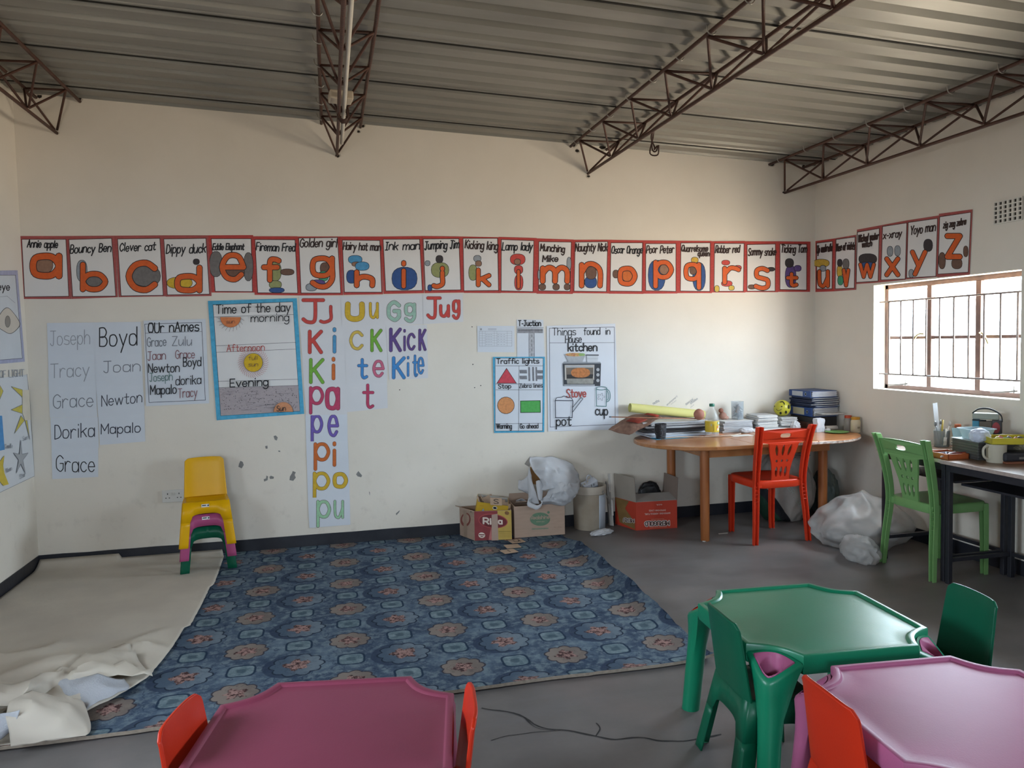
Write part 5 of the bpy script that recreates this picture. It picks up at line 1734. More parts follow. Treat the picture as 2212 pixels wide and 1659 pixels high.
for (u, v, rz, ch, lab) in [(1116, 1170, .25, 'u', 'brown card lying nearest the carton on the carpet'), (1107, 1181, .12, None, 'brown card lying in the middle of three on the carpet'), (1099.5, 1192, .3, 'l', 'brown card lying farthest out of three on the carpet')]:
    p = FL(u, v, CZ + .006)
    carton_card(lab, (p.x, p.y, p.z + .004), (.105, .075), (.06, .03, rz), ch)

g0, g1 = FL(1110.5, 1162.5, CZ), FL(1220.5, 1154, CZ)
r2_, P = open_box('cardboard_box', 'plain brown carton with a green oval print, stuffed with white paper', 'box', [(g0.x + .004, g0.y), (g1.x, g1.y), (g1.x + .015, -.055), (g0.x + .018, -.03)], .232, CZ, KRAFT, KRAFT_IN, 'cartons along the far wall')
up2 = Vector((0, 0, .232))
n_ = Vector((g1.y - g0.y, -(g1.x - g0.x), 0)).normalized()
fm = facemap([(940, 890), (1735, 850), (1735, 1325), (940, 1388)], [g0 + up2, g1 + up2, g1, g0], n_)
sh = Sheet(fm, .0004, (0, 0, 1))
OLV = mat('5f7a62', .8, .08, 30)
sh.fan(ell(1348, 1090, 156, 104, 28), OLV); sh.fan(ell(1480, 985, 20, 20, 12), OLV)
sh.text('Realshine', (1210, 1092), (1490, 1080), 52, mat('a08b7a', .8, 0), 11); [sh.stroke([(x, 1130), (x + 14, 1126)], 15, mat('8a8a74', .8, 0)) for x in (1292, 1316, 1340, 1372, 1394)]
sh.stroke([(1225,1242),(1465,1232)], 22, mat('7d8470', .8, .1, 60)); sh.stroke([(1560,1218),(1675,1210)], 8, mat('917b6c', .8, .3, 90))
boxprint(r2_, sh)
bx_flap(r2_, P[3] + up2, P[2] + up2, Vector((0, .012, .05)), KRAFT)
bx_flap(r2_, P[0] + up2 + Vector((.03, 0.09, 0)), P[0] + up2 + Vector((.14, .09, 0)), Vector((-.01, -.05, .025)), KRAFT, 'flap')

def crumple(name, m, parent, c, r, seed, amp=.16, sub=4, flat=True, ridge_s=2.2, squash=None, zmin=None, hf=1.0):
    bm = bmesh.new()
    bmesh.ops.create_icosphere(bm, subdivisions=sub, radius=1.0)
    for v in bm.verts:
        p = v.co.normalized()
        q = p * ridge_s + Vector((seed, seed * 1.7, 0))
        d = 1 + amp * ((1 - 2 * abs(noise.noise(q))) * .9 + .55 * hf * (1 - 2 * abs(noise.noise(q * 2.3))) + .3 * hf * noise.noise(q * 5))
        x = Vector((p.x * r[0], p.y * r[1], p.z * r[2])) * d
        if squash: x = squash(x)
        x += Vector(c)
        if zmin is not None and x.z < zmin: x.z = zmin + (x.z - zmin) * .03
        v.co = x
    me = bpy.data.meshes.new(name)
    bm.to_mesh(me); bm.free()
    me.materials.append(m)
    if not flat:
        me.polygons.foreach_set('use_smooth', [True] * len(me.polygons))
        me.set_sharp_from_angle(angle=radians(28 if hf == 1.0 else 75))
    o = bpy.data.objects.new(name, me); COL.objects.link(o)
    if parent: o.parent = parent
    return o
# torn white paper sacks stuffed into the second carton
PW = mat('c6c6c9', .8, .04, 10, .1, 60, back=.12)
PBR = mat('9a6f42', .85, .08, 12)
pc = YP(1186, 1040, -.16)
tp = thing('paper_sack', 'torn white paper sack bulging out of the carton with the green oval', 'sack', (pc.x, pc.y, .25))
O_ = Vector(tp.location)
def sheetgrid(name, pts, m, parent, seed, amp=.014, n=5, solid=.0012):
    """a crumpled sheet through a coarse net of points"""
    rows = [[Vector(p) for p in r] for r in pts]
    big = [crom(r, n) for r in rows]
    cols = list(zip(*big))
    cols = [crom(list(c), n) for c in cols]
    rows = list(zip(*cols))
    out = []
    for r in rows:
        q = []
        for p in r:
            w_ = p * 9 + Vector((seed, 0, 0))
            p = p + Vector((noise.noise(w_), noise.noise(w_ + Vector((9, 0, 0))), noise.noise(w_ + Vector((0, 9, 0))))) * amp + Vector((0, -1, 0)) * amp * (1.0 * (1 - 2 * abs(noise.noise(w_ * 1.7))) + .7 * (1 - 2.2 * abs(noise.noise(w_ * 3.3 + Vector((5, 2, 0))))))
            q.append(p)
        out.append(q)
    b = MB(); b.grid(out)
    return b.build(name, m, parent, smooth=48, solid=solid)
def sp(u, v, y): return YP(980 + u / 7.214, 970 + v / 7.214, y) - O_
sheetgrid('paper_layer', [[sp(1195,130,-.20), sp(1400,105,-.16), sp(1620,140,-.13), sp(1830,210,-.10)], [sp(1200,290,-.27), sp(1420,260,-.30), sp(1680,270,-.26), sp(1900,340,-.12)], [sp(1340,480,-.28), sp(1500,470,-.34), sp(1760,430,-.32), sp(1950,470,-.16)], [sp(1330,640,-.27), sp(1480,620,-.33), sp(1720,600,-.34), sp(1950,600,-.2)]], PW, tp, 1, .018, 7)
sheetgrid('paper_layer', [[sp(1480,560,-.30), sp(1680,530,-.34), sp(1840,500,-.30), sp(1955,480,-.2)], [sp(1420,700,-.28), sp(1640,640,-.36), sp(1800,640,-.33), sp(1940,630,-.22)], [sp(1370,830,-.26), sp(1600,780,-.33), sp(1780,770,-.33), sp(1890,740,-.22)], [sp(1400,870,-.2), sp(1560,860,-.27), sp(1740,860,-.27), sp(1830,800,-.2)]], PW, tp, 5, .018, 7)
sheetgrid('paper_layer', [[sp(1165,280,-.22), sp(1190,330,-.24), sp(1215,400,-.25)], [sp(1150,500,-.24), sp(1185,520,-.27), sp(1235,560,-.28)], [sp(1155,700,-.25), sp(1210,720,-.27), sp(1290,720,-.28)], [sp(1180,860,-.22), sp(1240,860,-.25), sp(1330,850,-.26)]], PW, tp, 8, .008, 6)
sheetgrid('paper_layer', [[sp(1280,500,-.29), sp(1340,480,-.30), sp(1400,560,-.29)], [sp(1290,620,-.30), sp(1330,640,-.31), sp(1390,620,-.29)], [sp(1320,780,-.29), sp(1345,800,-.30), sp(1375,790,-.29)]], PW, tp, 3, .006, 6)
sheetgrid('paper_layer', [[sp(1000,480,-.12), sp(1060,480,-.14), sp(1150,400,-.16)], [sp(1000,600,-.14), sp(1060,620,-.16), sp(1160,620,-.18)], [sp(1010,640,-.12), sp(1080,660,-.13), sp(1170,700,-.15)]], PW, tp, 6, .008, 6)
sheetgrid('paper_layer', [[sp(1100,230,-.20), sp(1150,160,-.2), sp(1188,110,-.2)], [sp(1140,255,-.2), sp(1170,210,-.21), sp(1192,160,-.21)], [sp(1180,275,-.2), sp(1190,240,-.21), sp(1198,200,-.21)]], mat('9b948c', .85, .05), tp, 2, .004, 4)
sheetgrid('brown_lining', [[sp(1190,280,-.18), sp(1280,290,-.15), sp(1400,380,-.15)], [sp(1200,420,-.16), sp(1300,420,-.12), sp(1420,480,-.14)], [sp(1225,540,-.2), sp(1320,560,-.17), sp(1430,600,-.2)]], PBR, tp, 4, .006, 5)
b = MB()     # loop of torn paper hanging over the carton front
lp = crom([sp(1215,790,-.27), sp(1150,830,-.285), sp(1155,890,-.30), sp(1230,925,-.305), sp(1290,945,-.305), sp(1350,910,-.30), sp(1375,860,-.29), sp(1340,780,-.28)], 5)
b.grid([lp, [p + Vector((.012, .01, .030)) for p in lp]])
b.build('paper_strip', PW, tp, smooth=True, solid=.0012)
for k, (u0, v0, u1, v1, dy) in enumerate([(1450,760,1770,740,.0), (1480,800,1740,790,-.01), (1430,830,1700,830,.01), (960,790,1160,830,.06)]):
    sheetgrid('paper_layer', [[sp(u0,v0,-.25+dy), sp((u0+u1)/2,v0-30,-.27+dy), sp(u1,v1,-.26+dy)], [sp(u0+10,v0+35,-.2+dy), sp((u0+u1)/2,v0+15,-.22+dy), sp(u1,v1+35,-.21+dy)]], PW, tp, 11 + k, .008, 6)

# bucket
bc = FL(1285, 1147)
bk = thing('bucket', 'dirty cream plastic bucket with a wire handle and a strip of white label', 'bucket', (bc.x, bc.y + .122, 0))
BK = mat('aa9f90', .55, .1, 7, h2='988a78'); BKR = mat('b1a698', .5, .06, 10)
b = MB()
b.lathe([(.116, 0), (.120, .006), (.1245, .27), (.1255, .272)], n=40, cap=(True, False)); b.build('bucket_body', BK, bk, smooth=40)
b = MB()
b.lathe([(.1255, .272), (.131, .276), (.133, .30), (.134, .326), (.131, .333), (.126, .335), (.1215, .330), (.119, .25), (.113, .01)], n=40, cap=(False, True)); b.build('rim', BKR, bk, smooth=40)
b = MB()
rows = []
for z in (.005, .14, .268): rows.append([((.1208 + .0016 * z / .27 + .004 * z / .27 - .0003) * cos(a), (.1208 + .0056 * z / .27 - .0003) * sin(a), z) for a in [radians(-72 + 5 * k) for k in range(11)]])
b.grid(rows); b.build('label', mat('b9c0ca', .6, .05, 8), bk, smooth=True, solid=.0012, off=1)
b = MB()
b.tube(crom([(.075, -.115, .29), (.095, -.122, .265), (.118, -.11, .235), (.133, -.085, .20), (.138, -.06, .19)], 6), .004, 7); b.tube(crom([(.075, -.113, .30), (.068, -.118, .292), (.075, -.118, .285)], 4), .004, 6)
b.build('handle', mat('8d8680', .4, .1, metal=.4), bk, smooth=True)
# things in and beside the bucket
ad = thing('socket_adapter', 'white plug adapter block lying in the bucket', 'adapter', (bc.x - .005, bc.y + .10, .335))
ad.rotation_euler = (radians(25), radians(-18), radians(12))
WHP = mat('c9ccd4', .4, .02)
b = MB(); b.box((0, 0, .01), (.125, .06, .05)); b.build('block', WHP, ad, bevel=.006)
b = MB(); b.box((.0, -.0308, .014), (.005, .002, .02)); b.box((.022, -.0308, .014), (.005, .002, .02)); b.build('slot', mat('3c4048', .6, 0), ad)
b = MB(); b.box((0, 0, -.02), (.127, .062, .012)); b.build('base', mat('7d838e', .5, 0), ad, bevel=.003)
b = MB()
b.tube(crom([(-.02, .0, .03), (-.022, .0, .075), (-.005, 0, .10), (.02, 0, .075), (.022, 0, .03)], 6), .005, 7); b.build('cable_loop', WHP, ad, smooth=True)
ch = thing('bead_chain', 'white bead chain curled in the bucket beside the adapter', 'chain', (bc.x - .075, bc.y + .075, .325))
b = MB()
for k in range(9):
    b.lathe([(.001, -.007), (.006, -.004), (.0075, 0), (.006, .004), (.001, .007)], (.01 * k - .03 + .004 * sin(k * 3), .006 * cos(k * 2), .006 * k - .01 + .008 * sin(k * 1.7)), 8)
b.build('beads', mat('c2b8aa', .5, .05), ch, smooth=True)
ts = FL(1300, 1155)
ti = crumple('paper_scrap', PW, None, (0, 0, .018), (.085, .028, .02), 4, .3, 3, True, 2.0, None, .001)
ti.location = (ts.x - .0, ts.y + .0, 0); ti.rotation_euler = (0, 0, .35)
tag(ti, 'white paper scrap on the floor in front of the bucket', 'paper')
sl_ = thing('slat_bundle', 'pale thin slats leaning on the wall behind the bucket', 'slats', (bc.x + .165, -.105, 0))
for k in range(3):
    b = MB(); b.box((.008 * k, -.012 * k + .05, .17 - .02 * k), (.008, .03, .34 - .04 * k), rx=radians(-11)); b.build('slat', mat('a7a19b', .7, .08), sl_)
b = MB(); b.box((.014, .0, .145), (.014, .004, .12), rx=radians(-8)); 
b.box((.012, .05, .335), (.016, .006, .14), rx=radians(-4)); b.build('slat', mat('b8b3ad', .7, .05), sl_)

# red carton, printed upside down
h0, h1 = FL(1374.6, 1146), FL(1463, 1140)
RB = mat('b03a26', .6, .06, 6); RBI = mat('9a948e', .8, .05, 10)
bl = Vector((h0.x - .075, -.045, 0)); br = Vector((h1.x - .005, -.06, 0))
r3_, P = open_box('cardboard_box', 'red printed carton standing upside down with open flaps', 'box', [(h0.x, h0.y), (h1.x, h1.y), (br.x, br.y), (bl.x, bl.y)], .215, 0, RB, KRAFT_IN, 'cartons along the far wall')
up3 = Vector((0, 0, .215))
n_ = Vector((h1.y - h0.y, -(h1.x - h0.x), 0)).normalized()
fm = facemap([(1195, 840), (1905, 775), (1910, 1310), (1185, 1360)], [h0 + up3, h1 + up3, h1, h0], n_)
sh = Sheet(fm, .0004, (0, 0, 1))
PKW = mat('d0a79c', .7, 0); BLKB = mat('4a2620', .7, 0); WHB = mat('d6cfc8', .7, 0)
for w_, m_ in ((34, WHB), (15, BLKB)):
    sh.text('MERUGOLD', (1762, 1178), (1345, 1195), 80, m_, w_)
sh.text('IMPROVING AGRICULTURE,', (1782, 1012), (1335, 1040), 26, PKW, 6); sh.text('IMPROVING LIVES', (1700, 958), (1410, 972), 24, PKW, 6); sh.text('6x2.5L', (1636, 855), (1535, 862), 22, PKW, 5)
[sh.stroke([(1450 + 28 * k, 1146 - 1.4 * k), (1468 + 28 * k, 1145 - 1.4 * k)], 12, mat('c0755f', .7, 0)) for k in range(8)]; [sh.stroke([(1420 + 30 * k, 1306 - 1.6 * k), (1442 + 30 * k, 1305 - 1.6 * k)], 10, mat('c0755f', .7, 0)) for k in range(10)]
boxprint(r3_, sh)
n2 = Vector((h0.y - bl.y, -(h0.x - bl.x), 0)).normalized()
fm = facemap([(900, 650), (1165, 795), (1175, 1355), (950, 1085)], [bl + up3, h0 + up3, h0, bl], n2)
sh = Sheet(fm, .0004, (0, 0, 1))
GLD = mat('7f6238', .7, .1, 20)
sh.poly([(902,655),(1080,760),(1030,880),(1110,1080),(1150,1180),(1150,1325),(955,1085)], GLD); sh.text('MERU', (1140, 1120), (1010, 1040), 70, WHB, 18); sh.text('MERU', (1140, 1120), (1010, 1040), 70, BLKB, 8)
boxprint(r3_, sh, 'side_print')
bx_flap(r3_, P[3] + up3, P[0] + up3, Vector((-.012, -.01, .19)), mat('958b80', .85, .05))
bx_flap(r3_, P[1] + up3, P[2] + up3, Vector((.012, 0, .17)), mat('7e6e64', .85, .05))
bx_flap(r3_, P[0] + up3 + Vector((.004, 0, .001)), P[1] + up3 + Vector((-.004, 0, .001)), Vector((.01, .135, .034)), RBI)
bg_ = crumple('black_bag', mat('17171b', .4, .1, 20), None, (0, 0, 0), (.085, .024, .10), 9, .12, 4, False, 1.8)
bg_.location = (h1.x - .14, -.11, .225)
tag(bg_, 'black plastic bag showing over the red carton', 'bag')

# woven sack under the oval table
def sack_mat():
    m, b_, co, x, y, z = start('woven_sack', .7, .3)
    d = (z * 0.70 + x * 0.95)
    c = mixc(nz(co, 9, 4), '8f8983', '9f9993')
    band = (d + .010).lt(.0, .004)
    c = mixc(band, c, '1c1d22')
    c = mixc((d + .075).lt(.0, .004), c, '1d3a2c')
    setc(b_, c)
    bumpit(b_, nz(co, 140, 2), .25, .003)
    return m
sk_p = Vector((5.40, -.31, 0))
sack = thing('woven_sack', 'grey woven sack with a green printed corner, slumped under the oval table', 'sack', sk_p)
so_ = crumple('sack_body', sack_mat(), sack, (0, 0, .26), (.23, .15, .30), 3.3, .10, 5, False, 1.6, lambda x: Vector((x.x * (1 - .25 * max(0, x.z) / .3), x.y, x.z)), .003)
from mathutils.bvhtree import BVHTree
bv = BVHTree.FromPolygons([v.co for v in so_.data.vertices], [tuple(p.vertices) for p in so_.data.polygons])
def on_sack(u, v, off):
    h = bv.ray_cast(Vector((u, -1, v)), Vector((0, 1, 0)))
    p = h[0] if h[0] else Vector((u, 0, v))
    return p + Vector((0, -.0015 - off, 0))
sh = Sheet(on_sack, 0, (0, 0, 1))
dd = Vector((.70, -.95)).normalized()
for t, s0 in (('G', -.17), ('ER', -.08), ('LO', .05)):
    a = Vector((-.03, -.03)) + dd * s0 * 1.0
    st = Vector((a.x, .26 + a.y + .22 - .22))
    p0 = Vector((-.042 + dd.x * s0, .245 - .02 + dd.y * s0)) ; p1 = p0 + dd * (.03 * len(t))
    zz = lambda p: (p.x, p.y)
    # letters run down the band
    sh2 = sh
    sh2.text(t, (p0.x + .01, p0.y - .01), (p1.x + .01, p1.y - .01), .032, mat('9aa09c', .7, 0), .006, up=(.80, .59))
sh.mb.build('print', None, sack)
crumple('sack_fold', mat('8a857f', .75, .05, 9), sack, (.03, -.02, .52), (.13, .09, .055), 6.1, .25, 4, False, 2.0)
gb = crumple('green_bag', mat('3c4a46', .5, .15, 9, h2='5a6460'), None, (0, 0, .17), (.085, .12, .19), 2.2, .14, 4, False, 1.7, None, .003)
gb.location = (5.765, -.30, 0)
tag(gb, 'dark green plastic bag in the corner behind the table leg', 'bag')
# big milky plastic bag
M_FILM = mat('c4c2c0', .42, .05, 4, .25, 14, spec=.6, trans=.55)
pb = thing('plastic_bag', 'large milky plastic bag slumped on the floor between the table and the green chair', 'bag', (5.51, -1.10, 0))
crumple('bag_film', M_FILM, pb, (-.02, .0, .15), (.285, .235, .185), 5.5, .18, 5, False, 1.6, lambda x: Vector((x.x * (1.1 - .5 * max(0, x.z) / .2), x.y * (1.1 - .4 * max(0, x.z) / .2), x.z)), .004, hf=.5)
crumple('bag_film', M_FILM, pb, (-.315, -.37, .07), (.08, .13, .08), 1.5, .25, 4, False, 2.2, None, .004, hf=.5)
crumple('bag_filling', mat('a39b96', .6, .1, 9, .3, 20, h2='b8b0ac'), pb, (0, .02, .11), (.19, .17, .11), 7.7, .22, 4, False, 2.0, None, .008)
# bits of litter on the cement
for u, v, lab, rz, dx in [(1562, 1153, 'thin white stick lying on the cement beside the red chair', .05, .075), (1521, 1170, 'tiny white scrap at the foot of the table leg', .4, .02)]:
    p = FL(u, v)
    b = MB(); b.box((0, 0, .003), (dx, .008 if dx > .05 else .016, .005)); o = b.build('litter_scrap', mat('bdb8b0', .7, .05))
    o.location = p; o.rotation_euler = (0, 0, rz); tag(o, lab, 'litter')

# ================================================================== wall fittings
s0 = BW(350, 1060)
so = thing('wall_socket', 'white double wall socket beside the stacked chairs', 'socket', (s0.x + .073, 0, s0.z - .04))
b = MB(); b.box((0, -.005, 0), (.146, .010, .086)); b.build('face_plate', mat('cfccc6', .35, .02), so, bevel=.003)
b = MB()
for s_ in (-.037, .037):
    b.box((s_, -.0103, .016), (.005, .001, .010)); b.box((s_ - .011, -.0103, -.012), (.008, .001, .005)); b.box((s_ + .011, -.0103, -.012), (.008, .001, .005))
b.build('pin_hole', mat('1a1a1c', .8, 0), so)
b = MB(); b.box((-.008, -.0112, .014), (.012, .003, .02)); b.box((.008, -.0112, .014), (.012, .003, .02)); b.build('switch', mat('c3c0ba', .35, 0), so, bevel=.001)
va, vb = RW(2152, 437), RW(2209, 472)
vr = thing('air_vent', 'pierced air brick in the right wall above the window', 'vent', (W, (va.y + vb.y) / 2, va.z - .066))
hw_ = abs(vb.y - va.y) / 2 + .004
holes = []
for i in range(6):
    for j in range(5):
        cx_ = -hw_ + .012 + (2 * hw_ - .024) * i / 5.0; cz = -.052 + .104 * j / 4
        holes.append([(cx_ - .0095, cz - .009), (cx_ + .0095, cz - .009), (cx_ + .0095, cz + .009), (cx_ - .0095, cz + .009)])
v_, f_ = plate([(-hw_ - .002, -.068), (hw_ + .002, -.068), (hw_ + .002, .068), (-hw_ - .002, .068)], holes, .008)
b = MB(); b.v = [(-.008 + z, x, y) for x, y, z in v_]; b.f = f_; b.m = [0] * len(f_)
b.build('grille', M_CREAM, vr)
b = MB(); b.box((-.002, 0, 0), (.002, 2 * hw_, .134)); b.build('backing', mat('3c352e', .9, .1), vr)  # dark sheet standing in for the deep shade inside the holes
# ================================================================== things on the oval table
def T(u, v, z=TZ): return FL(u, v, z)
PAPERS = [mat(h, .8, .05, 20) for h in ('c9c8c6', 'bdbcbc', 'd2d0cc', 'a9a9ac', 'c3c6cf')]
COVERS = [mat(h, .6, .08, 20) for h in ('5f5a5a', '4b4a52', '7a7069', '8a9fb5', '3f3b3d')]
def sheaf(name, label, cat, group, loc, d, rz, m, edge=None, curl=0.0):
    """a bundle of sheets or a booklet: slightly bowed block whose leaves show at the edge"""
    n = 8
    b = MB()
    def P(i, j, z):
        x = (i / n - .5) * d[0]; y = (j / 4 - .5) * d[1]
        return Vector((x, y, z + curl * (2 * x / d[0]) ** 2 + .0015 * noise.noise(Vector((x * 20 + loc[0] * 50, y * 20, loc[2] * 90)))))
    for z, nm in ((0, 0), (d[2], 1)):
        b.grid([[P(i, j, z) for i in range(n + 1)] for j in range(5)], m)
    rim = lambda z: [P(i, 0, z) for i in range(n + 1)] + [P(n, j, z) for j in range(1, 5)] + [P(i, 4, z) for i in range(n - 1, -1, -1)] + [P(0, j, z) for j in range(3, 0, -1)]
    lv = max(2, int(d[2] / .003))
    rows = []
    for k in range(lv + 1):
        f = .0012 * ((k % 2) * 2 - 1) if 0 < k < lv else 0
        rows.append([p * 1.0 + Vector((math.copysign(f, p.x), math.copysign(f, p.y), 0)) for p in rim(d[2] * k / lv)])
    b.grid(rows, edge or m, closed_u=True)
    o = b.build(name, None)
    o.location = loc; o.rotation_euler = (0, 0, rz)
    return tag(o, label, cat, group)
rp = random.Random(11)
# heap of papers at the rounded end
z = TZ
lab = 'loose paper bundle in the heap at the rounded table end'
def XA(u, y): return YP(u, 900, y).x
for k in range(9):
    h = rp.uniform(.007, .014)
    d = (rp.uniform(.42, .55), rp.uniform(.20, .27), h)
    sheaf('paper_bundle', lab, 'papers', 'paper bundles heaped at the table end', (4.50 + rp.uniform(-.02, .03), -.195 + rp.uniform(-.02, .02), z + .0008), d, rp.uniform(-.08, .08), PAPERS[(k * 2) % 5] if k < 4 else (COVERS[k % 5] if k in (4, 5, 6) else PAPERS[k % 3]), PAPERS[4] if k < 3 else COVERS[4] if k < 6 else PAPERS[3], .004)
    z += h + .0022
ZP = z
for u, y, d, rz, m, lab in [(1455, -.36, (.34, .10, .002), .06, PEN['sky'], 'pale blue sheet sticking out at the front of the paper heap'), (1600, -.44, (.16, .09, .002), -.1, PAPERS[2], 'white sheet flat on the table below the tape roll'), (1535, -.33, (.2, .04, .003), .05, mat('c98a6a', .7, .05), 'orange paper strip below the clear bottle'),
        (1665, -.38, (.22, .12, .002), .15, PAPERS[2], 'white paper lying flat behind the red chair'), (1712, -.41, (.20, .12, .002), -.2, PAPERS[0], 'white paper lying flat below the second book pile')]:
    sheaf('paper_sheet', lab, 'paper', None, (XA(u, y), y, TZ + .001), d, rz, m)
# crumpled brown cement sack with red print, draped over the heap
pts = [[YP(1313, 929, -0.20), YP(1330, 934, -0.25), YP(1345, 936, -0.30), YP(1358, 938, -0.34)],
       [YP(1330, 916, -0.16), YP(1350, 918, -0.22), YP(1366, 921, -0.27), YP(1385, 926, -0.31)],
       [YP(1352, 902, -0.11), YP(1375, 904, -0.18), YP(1395, 908, -0.24), YP(1408, 912, -0.28)],
       [YP(1372, 894, -0.08), YP(1395, 894, -0.14), YP(1415, 896, -0.20), YP(1428, 900, -0.25)]]
ks = thing('brown_sack', 'crumpled brown paper sack draped over the paper heap at the table end', 'sack', YP(1370, 915, -.22))
ks_o = Vector(ks.location)
sheetgrid('sack_paper', [[p - ks_o for p in r] for r in pts], mat('8a6a58', .85, .12, 30, .4, 50, h2='74564a'), ks, 3, .010, 7, .003)
def on_pts(s_, t):
    rows = [crom(r, 6) for r in pts]
    c = [r[int(s_ * 18)] for r in rows]
    return crom(c, 6)[int(t * 18)]
b = MB()
b.grid([[on_pts(s_, t) - ks_o + Vector((0, -.012, .010)) for s_ in (.25, .45, .6, .75)] for t in (.45, .6, .7)])
b.build('red_print', mat('8c3526', .8, .15, 40), ks, smooth=True, solid=.001)
b = MB()
b.grid([[on_pts(s_, t) - ks_o + Vector((0, -.010, .012)) for s_ in (.4, .6, .75, .95)] for t in (.86, .93, .99)])
b.build('red_print', mat('a03a26', .8, .1, 40), ks, smooth=True, solid=.001)
# long thin stick
a, c = YP(1316, 900.5, -.27), YP(1521, 905, -.27)
st = thing('stick', 'long thin brown stick lying over the paper heap', 'stick', (a + c) / 2)
b = MB(); b.tube([a - st.location, c - st.location], .0042, 7); b.build('shaft', mat('a9745a', .6, .1, 20), st, smooth=True)
b = MB(); b.tube([a - st.location, a - st.location + (c - a) * .02], .0048, 7); b.build('tip', mat('4a5a68', .5, .1), st, smooth=True)
# yellow roll of paper leaning along the wall
a, c = YP(1360.5, 880.5, -.05), YP(1520, 896, -.05)
ro = thing('paper_roll', 'long roll of pale yellow paper lying against the wall', 'paper roll', (a + c) / 2)
d_ = (c - a)
b = MB()
M_YROLL = mat('d3cc82', .7, .03, 6)
ax = d_.normalized(); u1 = ax.cross(Vector((0, 0, 1))).normalized(); u2 = ax.cross(u1)
rr = lambda r, p: [p + (u1 * cos(2 * pi * k / 28) + u2 * sin(2 * pi * k / 28)) * r for k in range(28)]
A0, C0 = a - Vector(ro.location), c - Vector(ro.location)
b.grid([rr(.030, A0 + d_ * .15), rr(.0335, A0), rr(.0350, A0), rr(.0350, C0), rr(.033, C0), rr(.03, C0 - d_ * .1)], closed_u=True, cap=(True, True))
b.build('rolled_sheet', M_YROLL, ro, smooth=40)
# ---- containers
M_CLEAR = mat('d8dcd8', .12, 0, spec=.6, trans=.72)
M_CLEAR2 = mat('b9c4cc', .15, 0, spec=.6, trans=.68)
p = T(1538, 931)
bt = thing('oil_bottle', 'clear plastic bottle with green cap and yellow label on the table', 'bottle', (XA(1538, -.395), -.395, TZ))
b = MB(); b.lathe([(.046, 0), (.050, .004), (.051, .03), (.049, .05), (.051, .06), (.051, .125), (.047, .15), (.034, .185), (.022, .205), (.017, .215), (.0165, .235)], n=28); b.build('bottle_body', M_CLEAR, bt, smooth=50)
b = MB(); b.lathe([(.0515, .038), (.052, .04), (.052, .118), (.0515, .12)], n=28, cap=(False, False)); b.build('label', mat('c6ad33', .5, .05), bt, smooth=50)
sh = Sheet(lambda u, v, off: Vector(((.0524 + off) * sin(u * .001 / .0525), -(.0524 + off) * cos(u * .001 / .0525), .118 - v * .001)), 0, (0, 0, 1))
sh.poly([(18,2),(32,2),(44,2),(56,2),(56,24),(44,24),(32,24),(18,24)], mat('2f7f56', .5, 0)); sh.text('JUS', (22, 20), (52, 20), 15, PAPER, 3.5)
sh.blob(10, 30, 24, 62, mat('c7822e', .5, .05)); sh.blob(12, 52, 32, 68, PAPER, None); sh.poly([(28,34),(56,34),(56,50),(28,50)], PAPER); sh.stroke([(32, 42), (52, 41)], 4, PEN['navy'])
sh.poly([(-34,18),(-26,18),(-26,34),(-34,34)], mat('9fa28a', .5, .2, 90)); sh.stroke([(-14,22),(-14,70)], 6, mat('97832a', .5, 0))
sh.mb.build('label_print', None, bt)
b = MB(); b.lathe([(.019, .228), (.0195, .230), (.0195, .246), (.018, .249)], n=24); b.build('cap', mat('1f6a54', .4, .03), bt, smooth=40)
p = T(1427, 945)
cu = thing('black_cup', 'black woven-pattern cup standing at the front of the paper heap', 'cup', (XA(1427, -.385), -.385, TZ))
m_cup, bb_, co, x, y, zz_ = start('basket_weave_black', .35, .5)
wv_ = ((x.f('ARCTAN2', y) * 14.0 + zz_ * 320.0).f('SINE') * (x.f('ARCTAN2', y) * 14.0 - zz_ * 320.0).f('SINE'))
setc(bb_, mixc((wv_ * .5 + .5).clamp(), '17171b', '3a3a40')); bumpit(bb_, wv_, .8, .004)
b = MB(); b.lathe([(.033, 0), (.035, .002), (.0435, .112), (.044, .115), (.0425, .115), (.034, .01)], n=28); b.build('cup_body', m_cup, cu, smooth=50)
b = MB(); b.tube(crom([(-.042, -.01, .10), (-.052, -.012, .09), (-.05, -.014, .05), (-.034, -.016, .012)], 6), .004, 7); b.build('handle', mat('1b1b1f', .4, 0), cu, smooth=True)
cl = crumple('clay_lump', mat('a8705e', .6, .1, 9), None, (0, 0, .042), (.040, .036, .042), 2.7, .05, 3, False, 1.2, None, 0, hf=.5)
cl.location = (XA(1510, -.28), -.28, ZP + .004); tag(cl, 'pinkish brown rounded lump of clay beside the bottle', 'lump')
px_ = XA(1580, -.14)
z_ = TZ
for k in range(6):
    sheaf('exercise_book', 'pale exercise book in the pile under the clear tub of wire', 'book', 'exercise books under the clear tub', (px_ + .01 * (k % 2), -.14, z_ + .0006), (.24 + .01 * (k % 3), .19, .0140), .06 * (k % 3 - 1), PAPERS[(k + 1) % 4], PAPERS[3]); z_ += .0148
tf = thing('toy_figure', 'small lumpy brown toy behind the bottle', 'toy', (XA(1559, -.10), -.10, z_ + .001))
crumple('toy_body', mat('9b7262', .7, .1, 12), tf, (.01, 0, .03), (.030, .024, .028), 1.1, .1, 3, False, 1.6, None, None, hf=.5)
crumple('toy_head', mat('8a5a48', .7, .1, 12), tf, (-.006, 0, .072), (.018, .016, .018), 2.1, .12, 3, False, 1.6, None, None, hf=.5)
crumple('toy_foot', mat('b08a7a', .7, .1, 12), tf, (.032, -.012, .014), (.022, .016, .014), 3.1, .1, 3, False, 1.6, None, None, hf=.5)
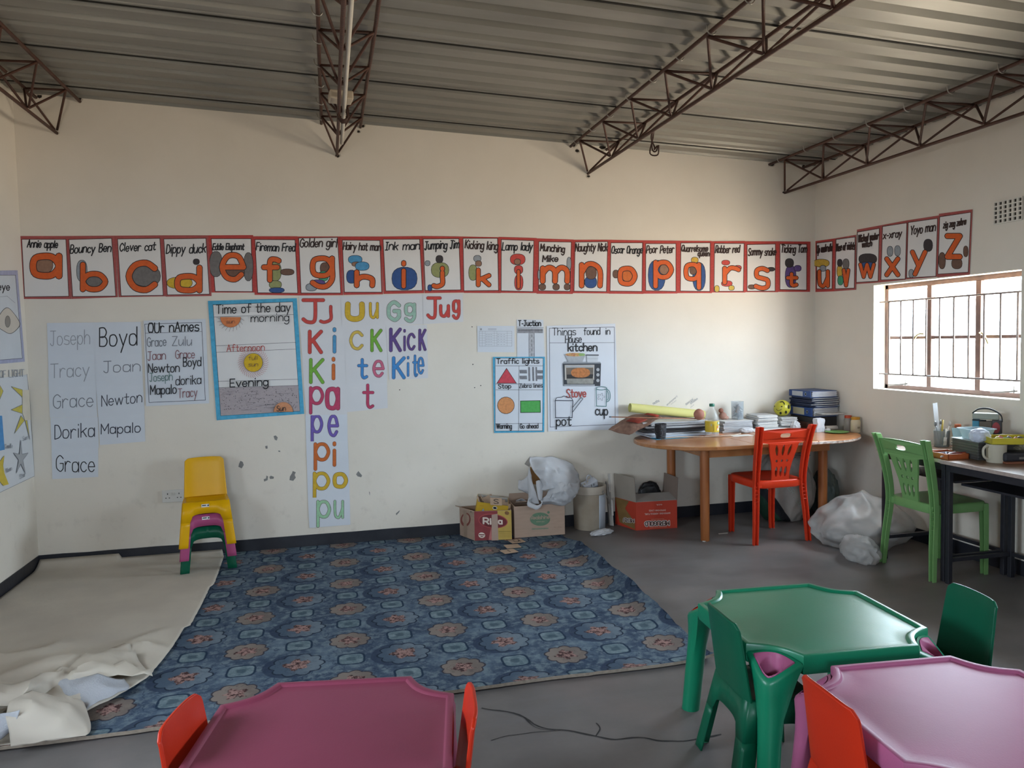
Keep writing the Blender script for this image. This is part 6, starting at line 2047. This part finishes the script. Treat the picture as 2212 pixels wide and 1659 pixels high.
jr = thing('clear_jar', 'clear tub filled with dark wire scraps', 'jar', (XA(1593, -.12), -.12, z_ + .001))
b = MB(); b.lathe([(.044, 0), (.047, .004), (.049, .140), (.0505, .143), (.0485, .143), (.044, .006)], n=28); b.build('jar_body', M_CLEAR2, jr, smooth=50)
b = MB()
for k in range(60):
    a_ = rp.uniform(0, 2 * pi); r_ = rp.uniform(0, .033)
    c0 = Vector((r_ * cos(a_), r_ * sin(a_), rp.uniform(.015, .105))); t_ = Vector((rp.uniform(-1, 1), rp.uniform(-1, 1), rp.uniform(-1.2, 1.2))).normalized() * .02
    b.tube([c0 - t_, c0 + Vector((.004, 0, .003)), c0 + t_], .003, 5)
fl_ = b.build('jar_filling', mat('34424c', .6, .3, 30, h2='5a6a72'), jr); fl_['kind'] = 'stuff'
b = MB(); b.box((-.012, -.03, .08), (.03, .004, .06), .3, ry=.5); b.build('brown_scrap', mat('6a5648', .7, .1), jr)
sheaf('newspaper', 'folded newspaper lying under the two book piles', 'newspaper', None, (5.32, -.165, TZ + .001), (.46, .25, .022), -.03, PAPERS[3], PAPERS[2])
# two piles of exercise books
for (u, y, n_b, d, lab, grp, rz) in [(1645, -.16, 12, (.165, .20), 'white-edged exercise book in the taller pile beside the yellow ball', 'exercise books in the taller pile', -.05), (1691, -.16, 9, (.135, .18), 'grey-edged exercise book in the pile below the yellow ball', 'exercise books below the ball', -.05)]:
    z_ = TZ + .024
    for k in range(n_b):
        h = .0075
        sheaf('exercise_book', lab, 'book', grp, (XA(u, y) + rp.uniform(-.008, .008), y + rp.uniform(-.012, .012), z_ + .0005), (d[0], d[1], h), rz + rp.uniform(-.06, .06), PAPERS[k % 5] if k % 3 else COVERS[k % 4], PAPERS[(k + 1) % 3])
        z_ += h + .0007
    if n_b == 9: ball_z = z_
# yellow ball with black marks
p = YP(1689.5, 880, -.15)
p.z = ball_z + .0668
bl2 = thing('yellow_ball', 'yellow ball with black face marks resting on the books', 'ball', p)
R_ = .066
b = MB()
b.lathe([(R_ * sin(pi * k / 20) + 1e-5, -R_ * cos(pi * k / 20)) for k in range(21)], n=40, cap=(False, False))
b.build('ball_body', mat('b7b03a', .3, .06, 6), bl2, smooth=True)
fwd_ = (CAM - p).normalized(); rt_ = Vector((0, 0, 1)).cross(fwd_).normalized(); up_ = fwd_.cross(rt_)
def onball(u, v, off):
    x, y_ = u / 20, -v / 20
    q = min(.95, x * x + y_ * y_)
    return (rt_ * x + up_ * y_ + fwd_ * sqrt(1 - q)) * (R_ + .0004 + off)
sh = Sheet(onball, 0, (0, 0, 1))
BKM = mat('26281c', .4, 0)
for x0, y0, x1, y1 in [(-3,-5,1,-2),(13,-8,17,2),(-6,9,-1,15),(6,6,11,13),(-18,-6,-16,-2)]: sh.blob(x0, y0, x1, y1, BKM)
sh.stroke([(p_.x, p_.y) for p_ in crom([(-4,-14,0),(1,-15,0),(4,-12,0),(5,-9,0)], 4)], 2.4, BKM); sh.stroke([(p_.x, p_.y) for p_ in crom([(-13,2,0),(-10,6,0),(-5,5,0),(-1,2,0)], 4)], 1, BKM)
sh.mb.build('face_mark', None, bl2)
# files: two thick ring binders with papers and thin folders between
BLU, BLU_D = mat('2c4a86', .4, .05), mat('26314f', .5, .08)
def file_stack():
    """spines face the room (-x), leaf edges face the camera end (-y)"""
    bx, by = 5.743, -.190
    z = TZ
    tr = thing('dark_tray', 'dark tray under the stack of blue files', 'tray', (bx, by, z), 0)
    b = MB(); b.box((.0, 0, .05), (.23, .28, .10)); b.build('tray_body', mat('33302f', .6, .1), tr, bevel=.004)
    b = MB(); b.box((-.122, -.06, .03), (.012, .20, .055)); b.build('cloth', mat('5a3d34', .8, .15, 20, .3), tr, bevel=.006)
    z += .1015
    for k, (h, thick) in enumerate([(.074, True), (.013, False), (.015, False), (.016, False), (.014, False), (.016, False), (.052, True)]):
        dx = [.0, .012, -.004, .008, -.006, .010, -.010][k]; rr_ = [0, .05, -.04, .05, .0, -.05, -.02][k]
        if thick:
            lab = 'thick blue ring binder ' + ('on top of the file stack' if k else 'at the bottom of the file stack')
        else:
            lab = 'thin dark folder between the two thick blue binders'
        r = thing('ring_binder' if thick else 'folder', lab, 'binder' if thick else 'folder', (bx + dx, by, z), rr_, 'files stacked in the corner of the table')
        L_, D_ = .232, .30
        b = MB()
        b.box((0, 0, .0013), (L_, D_, .0026)); b.box((0, 0, h - .0013), (L_, D_, .0026)); b.box((-L_ / 2 + .0013, 0, h / 2), (.0026, D_, h))
        b.build('cover', BLU if thick else BLU_D, r)
        b = MB()
        n_ = max(3, int(h / .006))
        for j in range(n_):
            b.box((.010 + .006 * sin(j * 2.3 + k), .003 * cos(j * 1.7) - .003, .004 + (h - .008) * (j + .5) / n_), (L_ - .014, D_ - .010, (h - .008) / n_ * .8), .012 * sin(j * 3 + k))
        b.build('papers', PAPERS[(k + 3) % 5], r)
        if thick:
            b = MB(); b.box((-L_ / 2 - .0006, .03, h / 2), (.0012, .15, h * .72)); b.build('label', mat('b9b59a' if k == 0 else 'aeb2ba', .6, .04), r)
            Mr = Matrix.Translation((-L_ / 2 - .0003, -.085, h / 2)) @ Matrix.Rotation(-pi / 2, 4, 'Y')
            b = MB(); b.lathe([(.009, 0), (.0135, 0), (.0135, .002), (.009, .002)], n=20, cap=(False, False)); b.xform(Mr)
            b.build('finger_ring', mat('9aa6b8', .3, 0, metal=.5), r)
            b = MB(); b.lathe([(.001, .0005), (.009, .0005)], n=16, cap=(True, False)); b.xform(Mr); b.build('finger_hole', mat('111218', .9, 0), r)
        z += h + .0008
    sheaf('paper_sheet', 'white papers sticking out before the bottom blue binder', 'paper', None, (bx + .02, by - .19, TZ + .125), (.20, .09, .005), -.1, PAPERS[0], None, .004)
file_stack()
p = Vector((XA(1768, -.46), -.46, TZ))
b = MB()
ring = lambda w_, d_, z, t, k: [Vector((x * w_ * cos(t) - y * d_ * sin(t) + k * .3, x * w_ * sin(t) + y * d_ * cos(t), z + .004 * noise.noise(Vector((x * 3, y * 3, z * 40 + k))))) for x, y in ((-1, -1), (-.2, -1.12), (.5, -.9), (1, -1), (1.08, 0), (1, 1), (0, .92), (-1, 1), (-.9, 0))]
b.grid([ring(.032, .025, 0, 0, 0), ring(.038, .027, .03, .05, 0), ring(.030, .026, .055, .12, .01), ring(.036, .027, .085, .05, .012), ring(.033, .026, .103, .02, .01), ring(.012, .010, .108, .2, .012)], closed_u=True, cap=(True, True))
cb = b.build('white_packet', mat('c9cad2', .6, .04, 12))
cb.location = (p.x, p.y, TZ + .001)
tag(cb, 'creased white paper packet standing before the blue files', 'packet')
p = Vector((XA(1795, -.42), -.42, TZ))
b = MB(); b.tube([(-.05, 0, .019), (.05, 0, .019)], .018, 16); o = b.build('white_roll', mat('aeaaa4', .6, .05), smooth=40); o.location = (p.x, p.y, TZ + .001); tag(o, 'short grey-white roll lying beside the white packet', 'roll')
def jar(name, u, y, r, h, m, cap_m, label, lab_m=None):
    j = thing(name, label, 'jar', (XA(u, y), y, TZ))
    b = MB(); b.lathe([(r * .92, 0), (r, .004), (r, h * .72), (r * .82, h * .82), (r * .8, h * .84)], n=26); b.build('jar_body', m, j, smooth=50)
    b = MB(); b.lathe([(r * .86, h * .83), (r * .88, h * .84), (r * .88, h * .985), (r * .82, h)], n=26); b.build('lid', cap_m, j, smooth=40)
    if lab_m:
        b = MB(); rows = [[((r + .0008) * sin(a_), -(r + .0008) * cos(a_), zz) for a_ in [radians(-42 + 6 * q) for q in range(15)]] for zz in (h * .12, h * .55)]
        b.grid(rows); b.build('label', lab_m, j, smooth=True)
        b = MB(); b.box((.0, -r - .0016, h * .33), (r * .6, .001, h * .12)); b.build('label_print', mat('8f866f', .6, .2, 90), j)
    return j
jar('spread_jar', 1848, -.59, .036, .118, mat('c3b79c', .35, .05), mat('c08a2c', .4, .04), 'cream jar with yellow lid on the right end of the table', mat('bdb39c', .5, .03))
jar('sauce_jar', 1832, -.50, .030, .122, mat('9d938a', .3, .05, trans=.25), mat('b5472c', .45, .05), 'clear jar with orange lid behind the cream jar')
p = Vector((XA(1808, -.56), -.56, TZ))
b = MB(); b.lathe([(.05, 0), (.085, .006), (.088, .009), (.082, .009), (.05, .004)], n=32); o = b.build('green_plate', mat('6f9a5a', .5, .04), smooth=40); o.location = (p.x, p.y, TZ + .001); tag(o, 'flat green plate between the white packet and the jars', 'plate')
p = T(1594.5, 928)
bx_ = thing('teal_sharpener', 'small box with teal top at the table front', 'box', (p.x, p.y + .02, TZ), .15)
b = MB(); b.box((0, 0, .019), (.042, .03, .038)); b.build('box_body', mat('b5bdbd', .4, .04), bx_, bevel=.003)
b = MB(); b.box((0, 0, .046), (.043, .031, .014)); b.build('top', mat('6fa8a0', .4, .04), bx_, bevel=.003)
p = T(1617, 929)
tr_ = thing('tape_roll', 'roll of cream masking tape beside the small teal box', 'tape', (p.x, p.y + .05, TZ))
b = MB(); b.lathe([(.05, 0), (.051, .002), (.051, .036), (.05, .038), (.030, .038), (.030, 0), (.05, 0)], n=32, cap=(False, False)); b.build('tape', mat('bdb19a', .6, .03), tr_, smooth=40)
b = MB(); b.lathe([(.0299, .001), (.0299, .037), (.0275, .037), (.0275, .001), (.0299, .001)], n=32, cap=(False, False)); b.build('core', mat('9a846a', .8, .05), tr_, smooth=40)
pp = [T(1422, 949), T(1470, 946.5), T(1520, 945), T(1560, 944), T(1585, 941), T(1600, 939)]
b = MB(); q_ = crom([Vector((p.x, p.y, TZ + .005 + .004 * (i % 2))) for i, p in enumerate(pp)], 6); b.tube(q_, .005, 6)
o = b.build('paper_twist', mat('b39c88', .8, .1, 30), smooth=True); tag(o, 'twisted strip of brown paper along the front of the table', 'strip')
for u, y, lab, sz in [(1612, -.30, 'crumpled white scrap before the clear tub of wire', (.05, .03, .02)), (1718, -.33, 'crumpled grey paper ball beside the book pile', (.035, .03, .035)), (1788, -.48, 'small crumpled paper beside the white packet', (.02, .015, .012))]:
    o = crumple('paper_scrap', PW, None, (0, 0, sz[2]), sz, u * .1, .2, 3, True, 2.2, None, 0); o.location = (XA(u, y), y, TZ + (.0235 if u == 1718 and False else .0005)); tag(o, lab, 'paper')

# ================================================================== things on the dark desks
ZD = (1990, 860, 9.216)
def D(u, v, z=DZ): return FL(ZD[0] + u / ZD[2], ZD[1] + v / ZD[2], z)
c0 = D(535, 1235); c1_ = D(950, 1212)
rz = math.atan2(c1_.y - c0.y, c1_.x - c0.x)
pbx = thing('pen_box', 'shallow orange wooden box of pens on the dark desk', 'box', (c0.x, c0.y, DZ), rz)
OW = mat('a8552c', .5, .1, 20); OWI = mat('8a4a2c', .6, .1, 20)
L_ = (c1_ - c0).length; B_ = .17
b = MB()
b.box((L_ / 2, B_ / 2, .002), (L_, B_, .004)); b.box((L_ / 2, .003, .016), (L_, .006, .032)); b.box((L_ / 2, B_ - .003, .016), (L_, .006, .032)); b.box((.003, B_ / 2, .016), (.006, B_, .032)); b.box((L_ - .003, B_ / 2, .016), (.006, B_, .032))
b.build('box_body', OW, pbx)
b = MB(); b.box((L_ / 2, B_ + .004, .024), (L_, .02, .003)); b.build('paper_liner', PAPER, pbx)
Mp = Matrix.Translation(pbx.location) @ Matrix.Rotation(rz, 4, 'Z')
for k, (x, y, a_, m, lab) in enumerate([(.05,.05,.3,'c9c6c8','white pen with dark tip in the orange box, nearest the chair'), (.08,.08,.9,'2e3160','dark blue pen in the orange box'), (.11,.06,.5,'d3d0d2','long white pen across the orange box'), (.14,.085,1.2,'b7b4c4','pale lilac pen in the orange box'), (.10,.11,-.3,'3a2c30','black pen at the back of the orange box'), (.16,.05,-.2,'7a3a34','maroon pencil at the far end of the orange box')]):
    p = Mp @ Vector((x * L_ / .2, y, .016 + .006 * (k % 3)))
    pn = thing('pen', lab, 'pen', p, rz + a_, 'pens in the orange box')
    b = MB(); b.tube([(-.055, 0, 0), (.045, 0, .004)], .0045, 8); b.build('barrel', mat(m, .35, 0), pn, smooth=40)
    b = MB(); b.tube([(.045, 0, .004), (.056, 0, .0045)], [.004, .0012], 8); b.build('nib', mat('26242c', .4, 0), pn, smooth=40)
# ribbed grey cash box
g0_ = D(1130, 1245); g1_ = D(960, 1185)
cx0 = thing('metal_trays', 'stack of dark grey metal trays on the desk under the clear tub', 'trays', (g0_.x, g0_.y, DZ), radians(-8))
GM = mat('4a4a48', .45, .08, 20)
b = MB(); b.box((.11, .115, .0505), (.215, .225, .101)); b.build('tray_stack', GM, cx0, bevel=.004)
for k in range(6):
    b = MB(); b.box((.11, .115, .012 + .0155 * k), (.222, .232, .004)); b.build('tray_edge', mat('3c3c3b', .4, .05), cx0)
b = MB(); b.box((.11, .115, .1035), (.225, .235, .005)); b.build('lid', mat('7d8886', .3, .05), cx0, bevel=.002)
# clear tub
tub = thing('clear_tub', 'clear plastic food tub on top of the metal trays', 'tub', (g0_.x + .10, g0_.y + .115, DZ + .107), radians(-8))
b = MB()
def rr_(w, d, z): return [(math.copysign(abs(cos(a)) ** .4, cos(a)) * w, math.copysign(abs(sin(a)) ** .4, sin(a)) * d, z) for a in [2 * pi * k / 32 for k in range(32)]]
b.grid([rr_(.058, .05, 0), rr_(.062, .054, .003), rr_(.078, .07, .056), rr_(.086, .078, .058), rr_(.086, .078, .061), rr_(.076, .068, .061), rr_(.058, .05, .004)], closed_u=True, cap=(True, True)); b.build('tub_body', mat('a9bcc4', .2, 0, spec=.6, trans=.42), tub, smooth=40)
# jug of cutlery
p = D(425, 985)
jg = thing('cutlery_jug', 'clear jug holding spoons, knives and a clear ruler', 'jug', (p.x + .03, p.y + .04, DZ))
b = MB(); b.lathe([(.040, 0), (.044, .004), (.047, .10), (.049, .105), (.046, .105), (.039, .006)], n=28); b.build('jug_body', mat('8f9494', .2, .05, spec=.6, trans=.45), jg, smooth=50)
def utensil(name, label, p0, p1, r, m, head=None):
    a = Vector(p0); c = Vector(p1)
    t = thing(name, label, 'cutlery', Vector(jg.location) + a)
    b = MB(); b.tube([Vector(), c - a], r, 8); b.build('handle', m, t, smooth=True)
    if head: head(t, c - a, m)
    return t
def spoonhead(t, d, m):
    b = MB(); b.lathe([(.0005, -.018), (.008, -.012), (.011, 0), (.008, .013), (.0005, .018)], n=14, sy=.35); b.xform(Matrix.Translation(d + d.normalized() * .014)); b.build('bowl', m, t, smooth=True)
STEEL = mat('86888a', .3, .05, metal=.7)
utensil('spoon', 'steel spoon leaning left in the clear jug', (-.01, .0, .01), (-.045, .0, .135), .0028, STEEL, spoonhead)
utensil('spoon', 'steel spoon upright in the middle of the clear jug', (.0, .01, .01), (.0, .01, .14), .0028, STEEL, spoonhead)
utensil('spoon', 'white plastic spoon leaning right in the clear jug', (.01, .0, .01), (.055, .0, .13), .0035, mat('b9b4ae', .4, .03), spoonhead)
utensil('knife', 'yellow handled knife in the clear jug', (.0, .01, .01), (.018, .012, .17), .0065, mat('a08638', .4, .05))
rl = thing('clear_ruler', 'tall clear plastic ruler standing in the jug', 'ruler', Vector(jg.location) + Vector((-.012, .012, .01)))
b = MB(); b.box((-.015, 0, .135), (.034, .002, .27), ry=radians(-7)); b.build('blade', mat('c6c9cc', .25, .02, trans=.5), rl)
fk = thing('plastic_fork', 'white plastic fork hooked upside down on the jug', 'fork', Vector(jg.location) + Vector((-.012, -.052, .02)))
WF = mat('c4bfb8', .35, .02)
b = MB(); b.tube([(.0, .006, .10), (-.006, .002, .045)], [.004, .0045], 8); b.build('handle', WF, fk, smooth=True)
b = MB(); b.box((-.010, 0, .034), (.022, .003, .026), ry=radians(8))
for k in range(4): b.box((-.0205 + .006 * k, -.001, .010), (.0028, .0025, .030), ry=radians(8))
b.build('tines', WF, fk)
# sauce bottle
p = D(720, 1000)
sb = thing('sauce_bottle', 'dark brown bottle with orange cap beside the cutlery jug', 'bottle', (p.x + .03, p.y + .03, DZ))
b = MB(); b.lathe([(.025, 0), (.027, .003), (.027, .095), (.024, .11), (.016, .122), (.0165, .128)], n=24); b.build('bottle_body', mat('3a2620', .3, .05), sb, smooth=50)
b = MB(); b.lathe([(.0185, .126), (.019, .127), (.019, .145), (.017, .148)], n=24); b.build('cap', mat('a5512c', .45, .05), sb, smooth=40)
b = MB(); b.grid([[(.0275 * sin(a_), -.0275 * cos(a_), zz) for a_ in [radians(-40 + 8 * q) for q in range(12)]] for zz in (.02, .085)]); b.build('label', mat('5a5350', .5, .2, 60), sb, smooth=True)
# lunch bag with strap
p = D(1180, 900)
lb = thing('lunch_bag', 'blue, brown and red lunch bag with black strap behind the trays', 'bag', (5.765, -1.86, DZ), radians(-48))
lb.scale = (.72, .7, 1.2)
b = MB(); b.box((-.075, 0, .085), (.05, .09, .17)); b.build('blue_panel', mat('3f7f98', .6, .08, 20), lb, bevel=.006)
b = MB(); b.box((-.005, .002, .08), (.09, .088, .16)); b.build('brown_panel', mat('5a4c40', .6, .15, 30), lb, bevel=.004)
b = MB(); b.box((.075, 0, .085), (.07, .09, .17)); b.build('dark_panel', mat('3a3638', .6, .1, 20), lb, bevel=.006)
b = MB(); b.lathe([(.001, 0), (.026, .001), (.028, .003), (.001, .004)], n=22); b.xform(Matrix.Translation((.07, -.046, .13)) @ Matrix.Rotation(pi / 2, 4, 'X')); b.build('red_patch', mat('8c3038', .6, .1, 30), lb)
b = MB(); b.box((-.005, 0, .185), (.19, .085, .03)); b.build('top_flap', mat('8d8f86', .6, .08, 20), lb, bevel=.006)
b = MB(); b.tube(crom([(-.10, -.04, .20), (-.05, -.045, .222), (.03, -.045, .222), (.10, -.045, .195), (.112, -.04, .16)], 6), .0045, 7); b.tube([(-.10, -.047, .166), (.0, -.048, .164)], .004, 6); b.build('strap', mat('17171a', .5, .05), lb, smooth=True)
# blue grey paper propped behind the trays
p = D(870, 780)
b = MB(); b.box((0, 0, .07), (.12, .003, .14), rx=radians(-18)); o = b.build('blue_card', mat('8fa6a8', .6, .08, 10)); o.location = (5.70, -1.755, DZ + .004); o.rotation_euler = (0, 0, radians(-15)); tag(o, 'pale blue card leaning behind the metal trays', 'card')
# greenish bundle of wrapped soap / stones
lab = 'greenish wrapped lump in the heap behind the white crumpled bag'
p = D(1720, 860)
for k, (x, y, z, r) in enumerate([(-.07, .0, .035, .036), (.0, .01, .036, .037), (.07, .0, .033, .035), (-.035, .012, .09, .036), (.035, .01, .088, .035), (-.03, .06, .04, .038), (.03, .06, .04, .038)]):
    o = crumple('wrapped_lump', mat('7a796a', .7, .15, 25, h2='5a594c'), None, (0, 0, 0), (r * 1.1, r, r), 3 + k * 1.7, .14, 3, True, 1.6, None, None, hf=.5)
    o.location = (5.765 + y * .8 - .03, -2.02 - x * .9, DZ + z + .0); tag(o, lab, 'lump', 'wrapped lumps heaped on the desk')
# mug and tray
p = D(1560, 1290)
mg = thing('enamel_mug', 'cream mug with handle at the front of the desk', 'mug', (p.x + .004, p.y + .026, DZ), radians(-8))
MG = mat('bdb7a6', .35, .04, 6)
b = MB(); b.lathe([(.046, 0), (.049, .003), (.0505, .10), (.0515, .103), (.049, .103), (.0465, .006)], n=32); b.build('mug_body', MG, mg, smooth=50)
b = MB(); b.tube(crom([(-.047, 0, .088), (-.066, -.004, .092), (-.082, -.006, .075), (-.080, -.006, .042), (-.064, -.004, .024), (-.047, 0, .022)], 6), .0068, 10); b.build('handle', MG, mg, smooth=True)
yt0 = Vector((p.x + .010, p.y + .012, DZ + .1035))
yt = thing('yellow_tray', 'shallow yellow tray of coloured pieces balanced on the cream mug', 'tray', yt0, radians(-24))
YT = mat('b9ab30', .4, .03)
b = MB()
TL, TB, TH = .24, .17, .036
b.box((TL / 2 - .05, TB / 2 - .03, .002), (TL, TB, .004))
for cx_, cy_, dx, dy in [(TL/2-.05, -.03 + .002, TL, .004), (TL/2-.05, TB-.03-.002, TL, .004), (-.05 + .002, TB/2-.03, .004, TB), (TL-.05-.002, TB/2-.03, .004, TB)]: b.box((cx_, cy_, TH / 2), (dx, dy, TH))
b.build('tray_body', YT, yt, bevel=.002)
My = Matrix.Translation(yt0) @ Matrix.Rotation(radians(-24), 4, 'Z')
for k, (x, y, c, lab) in enumerate([(.0,.02,'b3a52e','yellow bottle cap'), (.035,.0,'5f7a4a','green bottle cap'), (.06,.03,'3a2c26','dark brown bottle cap'), (.09,.01,'a2562c','orange bottle cap'), (.12,.04,'6a6458','grey bottle cap'), (.03,.06,'a03a34','red bottle cap'), (.08,.07,'8a5a44','brown bottle cap'), (.14,.0,'b08a4a','tan bottle cap')]):
    q = My @ Vector((x, y, .022))
    b = MB(); b.lathe([(.017, -.008), (.018, -.006), (.018, .006), (.016, .009)], n=18); o = b.build('bottle_cap', mat(c, .45, .05), smooth=40)
    o.location = q; o.rotation_euler = (rp.uniform(-.9, .9), rp.uniform(-.9, .9), 0); tag(o, lab + ' in the yellow tray', 'bottle cap', 'bottle caps in the yellow tray')
wb = crumple('white_bag', mat('c3cbdc', .5, .03, 20), None, (0, 0, 0), (.050, .04, .036), 4.4, .22, 4, False, 1.7, hf=.8)
q = D(1520, 880, DZ + .115)
wb.location = (p.x - .018, p.y + .118, DZ + .140); tag(wb, 'crumpled white plastic bag stuffed in the top of the mug', 'bag')
q = D(1900, 1330)
db = thing('dark_case', 'dark case with brown base lying under the yellow tray', 'case', (q.x + .02, q.y + .05, DZ), radians(-12))
b = MB(); b.box((.05, .04, .035), (.20, .11, .05)); b.build('case_body', mat('2d2c31', .5, .1, 15), db, bevel=.012)
b = MB(); b.box((.06, .03, .006), (.22, .13, .011)); b.build('base', mat('7a4a34', .6, .1, 15), db, bevel=.003)
b = MB(); b.box((.055, -.0165, .03), (.05, .002, .012)); b.build('label', mat('6d6a66', .5, .3, 90), db)
